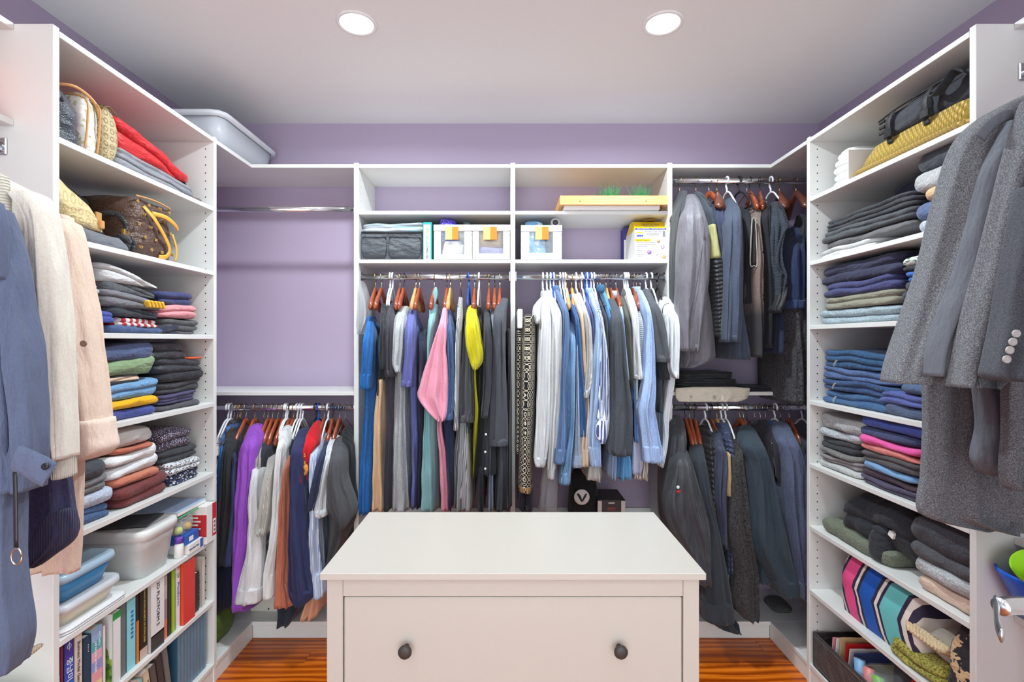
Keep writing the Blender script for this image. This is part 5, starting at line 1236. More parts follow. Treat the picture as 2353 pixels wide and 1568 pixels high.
# ================================================================== handbags on the left shelves
TAN = plain('tan_strap', (206, 150, 92), .5); YTAN = plain('honey_strap', (226, 164, 58), .5); BRASS = plain('brass', (206, 172, 100), .25, 1.0)
def bag(name, label, mat, x0, x1, y0, y1, z0, h, cat='handbag', **kw):
    t = thing(name, label, cat, ((x0 + x1) / 2, (y0 + y1) / 2, z0))
    slab(MB(), x0, x1, y0, y1, z0 + .0006, h, **{**dict(layers=1, r=.03, amp=.010, taper=.2, dome=.03), **kw}).build('body', mat, t)
    return t
S1, S2 = LZ[0], LZ[1]
b = bag('handbag', 'black pebbled leather handbag beside the white monogram bag', f((70, 74, 84), 'leather'), XWL + .02, XL - .015, 1.305, 1.388, S1, .142, amp=.016, taper=.04, r=.02, sc=14)
MB().tube([(XL - .02, 1.33, S1 + .11), (XL - .05, 1.34, S1 + .135), (XL - .16, 1.34, S1 + .145), (XL - .3, 1.34, S1 + .12)], .005, 8).build('handle', f((52, 54, 60), 'leather'), b)
b = bag('handbag', 'white monogram handbag with tan trim and tan handles', f((234, 230, 224), 'blotch', (200, 190, 160), 60), XWL + .02, XL - .012, 1.392, 1.45, S1, .165, amp=.007, taper=.06, r=.014, dome=.0)
for yy, k in ((1.40, 0), (1.442, .006)):
    MB().tube([(XL - .02, yy, S1 + .004), (XL - .012, yy, S1 + .08), (XL - .018, yy, S1 + .15), (XL - .10, yy + .005, S1 + .168)], .0028, 6).build('trim', TAN, b)
MB().tube([(XL - .10, 1.33, S1 + .15), (XL - .04, 1.365, S1 + .17), (XL - .03, 1.405, S1 + .172), (XL - .022, 1.44, S1 + .152), (XL - .018, 1.452, S1 + .115)], .0024, 8, True, ry=.0045).build('handle', TAN, b)
b = bag('handbag', 'beige monogram canvas tote folded beside the red jacket', f((190, 174, 136), 'mono', (150, 130, 92), .022), XWL + .02, XL - .012, 1.453, 1.512, S1, .162, amp=.007, taper=.0, r=.012, dome=.0)
MB().tube([(XL - .016, 1.456, S1 + .148), (XL - .02, 1.485, S1 + .165), (XL - .016, 1.512, S1 + .148)], .0025, 6).build('rim', f((120, 96, 62)), b)
put('L', S1, 276, 462, .052, f((142, 143, 150), 'satin'), 'folded_trousers', 'folded clothes', 'grey folded trousers under the red jacket', 3, slope=-.06, amp=.008)
rj = put('L', S1 + .05, 272, 452, .075, f((206, 24, 32), 'satin'), 'folded_jacket', 'folded clothes', 'red folded jacket on the grey trousers', 2, slope=-.16, amp=.012, dome=.2)
put('L', S1, 464, 482, .02, f((120, 104, 100)), 'folded_scarf', 'folded clothes', 'thin brown folded scarf beside the grey trousers', 2)
b = bag('handbag', 'cream monogram handbag slouching over a grey pouch', f((220, 200, 152), 'mono', (196, 172, 118), .024), XL - .25, XL - .02, 1.306, 1.485, S2 + .042, .10, amp=.016, slope=-.42, taper=.15, dome=.2, keep=True)
MB().box(XL - .032, XL - .014, 1.452, 1.466, S2 + .05, S2 + .075, b=.003).build('leather_tab', TAN, b)
bag('pouch', 'grey suede pouch under the cream monogram handbag', f((112, 114, 122)), XL - .28, XL - .01, 1.312, 1.585, S2, .042, 'pouch', amp=.012, taper=.1)
b = bag('handbag', 'black soft leather handbag with brass buckle', f((44, 44, 49), 'leather'), XWL + .03, XL - .10, 1.40, 1.60, S2, .165, amp=.018, taper=.22, dome=.2)
MB().tube([(XL - .11, 1.56, S2 + .12), (XL - .07, 1.575, S2 + .125), (XL - .045, 1.585, S2 + .09), (XL - .05, 1.575, S2 + .055)], .004, 8, True, ry=.008).build('strap', f((32, 32, 36), 'leather'), b)
MB().box(XL - .052, XL - .04, 1.572, 1.592, S2 + .05, S2 + .078, b=.002).build('buckle', BRASS, b)
MB().box(XL - .1, XL - .092, 1.528, 1.55, S2 + .09, S2 + .12, b=.002).build('leather_tag', TAN, b)
LVM = f((82, 56, 44), 'leather')
b = thing('handbag', 'brown monogram bucket bag with honey leather straps', 'handbag', (XL - .13, 1.70, S2))
bx0, bx1, by0, by1 = XL - .25, XL - .016, 1.575, 1.80
slab(MB(), bx0, bx1, by0, by1, S2 + .0006, .19, layers=1, r=.06, amp=.012, taper=.10, dome=.0, sc=12).build('body', LVM, b)
MB().tube([(bx1 - .012, by0 + .03, S2 + .192), (bx1 - .008, by0 + .11, S2 + .196), (bx1 - .014, by1 - .03, S2 + .19), (bx1 - .06, by1 - .014, S2 + .19), (bx1 - .18, by1 - .02, S2 + .19)], .003, 8).build('rim', TAN, b)
MB().tube([(bx1 - .01, by0 + .06, S2 + .165), (bx1 + .008, by0 + .085, S2 + .13), (bx1 + .012, by0 + .13, S2 + .08), (bx1 + .012, by0 + .155, S2 + .04), (bx1 + .010, by0 + .14, S2 + .012), (bx1 + .006, by0 + .11, S2 + .006)], .0025, 8, True, ry=.008, up=(1, 0, 0)).build('strap', YTAN, b)
MB().tube([(bx1 - .008, by0 + .095, S2 + .15), (bx1 + .008, by0 + .14, S2 + .148), (bx1 + .008, by0 + .19, S2 + .132), (bx1 - .006, by0 + .225, S2 + .122)], .0025, 8, True, ry=.008, up=(1, 0, 0)).build('strap', YTAN, b)
MB().tube([(bx1 - .002, by1 - .035, S2 + .10), (bx1 + .004, by1 - .022, S2 + .05), (bx1 + .002, by1 - .025, S2 + .006)], .0022, 8, True, ry=.005).build('side_piping', YTAN, b)
MGOLD = plain('monogram_gold', (176, 140, 84), .5)
rm = random.Random(11)
for i in range(4):
    for j in range(5):
        yy = by0 + .03 + i * .05 + (j % 2) * .024; zz = S2 + .025 + j * .037
        tp = .10 * (zz - S2) / .19; xx = (bx0 + bx1) / 2 + (bx1 - bx0) / 2 * (1 - tp) + .004
        if yy > by1 - .02: continue
        k = (i + j) % 3
        if k == 0: text('LV', .013, xx + .002, yy, zz, (0, 1, 0), (0, 0, 1), MGOLD, b, 'monogram_print', depth=.002)
        else:
            m = MB()
            for a in range(4):
                an = a * math.pi / 2 + (math.pi / 4 if k == 2 else 0)
                m.lathe((xx - .002, yy + .0036 * math.cos(an), zz + .0036 * math.sin(an)), [(.0026, 0), (.0026, .0045)], 'X', 8)
            m.build('monogram_print', MGOLD, b)
m = MB()
for k in range(2): m.tube([(XL - .045 + .022 * math.cos(a * math.pi / 9), 1.565 + .02 * k + .004 * math.sin(a), S2 + .026 + .022 * math.sin(a * math.pi / 9)) for a in range(19)], .002, 6, True, ry=.013, up=(0, 1, 0))
tag(m.build('leather_belt', f((52, 53, 57), 'leather')), 'coiled black leather belt beside the brown bucket bag', 'belt')
# ================================================================== bin on the top corner
t = thing('storage_bin', 'translucent white plastic bin on top of the corner shelf', 'storage bin', (-1.35, 2.28, ZTOP))
def ring_at(x0, x1, y0, y1, z, r=.04, n=48): return [(p[0], p[1], z) for p in rrect(x0, x1, y0, y1, r, n)]
BINM = clear_plastic('bin_plastic', (222, 226, 234), .72, .35)
z0, z1 = ZTOP + .0008, 2.318
m = MB(); m.loft([ring_at(-1.51, -1.20, 2.07, 2.49, z0), ring_at(-1.53, -1.175, 2.045, 2.515, z1 - .012), ring_at(-1.525, -1.18, 2.05, 2.51, z1 - .012), ring_at(-1.505, -1.205, 2.075, 2.485, z0 + .004)], True, True)
m.build('tub', BINM, t)
m = MB(); m.loft([ring_at(-1.532, -1.173, 2.043, 2.517, z1 - .02, .045), ring_at(-1.546, -1.158, 2.028, 2.532, z1 - .016, .05), ring_at(-1.546, -1.158, 2.028, 2.532, z1 - .002, .05), ring_at(-1.538, -1.166, 2.036, 2.524, z1, .05), ring_at(-1.53, -1.174, 2.045, 2.515, z1 - .004, .045)], False, False)
m.build('rim', plain('bin_rim', (226, 229, 236), .35), t)
# ================================================================== bins, boxes and packets on the left shelf
S6 = LZ[5]
def tub(name, label, x0, x1, y0, y1, z0, z1, mat, lidmat, inset=.018, lid=.014, grooves=0, cat='storage box', lipz=.02):
    t = thing(name, label, cat, ((x0 + x1) / 2, (y0 + y1) / 2, z0)); z0 += .0008; zl = z1 - lid
    rings = [ring_at(x0 + inset, x1 - inset, y0 + inset, y1 - inset, z0, .03)]
    for k in range(grooves):
        fz = (k + 1) / (grooves + 1); q = inset * (1 - fz); zz = z0 + (zl - z0) * fz
        rings += [ring_at(x0 + q, x1 - q, y0 + q, y1 - q, zz - .0015, .03), ring_at(x0 + q - .0018, x1 - q + .0018, y0 + q - .0018, y1 - q + .0018, zz, .03)]
    rings.append(ring_at(x0, x1, y0, y1, zl, .03))
    MB().loft(rings).build('body', mat, t)
    m = MB(); e = .007
    m.loft([ring_at(x0 - e * .6, x1 + e * .6, y0 - e * .6, y1 + e * .6, zl - lipz * .4, .035), ring_at(x0 - e, x1 + e, y0 - e, y1 + e, zl, .037), ring_at(x0 - e * .7, x1 + e * .7, y0 - e * .7, y1 + e * .7, z1 - .003, .036),
            ring_at(x0 + .004, x1 - .004, y0 + .004, y1 - .004, z1, .03), ring_at(x0 + .012, x1 - .012, y0 + .012, y1 - .012, z1 - .003, .03)])
    m.build('lid', lidmat, t)
    return t
GREYBIN = plain('pale_grey_plastic', (214, 216, 214), .4)
tub('storage_box', 'pale grey lidded storage box with dark folder on top', -1.54, -1.178, 1.612, 1.79, S6, .748, GREYBIN, plain('offwhite_plastic', (228, 229, 227), .35), grooves=2, inset=.02, lipz=.05)
MB().box(-1.44, -1.215, 1.64, 1.765, .7485, .7535, b=.001, rot=Matrix.Rotation(.22, 3, 'Z')).build('folder', plain('folder_black', (66, 68, 72), .5))
tag(bpy.data.objects['folder'], 'dark grey flat folder lying on the grey storage box', 'folder')
tub('food_container', 'clear blue lidded container stacked on the cream-filled one', -1.5, -1.182, 1.312, 1.512, .664, .742, clear_plastic('blue_clear', (70, 150, 206), .85, .2), clear_plastic('lid_clear_blue', (190, 216, 234), .72, .25))
tub('food_container', 'clear lidded container with cream contents under the blue one', -1.5, -1.178, 1.312, 1.525, .6, .6625, clear_plastic('cream_clear', (232, 222, 196), .85, .25), clear_plastic('lid_clear', (226, 230, 238), .72, .25))
for k in range(2):
    o = MB().loft([ring_at(-1.5, -1.172, 1.308, 1.545, S6 + .0008 + k * .007, .03), ring_at(-1.505, -1.168, 1.305, 1.55, S6 + .003 + k * .007, .035), ring_at(-1.5, -1.172, 1.308, 1.545, S6 + .0066 + k * .007, .03)]).build('container_lid', plain('lid_white', (232, 234, 236), .3))
    tag(o, ['lower loose white container lid flat on the shelf', 'upper loose white container lid under cream-filled container'][k], 'lid')
RED = plain('carton_red', (196, 44, 48), .5); CARTON = plain('carton_white', (236, 234, 230), .55); CBLUE = plain('carton_blue', (44, 92, 178), .45)
GREYTXT = plain('print_grey', (120, 120, 126), .6); NAVYTXT = plain('print_navy', (42, 52, 110), .6); BLACKTXT = plain('print_black', (30, 30, 32), .6)
t = thing('carton', 'red and white first-aid carton at the shelf edge', 'carton', (XL - .05, 1.945, S6))
MB().box(XL - .12, XL + .012, 1.915, 1.978, S6 + .0008, .732, b=.001).build('box', CARTON, t)
MB().box(XL + .012, XL + .0128, 1.953, 1.979, S6 + .02, .733).build('red_panel', RED, t); MB().box(XL - .12, XL + .0126, 1.9142, 1.915, S6 + .03, .70).build('red_side', RED, t)
MB().box(XL + .0128, XL + .0134, 1.957, 1.974, S6 + .03, S6 + .085).build('label', CARTON, t)
for k in range(3): MB().box(XL + .0134, XL + .0138, 1.961, 1.970, S6 + .036 + k * .016, S6 + .046 + k * .016).build('picture', GREYTXT, t)
for k in range(6): MB().box(XL - .11 + (k % 2) * .02, XL - .02 + (k % 2) * .01, 1.9136, 1.9142, S6 + .045 + k * .014, S6 + .051 + k * .014).build('print_line', CARTON, t)
t = thing('paper_pad', 'white and blue paper packet lying above the cartons', 'packet', (XL - .1, 1.89, .735))
MB().box(XL - .18, XL - .02, 1.80, 1.965, .7335, .747, b=.002).build('pages', M_PAPER, t); MB().box(XL - .18, XL - .0195, 1.80, 1.965, .747, .7495, b=.001).build('cover', plain('pale_blue_card', (176, 196, 226), .5), t)
t = thing('carton', 'small white carton lettered Non-Stick Pads', 'carton', (XL - .05, 1.87, S6))
MB().box(XL - .1, XL + .004, 1.825, 1.905, S6 + .0008, S6 + .036, b=.001).build('box', CARTON, t)
MB().box(XL + .004, XL + .0046, 1.889, 1.905, S6 + .002, S6 + .035).build('blue_end', CBLUE, t)
text('Non-Stick Pads', .011, XL + .0045, 1.852, S6 + .018, (0, 1, 0), (0, 0, 1), NAVYTXT, t, width=.058)
t = thing('carton', 'blue carton on the Non-Stick Pads box', 'carton', (XL - .05, 1.86, S6 + .037))
MB().box(XL - .09, XL - .004, 1.815, 1.895, S6 + .0372, S6 + .072, b=.001).build('box', CBLUE, t)
text('ice', .02, XL - .0035, 1.85, S6 + .055, (0, 1, 0), (0, 0, 1), CARTON, t, 'lettering') if False else MB().box(XL - .004, XL - .0034, 1.835, 1.86, S6 + .045, S6 + .062, b=.0002).build('white_print', CARTON, t)
t = thing('pill_bottle', 'white pill bottle with purple cap', 'bottle', (XL - .02, 1.803, S6))
MB().lathe((XL - .022, 1.805, S6 + .0008), [(.014, 0), (.0155, .002), (.0155, .045), (.012, .05), (.012, .052)], 'Z', 20).build('bottle', CARTON, t); MB().lathe((XL - .022, 1.805, S6 + .0528), [(.013, 0), (.013, .018), (.012, .02)], 'Z', 20).build('cap', plain('cap_purple', (116, 70, 176), .4), t)
t = thing('zip_bag', 'clear zip bag with yellow and lime toys, green seal', 'zip bag', (XL - .06, 1.84, S6 + .073))
slab(MB(), XL - .11, XL - .012, 1.80, 1.905, S6 + .0725, .062, layers=1, r=.03, amp=.008, taper=.2, dome=.1).build('film', clear_plastic('zip_film', (226, 232, 230), .28, .12), t)
MB().tube([(XL - .02, 1.80, S6 + .142), (XL - .014, 1.86, S6 + .146), (XL - .02, 1.925, S6 + .141)], .0022, 6).build('zip_seal', plain('zip_green', (64, 190, 130), .4), t)
for yy, c in ((1.822, (206, 222, 40)), (1.872, (236, 184, 40))): MB().lathe((XL - .035, yy, S6 + .078), [(.004, 0), (.012, .004), (.0145, .013), (.012, .022), (.004, .026)], 'Z', 16).build('toy', plain('toy_%d' % c[0], c, .4), t)
# ================================================================== books
def book(side_z, px0, px1, h, cov, label, spine=None, d=.16, back=.016, texts=(), pages=True, lean=0.0, name='book', extra=None):
    y0, y1 = YL(px0) + .0006, YL(px1) - .0006
    x1 = XL - back; x0 = x1 - d; z0 = side_z + .0008
    t = thing(name, label, 'book', ((x0 + x1) / 2, (y0 + y1) / 2, z0))
    cm = plain('cover_%d_%d_%d' % cov, cov, .45)
    th = min(.0022, (y1 - y0) * .2)
    c = MB(); c.box(x0, x1, y0, y0 + th, z0, z0 + h, b=.0005); c.box(x0, x1, y1 - th, y1, z0, z0 + h, b=.0005); c.box(x1 - .002, x1, y0, y1, z0, z0 + h, b=.0006)
    cv = c.build('cover', cm, t)
    MB().box(x0 + .003, x1 - .0022, y0 + th + .0002, y1 - th - .0002, z0 + .002, z0 + h - .003).build('page_block', M_PAPER, t)
    if spine:
        for (a, b_, col) in spine: MB().box(x1, x1 + .0004, y0 + .0004, y1 - .0004, z0 + h * a, z0 + h * b_).build('spine_band', plain('cover_%d_%d_%d' % col, col, .45), cv)
    for (s_, sz, fz, col, wd, off) in texts:
        text(s_, sz, x1 + .0012, (y0 + y1) / 2 + off, z0 + h * fz, (0, 0, -1), (0, 1, 0), plain('ink_%d_%d_%d' % col, col, .6), cv, 'spine_lettering', width=wd)
    if extra: extra(t, x1, y0, y1, z0, h)
    if lean: t.rotation_euler = (lean, 0, 0)
    return t
S7, S8 = LZ[6], LZ[7]
def hz(px, py): return 1.37 - (py - 784) / FPX * YL(px) - S7
WHT, BLK = (240, 240, 238), (28, 28, 30)
book(S7, 139, 151, hz(145, 1484), (118, 98, 40), 'olive gold book with white block lettering', texts=[('THE WAR OF', .012, .42, WHT, .07, .002), ('ART', .012, .42, WHT, .06, -.004)] if False else [('THE', .008, .6, WHT, None, .003), ('OF', .008, .62, WHT, None, -.004)])
book(S7, 152, 160, hz(156, 1474), (128, 52, 66), 'maroon book beside the blue Korean book')
def globe(t, x1, y0, y1, z0, h):
    ym = (y0 + y1) / 2; zz = z0 + h * .86
    MB().tube([(x1 + .0008, ym + .006 * math.cos(a * math.pi / 8), zz + .006 * math.sin(a * math.pi / 8)) for a in range(17)], .0006, 5).build('emblem', plain('ink_240_240_238', WHT, .6), t)
    MB().tube([(x1 + .0008, ym, zz - .012), (x1 + .0008, ym, zz + .012)], .0006, 5).build('emblem_axis', plain('ink_240_240_238', WHT, .6), t)
book(S7, 161, 183, hz(172, 1458), (66, 62, 158), 'blue and violet book with white Korean lettering', spine=[(0, .45, (32, 118, 206)), (.45, .7, (52, 88, 186))], texts=[('중남미', .021, .6, WHT, .06, 0)], extra=globe)
book(S7, 184, 203, hz(193, 1451), (222, 208, 196), 'beige book lettered Business Model Generation', texts=[('Business Model Generation', .013, .55, (70, 66, 66), .15, 0)])
def dots4(t, x1, y0, y1, z0, h):
    for k in range(4): MB().box(x1, x1 + .0006, (y0 + y1) / 2 + .003, (y0 + y1) / 2 + .005, z0 + h * (.86 - k * .03), z0 + h * (.86 - k * .03) + .002).build('dot', plain('ink_240_240_238', WHT, .6), t)
book(S7, 204, 222, hz(212, 1464), (34, 66, 92), 'dark teal book with four white dots', extra=dots4)
book(S7, 223, 247, hz(236, 1442), (150, 190, 196), 'pastel banded book on Japanese houses', spine=[(.82, 1, (150, 176, 214)), (.68, .82, (86, 168, 176)), (.54, .68, (226, 168, 186)), (.4, .54, (150, 150, 206)), (.25, .4, (230, 160, 170)), (.12, .25, (232, 214, 150)), (0, .12, (160, 150, 214))],
     texts=[('JAPANESE HOUSES', .009, .6, WHT, .09, -.005), ('KYTAKU', .008, .82, WHT, .04, .008)])
book(S7, 248, 256, hz(252, 1440), (232, 226, 222), 'thin white book beside the pastel banded book')
t = thing('box_file', 'olive yellow card box behind the pastel banded book', 'box', (XL - .26, 1.43, S7)); MB().box(XL - .33, XL - .185, 1.40, 1.455, S7 + .0008, S7 + .225, b=.001).build('box', plain('olive_card', (180, 172, 60), .5), t); MB().box(XL - .331, XL - .184, 1.399, 1.456, S7 + .19, S7 + .226, b=.001).build('lid', plain('olive_card2', (168, 160, 50), .5), t)
def treecov(t, x1, y0, y1, z0, h):
    tm = NT('tree_print'); X, Y, Z = tm.sep(); n1 = tm.noise(46, detail=3)
    tm.color(tm.ramp(n1, [(.3, (40, 76, 24)), (.5, (104, 150, 52)), (.66, (170, 200, 90))]))
    MB().box(x1 - .15, x1 - .002, y0 - .0005, y0, z0 + .002, z0 + h * .38).build('cover_picture', tm.m, t)
    m = MB(); m.tube([(x1 - .04, y0 - .0004, z0 + h * .3), (x1 - .04, y0 - .0004, z0 + h * .5), (x1 - .04, y0 - .0004, z0 + h * .66)], [.034, .026, .004], 10, True, ry=.0005, up=(1, 0, 0)); m.build('tree_picture', tm.m, t)
book(S7, 266, 286, hz(276, 1407), (228, 232, 230), 'white book with green tree cover', spine=[(.9, 1, (54, 150, 72))], texts=[('HEALTHY LIVING', .006, .5, (150, 160, 150), .1, 0)] if False else (), extra=treecov, back=.01)
book(S7, 287, 302, hz(295, 1378), (110, 118, 120), 'grey book beside the aqua one')
book(S7, 303, 323, hz(313, 1362), (126, 206, 206), 'aqua book with blue spine lettering', spine=[(0, 1, (142, 212, 222))], extra=lambda t, x1, y0, y1, z0, h: [MB().box(x1 + .0004, x1 + .0008, y0 + (y1 - y0) * .45, y0 + (y1 - y0) * .75, z0 + h * (.72 - k * .055), z0 + h * (.755 - k * .055)).build('blue_print', plain('ink_48_120_190', (48, 120, 190), .6), t) for k in range(7)])
book(S7, 324, 331, hz(328, 1368), (52, 44, 40), 'thin dark and orange book', spine=[(0, .62, (214, 128, 50))])
book(S7, 332, 350, hz(341, 1348), (46, 36, 30), 'dark brown book with gold capitals', spine=[(0, .14, (202, 178, 164))], texts=[('INNOVATION SECRETS OF STEVE JOBS', .009, .58, (206, 180, 70), .17, .003)])
book(S7, 352, 383, hz(368, 1326), (200, 192, 188), 'thick grey and white book lettered PLATFORM 5', spine=[(.2, 1, (234, 232, 230)), (0, .2, (62, 60, 62)), (.2, .22, (190, 110, 100))], texts=[('3D PLATFORM 5', .02, .62, BLK, .145, 0)], back=.008)
book(S7, 384, 395, hz(390, 1318), (212, 160, 130), 'orange and purple gradient book', spine=[(.6, 1, (196, 180, 178)), (.3, .6, (170, 130, 150)), (0, .3, (222, 130, 90))])
book(S7, 396, 404, hz(400, 1310), (54, 52, 46), 'thin black book beside the lime one', texts=[('NEW', .006, .9, WHT, None, 0)] if False else ())
book(S7, 405, 413, hz(409, 1303), (166, 206, 44), 'thin lime green book')
book(S7, 414, 424, hz(419, 1294), (236, 236, 238), 'white book lettered Platform in blue', texts=[('Platform', .013, .52, (36, 96, 170), .085, 0), ('SD', .013, .92, (190, 60, 50), None, 0), ('DB', .013, .8, (60, 150, 70), None, 0)])
book(S7, 425, 451, hz(438, 1288), (226, 76, 44), 'thick orange-red book beside the spiral notebook', spine=[(0, 1, (222, 66, 56))], back=.004)
def spiral(t, x1, y0, y1, z0, h):
    for k in range(15):
        zz = z0 + h * (.06 + k * .062)
        MB().tube([(x1 - .003 + .005 * math.cos(a * math.pi / 5), y1 + .001 + .004 * math.sin(a * math.pi / 5), zz) for a in range(11)], .0007, 5).build('coil', M_DARKMETAL, t)
book(S7, 453, 467, hz(460, 1318), (52, 40, 46), 'dark spiral-bound notebook with metal coils', extra=spiral, name='notebook')
book(S7, 454, 468, hz(460, 1286), (42, 40, 44), 'taller black notebook behind the dark spiral one', back=.19, d=.14, name='notebook')
book(S7, 473, 481, hz(477, 1282), (214, 208, 194), 'thin cream book beside the upright')
# bottom shelf: leaning books and blue albums in sleeves
def hz8(px, py): return 1.37 - (py - 784) / FPX * YL(px) - S8
for i, (a, b_, py, c, lab, ln) in enumerate(((318, 330, 1560, (226, 146, 48), 'orange leaning book on the bottom shelf', .2), (332, 343, 1550, (226, 196, 186), 'pink leaning book on the bottom shelf', .2), (344, 353, 1545, (140, 196, 192), 'teal leaning book on the bottom shelf', .2),
                                      (354, 368, 1525, (214, 198, 170), 'cream leaning book with brown dots', .2), (369, 382, 1512, (92, 88, 86), 'grey-brown leaning book beside the dotted one', .2), (383, 396, 1490, (66, 62, 64), 'charcoal leaning book beside the grey-brown one', .2), (397, 408, 1475, (120, 118, 116), 'grey leaning book beside the blue albums', .18))):
    def dotx(t, x1, y0, y1, z0, h):
        for q in range(14): MB().box(x1, x1 + .0006, y0 + .004 + (q % 2) * .012, y0 + .010 + (q % 2) * .012, z0 + .02 + (q // 2) * .024, z0 + .03 + (q // 2) * .024).build('dot', plain('dot_brown', (150, 122, 96), .6), t)
    book(S8, a, b_, min(.25, hz8((a + b_) / 2, py)), c, lab, lean=ln * .9, back=.012, extra=dotx if i == 3 else None)
for k in range(9):
    a = 421 + k * 7.2
    y0, y1 = YL(a), YL(a + 6.4)
    t = thing('photo_album', 'slim blue album in a clear sleeve', 'album', (XL - .12, (y0 + y1) / 2, S8), 'blue albums on the bottom shelf')
    h = .245 + .006 * math.sin(k * 2)
    MB().box(XL - .22, XL - .02, y0, y1, S8 + .0008, S8 + h, b=.002).build('album', plain('album_blue', (62, 108, 138), .35), t)
    MB().box(XL - .0198, XL - .0186, y0 + .0005, y1 - .0005, S8 + .004, S8 + h - .004, b=.0004).build('sleeve', clear_plastic('album_sleeve', (150, 180, 200), .35, .15), t)
# ================================================================== cubbies above the long dresses
C7 = lambda x, y: (810 + x / 4.753, 370 + y / 4.753)
C8 = lambda x, y: (1170 + x / 4.753, 370 + y / 4.753)
SB, SA = 1.743, 1.966
def xz(c, x, y, Y): px, py = c(x, y); p = at(px, py, Y); return p.x, p.z
def fabric_bin(c, x0, x1, ytop, label, win, cont):
    Y = 2.30; X0, Zt = xz(c, x0, ytop, Y); X1, _ = xz(c, x1, ytop, Y); Z0 = SB + .0008
    t = thing('fabric_bin', label, 'storage bin', ((X0 + X1) / 2, 2.41, SB)); W = f((226, 224, 222)); D = .22; h = Zt - Z0
    m = MB(); m.box(X0, X1, Y + .0, Y + D, Z0, Z0 + .006, b=.002); m.box(X0, X0 + .005, Y, Y + D, Z0, Zt, b=.002); m.box(X1 - .005, X1, Y, Y + D, Z0, Zt, b=.002); m.box(X0, X1, Y + D - .005, Y + D, Z0, Zt, b=.002)
    m.build('body', W, t)
    wx0, wz1 = xz(c, win[0], win[1], Y); wx1, wz0 = xz(c, win[2], win[3], Y)
    m = MB(); m.box(X0, wx0, Y, Y + .005, Z0, Zt, b=.001); m.box(wx1, X1, Y, Y + .005, Z0, Zt, b=.001); m.box(wx0, wx1, Y, Y + .005, Z0, wz0, b=.001); m.box(wx0, wx1, Y, Y + .005, wz1, Zt, b=.001)
    m.build('front_panel', W, t)
    MB().box(wx0, wx1, Y + .002, Y + .003, wz0, wz1).build('window', clear_plastic('window_film', (200, 206, 214), .16, .08), t)
    MB().box(X0 - .001, X1 + .001, Y - .003, Y, Zt - h * .17, Zt + .001, b=.001).build('rim_flap', W, t)
    tx0, tz1 = xz(c, win[4], 722, Y); txm, _ = xz(c, win[5], 722, Y); tx1, tz0 = xz(c, win[6], 862, Y)
    MB().box(tx0, txm, Y - .0045, Y - .0032, tz0, tz1, b=.0004).build('yellow_tag', plain('tag_yellow', (224, 234, 120), .7), t)
    MB().box(txm, tx1, Y - .0045, Y - .0032, tz0, tz1, b=.0004).build('orange_tag', plain('tag_orange', (250, 128, 34), .7), t)
    for nm, lab, cat, mt, (a, b_, lo, hi) in cont:
        aX = X0 + (X1 - X0) * a; bX = X0 + (X1 - X0) * b_
        slabm = slab(MB(), aX, bX, Y + .012, Y + .17, Z0 + .006 + h * lo, h * (hi - lo), layers=1, r=.02, amp=.010, dome=.1, sc=16)
        tag(slabm.build(nm, mt), lab, cat)
    return t
m = MB(); X0, Zt = xz(C7, 88, 778, 2.30); X1, _ = xz(C7, 764, 778, 2.30)
t = thing('fabric_bin', 'black fabric organiser bin beside the tempera paint box', 'storage bin', ((X0 + X1) / 2, 2.41, SB)); BK = f((72, 76, 82), 'satin')
MB().box(X0, X1, 2.30, 2.53, SB + .0008, Zt, b=.006).build('body', BK, t)
xm = X0 + (X1 - X0) * .44
for a, b_, nm in ((X0 + .006, xm - .003, 'pocket'), (xm + .003, X1 - .006, 'pocket')):
    slab(MB(), a, b_, 2.288, 2.302, SB + .012, (Zt - SB) * .72, layers=1, r=.004, amp=.003, dome=.0, keep=False).build(nm, BK, t)
MB().tube([(X0 + .004, 2.2975, Zt - .002), (X1 - .004, 2.2975, Zt - .002)], .003, 6).build('binding', plain('black_binding', (40, 42, 46), .6), t)
mb = slab(MB(), X0 - .004, X1 + .02, 2.292, 2.50, Zt + .001, .04, layers=2, r=.03, amp=.010, dome=.2, sc=14)
t = thing('wrapped_clothes', 'clear plastic packet of folded clothes on the black organiser bin', 'packet', ((X0 + X1) / 2, 2.4, Zt))
mb.build('film', clear_plastic('packet_film', (206, 222, 228), .42, .12), t)
slab(MB(), X0 + .006, X1 - .01, 2.305, 2.48, Zt + .004, .028, layers=2, r=.03, amp=.006, dome=.1).build('clothes', f((176, 178, 190), 'blotch', (120, 176, 190), 14), t)
# tempera paint box
X0, Zt = xz(C7, 770, 668, 2.295); X1, _ = xz(C7, 866, 668, 2.295)
TEAL = plain('teal_card', (22, 150, 146), .45)
t = thing('paint_box', 'teal and white box lettered Washable Tempera Paint', 'box', ((X0 + X1) / 2, 2.4, SB))
MB().box(X0, X1, 2.295, 2.50, SB + .0008, Zt, b=.0015).build('box', TEAL, t)
MB().box(X0 + .003, X1 - .006, 2.2943, 2.295, SB + .002, Zt - .012, b=.0002).build('label', plain('label_white', (238, 240, 240), .5), t)
xm = (X0 + X1) / 2 - .002
text('WASHABLE', .013, xm, 2.2936, SB + .088, (0, 0, -1), (1, 0, 0), plain('print_teal', (40, 150, 140), .6), t, width=.05)
text('TEMPERA PAINT', .015, xm, 2.2936, SB + .034, (0, 0, -1), (1, 0, 0), NAVYTXT, t, width=.062)
for k, c in enumerate(((62, 178, 178), (240, 190, 50))):
    MB().tube([(xm + .002 + .0045 * math.cos(a * math.pi / 6), 2.2938, Zt - .034 - k * .012 + .0045 * math.sin(a * math.pi / 6)) for a in range(13)], .0015, 6).build('logo_ring', plain('logo_%d' % c[0], c, .5), t)
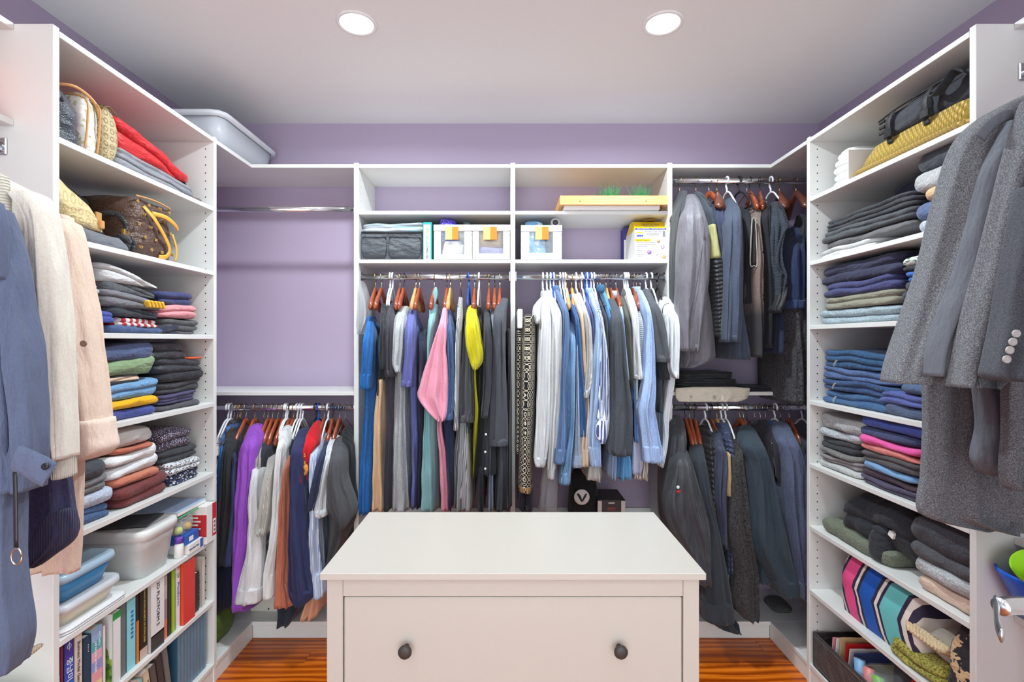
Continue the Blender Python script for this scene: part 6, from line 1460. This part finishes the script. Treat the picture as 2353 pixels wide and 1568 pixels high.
text('colorations', .006, xm - .006, 2.2936, Zt - .04, (0, 0, -1), (1, 0, 0), plain('print_pink', (220, 90, 90), .6), t, width=.022) if False else MB().box(xm - .007, xm - .005, 2.2938, 2.2943, Zt - .05, Zt - .03).build('red_print', plain('print_pink', (220, 90, 90), .6), t)
PV = f((74, 60, 190), 'dots', (150, 140, 230), 160)
fabric_bin(C7, 888, 1305, 700, 'white fabric bin with purple sequinned cloth on top', (965, 770, 1220, 1020, 1015, 1087, 1158),
           [('sequin_cloth', 'purple sequinned cloth poking from the white bin', 'cloth', PV, (.08, .6, .55, 1.12)), ('grey_cloth', 'grey-green bundle poking from the white bin', 'cloth', f((110, 128, 126)), (.66, .98, .5, 1.06)), ('paper_note', 'white paper inside the window of the bin', 'paper', M_PAPER, (.2, .78, .02, .5))])
fabric_bin(C7, 1310, 1722, 700, 'white fabric bin with tan cloth behind its window', (1380, 768, 1645, 1012, 1430, 1504, 1576),
           [('tan_cloth', 'tan cloth inside the white fabric bin', 'cloth', f((176, 140, 80)), (.1, .8, .35, .9)), ('lilac_cloth', 'lilac cloth at the bottom of the white fabric bin', 'cloth', f((150, 146, 190)), (.1, .9, .02, .34))])
fabric_bin(C8, 130, 575, 706, 'white fabric bin with blue masks and tape roll', (220, 778, 478, 1006, 285, 357, 430),
           [('blue_masks', 'light blue masks filling the white fabric bin', 'mask', f((120, 178, 222), 'blotch', (214, 226, 236), 40), (.05, .6, .02, 1.06)), ('dark_pouch', 'dark pouch inside the bin of masks', 'pouch', f((76, 78, 86)), (.62, .95, .02, .8))])
X, Z = xz(C8, 505, 672, 2.33)
t = thing('tape_roll', 'grey and white tape roll on the bin of masks', 'tape roll', (X, 2.35, Z - .022))
MB().lathe((X, 2.36, Z), [(.013, -.03), (.022, -.03), (.022, .03), (.013, .03), (.013, -.03)], 'Y', 28, False).build('tape', plain('tape_grey', (196, 198, 200), .4), t)
MB().lathe((X, 2.36, Z), [(.0128, -.028), (.0128, .028)], 'Y', 24).build('core', plain('tape_core', (82, 80, 80), .6), t)
# plastic casting kit carton
X0, Zs = xz(C8, 1372, 750, 2.30); X1, Zt = xz(C8, 1724, 632, 2.30); Z0 = SB + .0008
t = thing('kit_carton', 'yellow and white Liquid Plastic kit carton with gable handle', 'carton', ((X0 + X1) / 2, 2.38, SB))
YEL = plain('carton_yellow', (250, 208, 10), .45)
MB().box(X0, X1, 2.30, 2.47, Z0, Zs, b=.0008).build('box', CARTON, t)
m = MB(); m.add([(X0, 2.30, Zs), (X1, 2.30, Zs), (X1, 2.47, Zs), (X0, 2.47, Zs), (X0 + .004, 2.36, Zt), (X1 - .004, 2.36, Zt), (X1 - .004, 2.41, Zt), (X0 + .004, 2.41, Zt)],
               [(0, 1, 5, 4), (1, 2, 6, 5), (2, 3, 7, 6), (3, 0, 4, 7), (4, 5, 6, 7)], False); m.build('gable_top', YEL, t)
YT = 2.2995
def lab(s_, sz, x, y, m_, w_=None, yy=YT - .0004): xx, zz = xz(C8, x, y, 2.30); text(s_, sz, xx, yy, zz, (1, 0, 0), (0, 0, 1), m_, t, width=w_)
def rect(x0, y0, x1, y1, m_, nm, yy=YT):
    a, z1 = xz(C8, x0, y0, 2.30); b_, z0 = xz(C8, x1, y1, 2.30); MB().box(a, b_, yy - .0003, yy, z0, z1).build(nm, m_, t)
rect(1374, 734, 1722, 750, plain('print_blue', (40, 60, 160), .5), 'blue_band'); lab('Easy to Mix & Pour - Directions Included', .006, 1548, 742, CARTON, .125)
gx, gz = xz(C8, 1535, 660, 2.34)
MB().tube([(gx - .028, 2.342, gz + .004), (gx, 2.338, gz + .008), (gx + .028, 2.342, gz + .004)], .006, 8).build('handle_slot', plain('slot_brown', (120, 86, 30), .7), t)
gx, gz = xz(C8, 1540, 714, 2.31); text('Make It Now!', .011, gx, 2.3105, gz, (1, 0, 0), (0, .38, .92), NAVYTXT, t, width=.06)
gx, gz = xz(C8, 1540, 692, 2.32); text('What Are You Making?', .009, gx, 2.3205, gz, (1, 0, 0), (0, .38, .92), NAVYTXT, t, width=.085)
rect(1392, 776, 1465, 790, YEL, 'logo_bar'); lab('Smooth-On', .008, 1428, 800, BLACKTXT, .035); rect(1392, 810, 1462, 826, plain('print_blue', (40, 60, 160), .5), 'logo_block')
lab('Smooth-Cast 326', .01, 1574, 772, NAVYTXT, .075); rect(1676, 765, 1706, 830, GREYTXT, 'barcode')
for k in range(3): rect(1490 + 8 * k, 790 + 12 * k, 1650 - 10 * k, 794 + 12 * k, GREYTXT, 'print_line')
rect(1372, 852, 1545, 880, YEL, 'product_flag'); lab('Liquid Plastic', .0095, 1455, 866, BLACKTXT, .06, YT - .0008)
for k, (a, b_) in enumerate(((1385, 1600), (1395, 1600), (1395, 1510), (1395, 1440), (1395, 1455), (1395, 1450), (1395, 1480), (1395, 1460))): rect(a, 890 + k * 21, b_, 894 + k * 21, GREYTXT, 'print_line')
PUR = plain('print_purple', (160, 128, 196), .5); SKIN = plain('print_skin', (214, 150, 110), .6)
for x, y, r0, r1, m_, nm in ((1530, 996, .0, .0108, PUR, 'purple_gear_picture'), (1676, 938, .005, .0088, PUR, 'purple_ring_picture'), (1630, 876, 0, .008, SKIN, 'hand_picture'), (1690, 1048, 0, .009, SKIN, 'hand_picture'), (1605, 1010, 0, .011, plain('print_pale', (222, 222, 226), .5), 'pale_disc_picture')):
    xx, zz = xz(C8, x, y, 2.30)
    MB().lathe((xx, YT, zz), [(r0, 0), (r1, 0), (r1, -.0004), (r0, -.0004)] if r0 else [(r1, 0), (r1, -.0004)], 'Y', 24, not r0).build(nm, m_, t)
# second carton hidden behind it
X0b, Zb = xz(C8, 1296, 800, 2.40); t = thing('carton', 'violet carton behind the Liquid Plastic kit', 'carton', (X0b + .03, 2.5, SB)); MB().box(X0b, X0b + .10, 2.475, 2.55, SB + .0008, SB + .19, b=.001).build('box', plain('carton_violet', (70, 62, 150), .5), t); MB().box(X0b - .0006, X0b + .1, 2.4744, 2.475, SB + .03, SB + .13).build('label', CARTON, t)
# wooden planter tray with grass
X0, Z1 = xz(C8, 555, 378, 2.24); X1, Zm = xz(C8, 1734, 478, 2.24)
X1 = min(X1, U[2][0] - .002)
WDM = wood('planter_wood', (232, 178, 112), (214, 154, 88), .5, (3, 30, 40))
t = thing('planter_tray', 'light wooden tray with artificial grass on the upper cubby shelf', 'tray', ((X0 + X1) / 2, 2.4, SA))
MB().box(X0, X1, 2.24, 2.256, Zm, Z1, b=.001).build('front_board', WDM, t)
MB().box(X0, X0 + .014, 2.2565, 2.54, Zm, Z1, b=.001).build('side_board', WDM, t); MB().box(X1 - .014, X1, 2.2565, 2.54, Zm, Z1, b=.001).build('side_board', WDM, t)
MB().box(X0 + .0145, X1 - .0145, 2.257, 2.54, Zm + .004, Zm + .012).build('base_board', WDM, t)
for xx, yy in ((X0 + .09, 0), (X1 - .1, 0)): MB().lathe((xx, 2.24, (Z1 + Zm) / 2 - .004), [(.003, 0), (.003, -.001)], 'Y', 12).build('screw', M_STEEL, t)
MB().box(X0 + .02, X1 - .03, 2.26, 2.53, SA + .0008, Zm + .0035, b=.002).build('white_panel', plain('panel_white', (238, 238, 240), .5), t)
m = MB(); rg = random.Random(5)
for cxg, n_, sp in ((1100, 150, .045), (1420, 150, .05), (870, 8, .012)):
    X, Z = xz(C8, cxg, 378, 2.36)
    for k in range(n_):
        bx_ = X + rg.uniform(-sp, sp) * .6; by_ = 2.36 + rg.uniform(-.06, .06); a = rg.uniform(-1, 1); b_ = rg.uniform(-.6, .6); L = rg.uniform(.025, .06) * (1 if n_ > 20 else .6)
        m.tube([(bx_, by_, Zm + .012), (bx_ + a * L * .3, by_ + b_ * L * .3, Z1 + .01), (bx_ + a * L * .9, by_ + b_ * L * .8, Z1 + .03 + (L - .02) * 1.3)], [.0012, .0012, .0003], 3)
gr = m.build('grass', plain('grass_green', (66, 150, 84), .6), t); gr['kind'] = 'stuff'
# ================================================================== low shelf behind the island
SL = .44
X0 = at(1309, 0, 2.36).x; X1 = at(1377, 0, 2.36).x
t = bag('drawstring_bag', 'black bag with white round V emblem', f((40, 40, 43)), X0, X1, 2.33, 2.48, SL, .28, cat='bag', amp=.006, taper=.12, dome=.15)
p = at(1337, 1143, 2.322)
MB().lathe(tuple(p), [(.036, .004), (.036, 0), (.034, -.001)], 'Y', 36).build('emblem_disc', plain('emblem_white', (226, 226, 224), .6), t)
MB().tube([(p.x - .021, p.y - .0025, p.z + .017), (p.x - .010, p.y - .0025, p.z + .002), (p.x - .001, p.y - .0025, p.z - .02)], [.0045, .006, .003], 8, True, ry=.001, up=(1, 0, 0)).build('emblem_stroke', BLACKTXT, t)
MB().tube([(p.x + .021, p.y - .0025, p.z + .017), (p.x + .014, p.y - .0025, p.z + .004), (p.x + .001, p.y - .0025, p.z - .02)], [.003, .005, .003], 8, True, ry=.001, up=(1, 0, 0)).build('emblem_stroke', BLACKTXT, t)
X0 = at(1373, 0, 2.3).x; X1 = at(1437, 0, 2.3).x; ZD = at(0, 1148, 2.3).z
t = thing('electronic_device', 'black and silver device with small red display', 'device', ((X0 + X1) / 2, 2.4, SL))
MB().box(X0, X1, 2.30, 2.46, SL + .0008, ZD, b=.004).build('housing', plain('device_black', (48, 46, 48), .4), t)
for a, b_ in ((X0 - .0, X0 + .02), (X1 - .02, X1)): MB().box(a, b_, 2.296, 2.2998, SL + .004, ZD - .006, b=.003).build('silver_side', plain('device_silver', (198, 198, 196), .35, .3), t)
MB().box(X0 + .045, X1 - .045, 2.298, 2.2998, ZD - .052, ZD - .034, b=.001).build('display', plain('display_red', (112, 54, 58), .3), t)
MB().box(X0 + .05, X1 - .05, 2.298, 2.2998, ZD - .02, ZD - .013, b=.0005).build('nameplate', plain('device_silver', (198, 198, 196), .35, .3), t)
for sx in (-.022, .022): MB().box((X0 + X1) / 2 + sx - .006, (X0 + X1) / 2 + sx + .006, 2.297, 2.2998, ZD - .07, ZD - .06, b=.001).build('key', CARTON, t)
CF = clear_plastic('garment_film', (224, 226, 230), .30, .15)
o = strip(MB(), tr('b3', [(1180, 205, 300), (1290, 200, 306), (1400, 190, 304), (1510, 180, 300)]), ROD - .12, .16, folds=(.012, 3), amp=.012, hollow=False).build('garment_cover', CF); tag(o, 'clear plastic garment cover below the white shirts', 'garment cover')
o = strip(MB(), tr('b2', [(95, 44, 62), (160, 40, 84), (300, 38, 98), (420, 40, 60)]), ROD - .10, .12, folds=(.010, 3), amp=.008, hollow=False).build('garment_cover', CF); tag(o, 'clear plastic garment cover above the blue denim dress', 'garment cover')
# ================================================================== shelf between the coat rods
ZM = 1.137
for k, (a, b_, h, lab_) in enumerate(((1560, 1700, .022, 'black satin folded trousers, lowest on the coat shelf'), (1562, 1698, .022, 'black folded leather trousers in the middle of the coat shelf pile'), (1566, 1690, .026, 'black shiny folded trousers, topmost on the coat shelf'))):
    mb = slab(MB(), at(a, 0, 2.30).x, at(b_, 0, 2.30).x, 2.288 + k * .004, 2.53, ZM + .012 + k * .023, h, layers=2, r=.03, amp=.007)
    tag(mb.build('folded_trousers', f((40, 40, 44), 'satin')), lab_, 'folded clothes')
mb = slab(MB(), at(1554, 0, 2.27).x, at(1722, 0, 2.27).x, 2.25, 2.53, ZM + .0008, .011, layers=1, r=.02, amp=.003)
t = thing('folded_trousers', 'cream trousers folded over the coat shelf edge', 'folded clothes', (at(1640, 0, 2.27).x, 2.4, ZM)); mb.build('fold', f((214, 204, 186)), t)
strip(MB(), [(893, 1553, 1724), (905, 1552, 1721), (917, 1554, 1716), (924, 1560, 1700)], 2.246, .026, step=3, n=60, folds=(.004, 5), amp=.004).build('overhang', f((214, 204, 186)), t)
mb = slab(MB(), at(1712, 0, 2.30).x, at(1800, 0, 2.30).x, 2.30, 2.52, ZM + .0008, .016, layers=1, r=.03, amp=.008)
tag(mb.build('black_trousers', f((38, 38, 44))), 'black trousers pooled beside the folded pile on the coat shelf', 'folded clothes')
# ================================================================== corner decks
t = bag('fabric_bag', 'green fabric bag in the corner under the lower rod', f((84, 112, 44)), -1.34, -1.215, 2.10, 2.25, .083, .12, cat='bag', amp=.012, taper=.25)
t = thing('plastic_box', 'cream plastic box on the corner deck', 'box', (-1.1, 2.43, .083)); MB().box(-1.22, -1.06, 2.36, 2.5, .0838, .20, b=.006).build('box', plain('cream_plastic', (214, 208, 196), .4), t); MB().lathe((-1.13, 2.36, .1), [(.004, 0), (.004, -.001)], 'Y', 10).build('hole', M_HOLE, t)
t = bag('shoe_pouch', 'dark grey flat pouch on the deck under the jackets', f((84, 84, 84)), 1.26, 1.36, 2.34, 2.48, .083, .03, cat='pouch', amp=.006)
# ================================================================== right shelves: basket, backpack, paper bag
R1 = RZ[0]
t = thing('basket', 'woven palm basket with thick braided rim, upside down', 'basket', (1.35, 1.56, R1))
WV = f((214, 178, 96), 'weave', (150, 128, 44), .016)
yb0, yb1 = 1.306, 1.775
m = MB(); m.loft([ring_at(1.222, 1.54, yb0 + .0, yb1 - .01, R1 + .012, .05), ring_at(1.235, 1.53, yb0 + .012, yb1 - .03, R1 + .055, .05), ring_at(1.25, 1.52, yb0 + .025, yb1 - .05, R1 + .09, .05), ring_at(1.27, 1.50, yb0 + .045, yb1 - .07, R1 + .094, .04)]); m.build('body', WV, t)
rim = ring_at(1.222, 1.545, yb0 + .002, yb1, R1 + .0125, .05, 60); m = MB(); m.tube(rim + [rim[0]], .011, 8, False); m.build('rim', f((206, 172, 100), 'weave', (160, 132, 60), .012), t)
t = thing('backpack', 'black backpack with straps and buckles on the woven basket', 'backpack', (1.37, 1.5, R1 + .096)); ZB = R1 + .0965
BM = f((58, 60, 66)); BS = plain('webbing', (36, 36, 40), .6)
slab(MB(), 1.26, 1.52, 1.31, 1.68, ZB, .095, layers=1, r=.06, amp=.012, taper=.15, dome=.1).build('body', BM, t)
slab(MB(), 1.238, 1.30, 1.47, 1.66, ZB - .004, .07, layers=1, r=.03, amp=.006, taper=.1, keep=False).build('front_pocket', f((66, 68, 75)), t)
MB().tube([(1.236, 1.655, ZB + .06), (1.242, 1.58, ZB + .074), (1.25, 1.49, ZB + .08), (1.256, 1.40, ZB + .086)], .0028, 6).build('zipper', plain('zip_black', (24, 24, 26), .4), t)
for y0 in (1.60, 1.46):
    MB().tube([(1.244, y0, ZB + .075), (1.228, y0 + .004, ZB + .04), (1.232, y0 + .006, ZB), (1.236, y0 + .006, ZB - .03)], .002, 8, True, ry=.011, up=(1, 0, 0)).build('strap', BS, t)
    MB().box(1.222, 1.232, y0 - .012, y0 + .018, ZB - .014, ZB + .014, b=.003).build('buckle', M_BLACKPL, t)
for k in range(3): MB().box(1.232, 1.24, 1.628, 1.652, ZB + .012 + k * .018, ZB + .022 + k * .018, b=.002).build('webbing_loop', BS, t)
MB().tube([(1.25, 1.46, ZB + .06), (1.235, 1.43, ZB + .04), (1.235, 1.40, ZB + .06), (1.245, 1.38, ZB + .082), (1.25, 1.35, ZB + .06)], .003, 8, True, ry=.017, up=(0, 0, 1)).build('shoulder_strap', f((54, 56, 62)), t)
t = thing('paper_bag', 'white ruffled paper packet beside the woven basket', 'packet', (1.30, 1.86, R1))
slab(MB(), 1.235, 1.40, 1.80, 1.915, R1 + .0006, .135, layers=5, r=.03, amp=.010, taper=.15, dome=.06, bulge=.016).build('packet', plain('white_tissue', (240, 240, 238), .8), t)
MB().box(1.232, 1.40, 1.797, 1.803, R1 + .002, R1 + .12, b=.001).build('card_side', CARTON, t)
# ================================================================== lower right shelves
NAV, IV = (50, 44, 72), (236, 228, 220)
def totemat():
    t = NT('striped_canvas'); X, Y, Z = t.sep()
    v = t.math('MULTIPLY_ADD', t.math('ADD', Y, t.math('MULTIPLY', t.math('ABSOLUTE', t.math('SUBTRACT', Z, .11)), .35)), 1 / .40, .42)
    st = [(0, IV), (.03, NAV), (.08, IV), (.13, NAV), (.17, (112, 204, 206)), (.36, NAV), (.39, IV), (.42, NAV), (.45, (26, 92, 190)), (.60, NAV), (.63, IV), (.66, NAV), (.69, (240, 84, 146)), (.83, NAV), (.86, IV), (.89, NAV), (.92, (238, 140, 168))]
    t.color(t.ramp(v, st, 'CONSTANT')); t.p.inputs['Roughness'].default_value = .7
    return t.m
t = bag('tote_bag', 'canvas tote with pink, blue and teal stripes', totemat(), XR + .02, XWR - .05, 1.49, 1.855, R7, .205, cat='tote bag', amp=.010, taper=.06, dome=.02, r=.02, sc=6)
m = MB()
for k in range(3):
    m.tube([(XR + .03 + .01 * math.sin(a * 2.1 + k * 2.1), 1.40 + a * .012, R7 + .115 + .01 * math.cos(a * 2.1 + k * 2.1)) for a in range(12)], .009, 8)
m.build('rope_handle', f((208, 184, 146), 'stripex', (214, 192, 156), .01), t)
TW = f((168, 158, 50), 'fleece', (200, 190, 92), 160)
o = slab(MB(), XR + .008, XR + .17, 1.395, 1.60, R7 + .0006, .05, layers=2, r=.04, amp=.018, dome=.25); tag(o.build('towel', TW), 'olive yellow terry towel crumpled on the low shelf', 'towel')
o = slab(MB(), XR + .06, XR + .3, 1.35, 1.53, R7 + .058, .06, layers=2, r=.05, amp=.014, dome=.3); tag(o.build('folded_linen', f((214, 208, 196))), 'off-white linen cloth behind the olive towel', 'cloth')
t = bag('cosmetic_bag', 'black bag with tan animal silhouettes', f((48, 46, 52), 'print', (214, 182, 140), 30), XR + .006, XR + .25, 1.303, 1.40, R7, .20, cat='bag', amp=.012, taper=.2, dome=.1)
R8 = RZ[7]
t = thing('storage_box', 'black stitched leather box holding cards and papers', 'box', (1.36, 1.78, R8)); LB = f((54, 50, 52), 'leather')
x0, x1, y0, y1, zt = XR + .006, XR + .26, 1.575, 1.975, R8 + .135
m = MB(); m.box(x0, x1, y0, y1, R8 + .0008, R8 + .008, b=.002); m.box(x0, x0 + .007, y0, y1, R8 + .0008, zt, b=.002); m.box(x1 - .007, x1, y0, y1, R8 + .0008, zt, b=.002); m.box(x0, x1, y0, y0 + .007, R8 + .0008, zt, b=.002); m.box(x0, x1, y1 - .007, y1, R8 + .0008, zt, b=.002); m.build('body', LB, t)
for zz in (zt - .012, R8 + .012): MB().tube([(x0 - .0006, y0 + .006, zz), (x0 - .0006, y1 - .006, zz)], .0006, 5).build('stitching', plain('grey_thread', (150, 146, 144), .7), t)
rot = Matrix.Rotation(-.25, 3, 'Y')
for k, (c, lab_, h, yy) in enumerate((((238, 160, 166), 'pink card standing in the black leather box', .165, 1.90), ((240, 238, 236), 'white card beside the pink one in the leather box', .17, 1.885), ((222, 190, 140), 'tan envelope standing in the black leather box', .185, 1.868), ((208, 36, 40), 'red card standing in the black leather box', .175, 1.845), ((238, 238, 236), 'white paper beside the red card in the leather box', .165, 1.83), ((76, 90, 150), 'blue card standing in the black leather box', .16, 1.812), ((226, 214, 140), 'yellow patterned card in front of the blue card', .13, 1.79))):
    o = MB().box(x0 + .02 + k * .004, x0 + .17, yy - .0015, yy + .0015, R8 + .0095, R8 + h, b=.0006, rot=Matrix.Rotation(.10, 3, 'X'), piv=(x0, yy, R8 + .0095)).build('greeting_card', plain('card_%d_%d' % (c[0], c[2]), c, .6)); tag(o, lab_, 'card')
t = thing('plastic_pouch', 'clear pouch of blue, pink and green rolls in the leather box', 'pouch', (x0 + .09, 1.68, R8 + .05))
MB().box(x0 + .012, x0 + .19, 1.60, 1.765, R8 + .06, R8 + .17, b=.02, rot=Matrix.Rotation(-.3, 3, 'X')).build('film', clear_plastic('pouch_film', (206, 222, 230), .25, .1), t)
for k, c in enumerate(((128, 178, 220), (222, 138, 132), (130, 206, 74))):
    yy = 1.735 - k * .045; MB().tube([(x0 + .02, yy, R8 + .075), (x0 + .03, yy + .02, R8 + .165)], .016, 14, True, ry=.02).build('roll', plain('roll_%d' % c[0], c, .4), t)
o = slab(MB(), XR + .012, XR + .2, 1.42, 1.555, R8 + .0006, .24, layers=1, r=.03, amp=.006, taper=.1); tag(o.build('red_bag', f((214, 40, 30))), 'red bag beside the black leather box', 'bag')
# plastic bowls beside the door handle
t = MB().lathe((1.338, 1.215, .6668), [(.045, 0), (.052, .004), (.092, .09), (.106, .118), (.109, .13), (.103, .13), (.088, .09), (.05, .012)], 'Z', 36).build('plastic_bowl', plain('bowl_blue', (22, 92, 206), .3)); tag(t, 'blue plastic bowl below the grey wool coats', 'bowl')
m = MB().lathe((0, 0, 0), [(.028, 0), (.034, .003), (.055, .06), (.058, .07), (.054, .07), (.032, .008)], 'Z', 32)
t = m.build('plastic_cup', plain('cup_lime', (158, 222, 30), .3), None, (0, 0, 0)); t.location = (1.30, 1.2, .772); t.rotation_euler = (.3, -.45, 0); tag(t, 'lime green plastic cup lying in the blue bowl', 'cup')
# green bag by the left section
t = bag('tote_bag', 'green bag with tan rope handle on the floor', f((120, 160, 84)), XWL + .03, -1.16, 1.04, 1.235, 0, .5, cat='bag', amp=.01, taper=.04)
MB().tube([at(x, y, 1.16) for x, y in ((30, 1530), (52, 1512), (76, 1494), (96, 1482))], [.006, .007, .008, .004], 8).build('rope_handle', f((222, 206, 176), 'rib', None, .006), t)
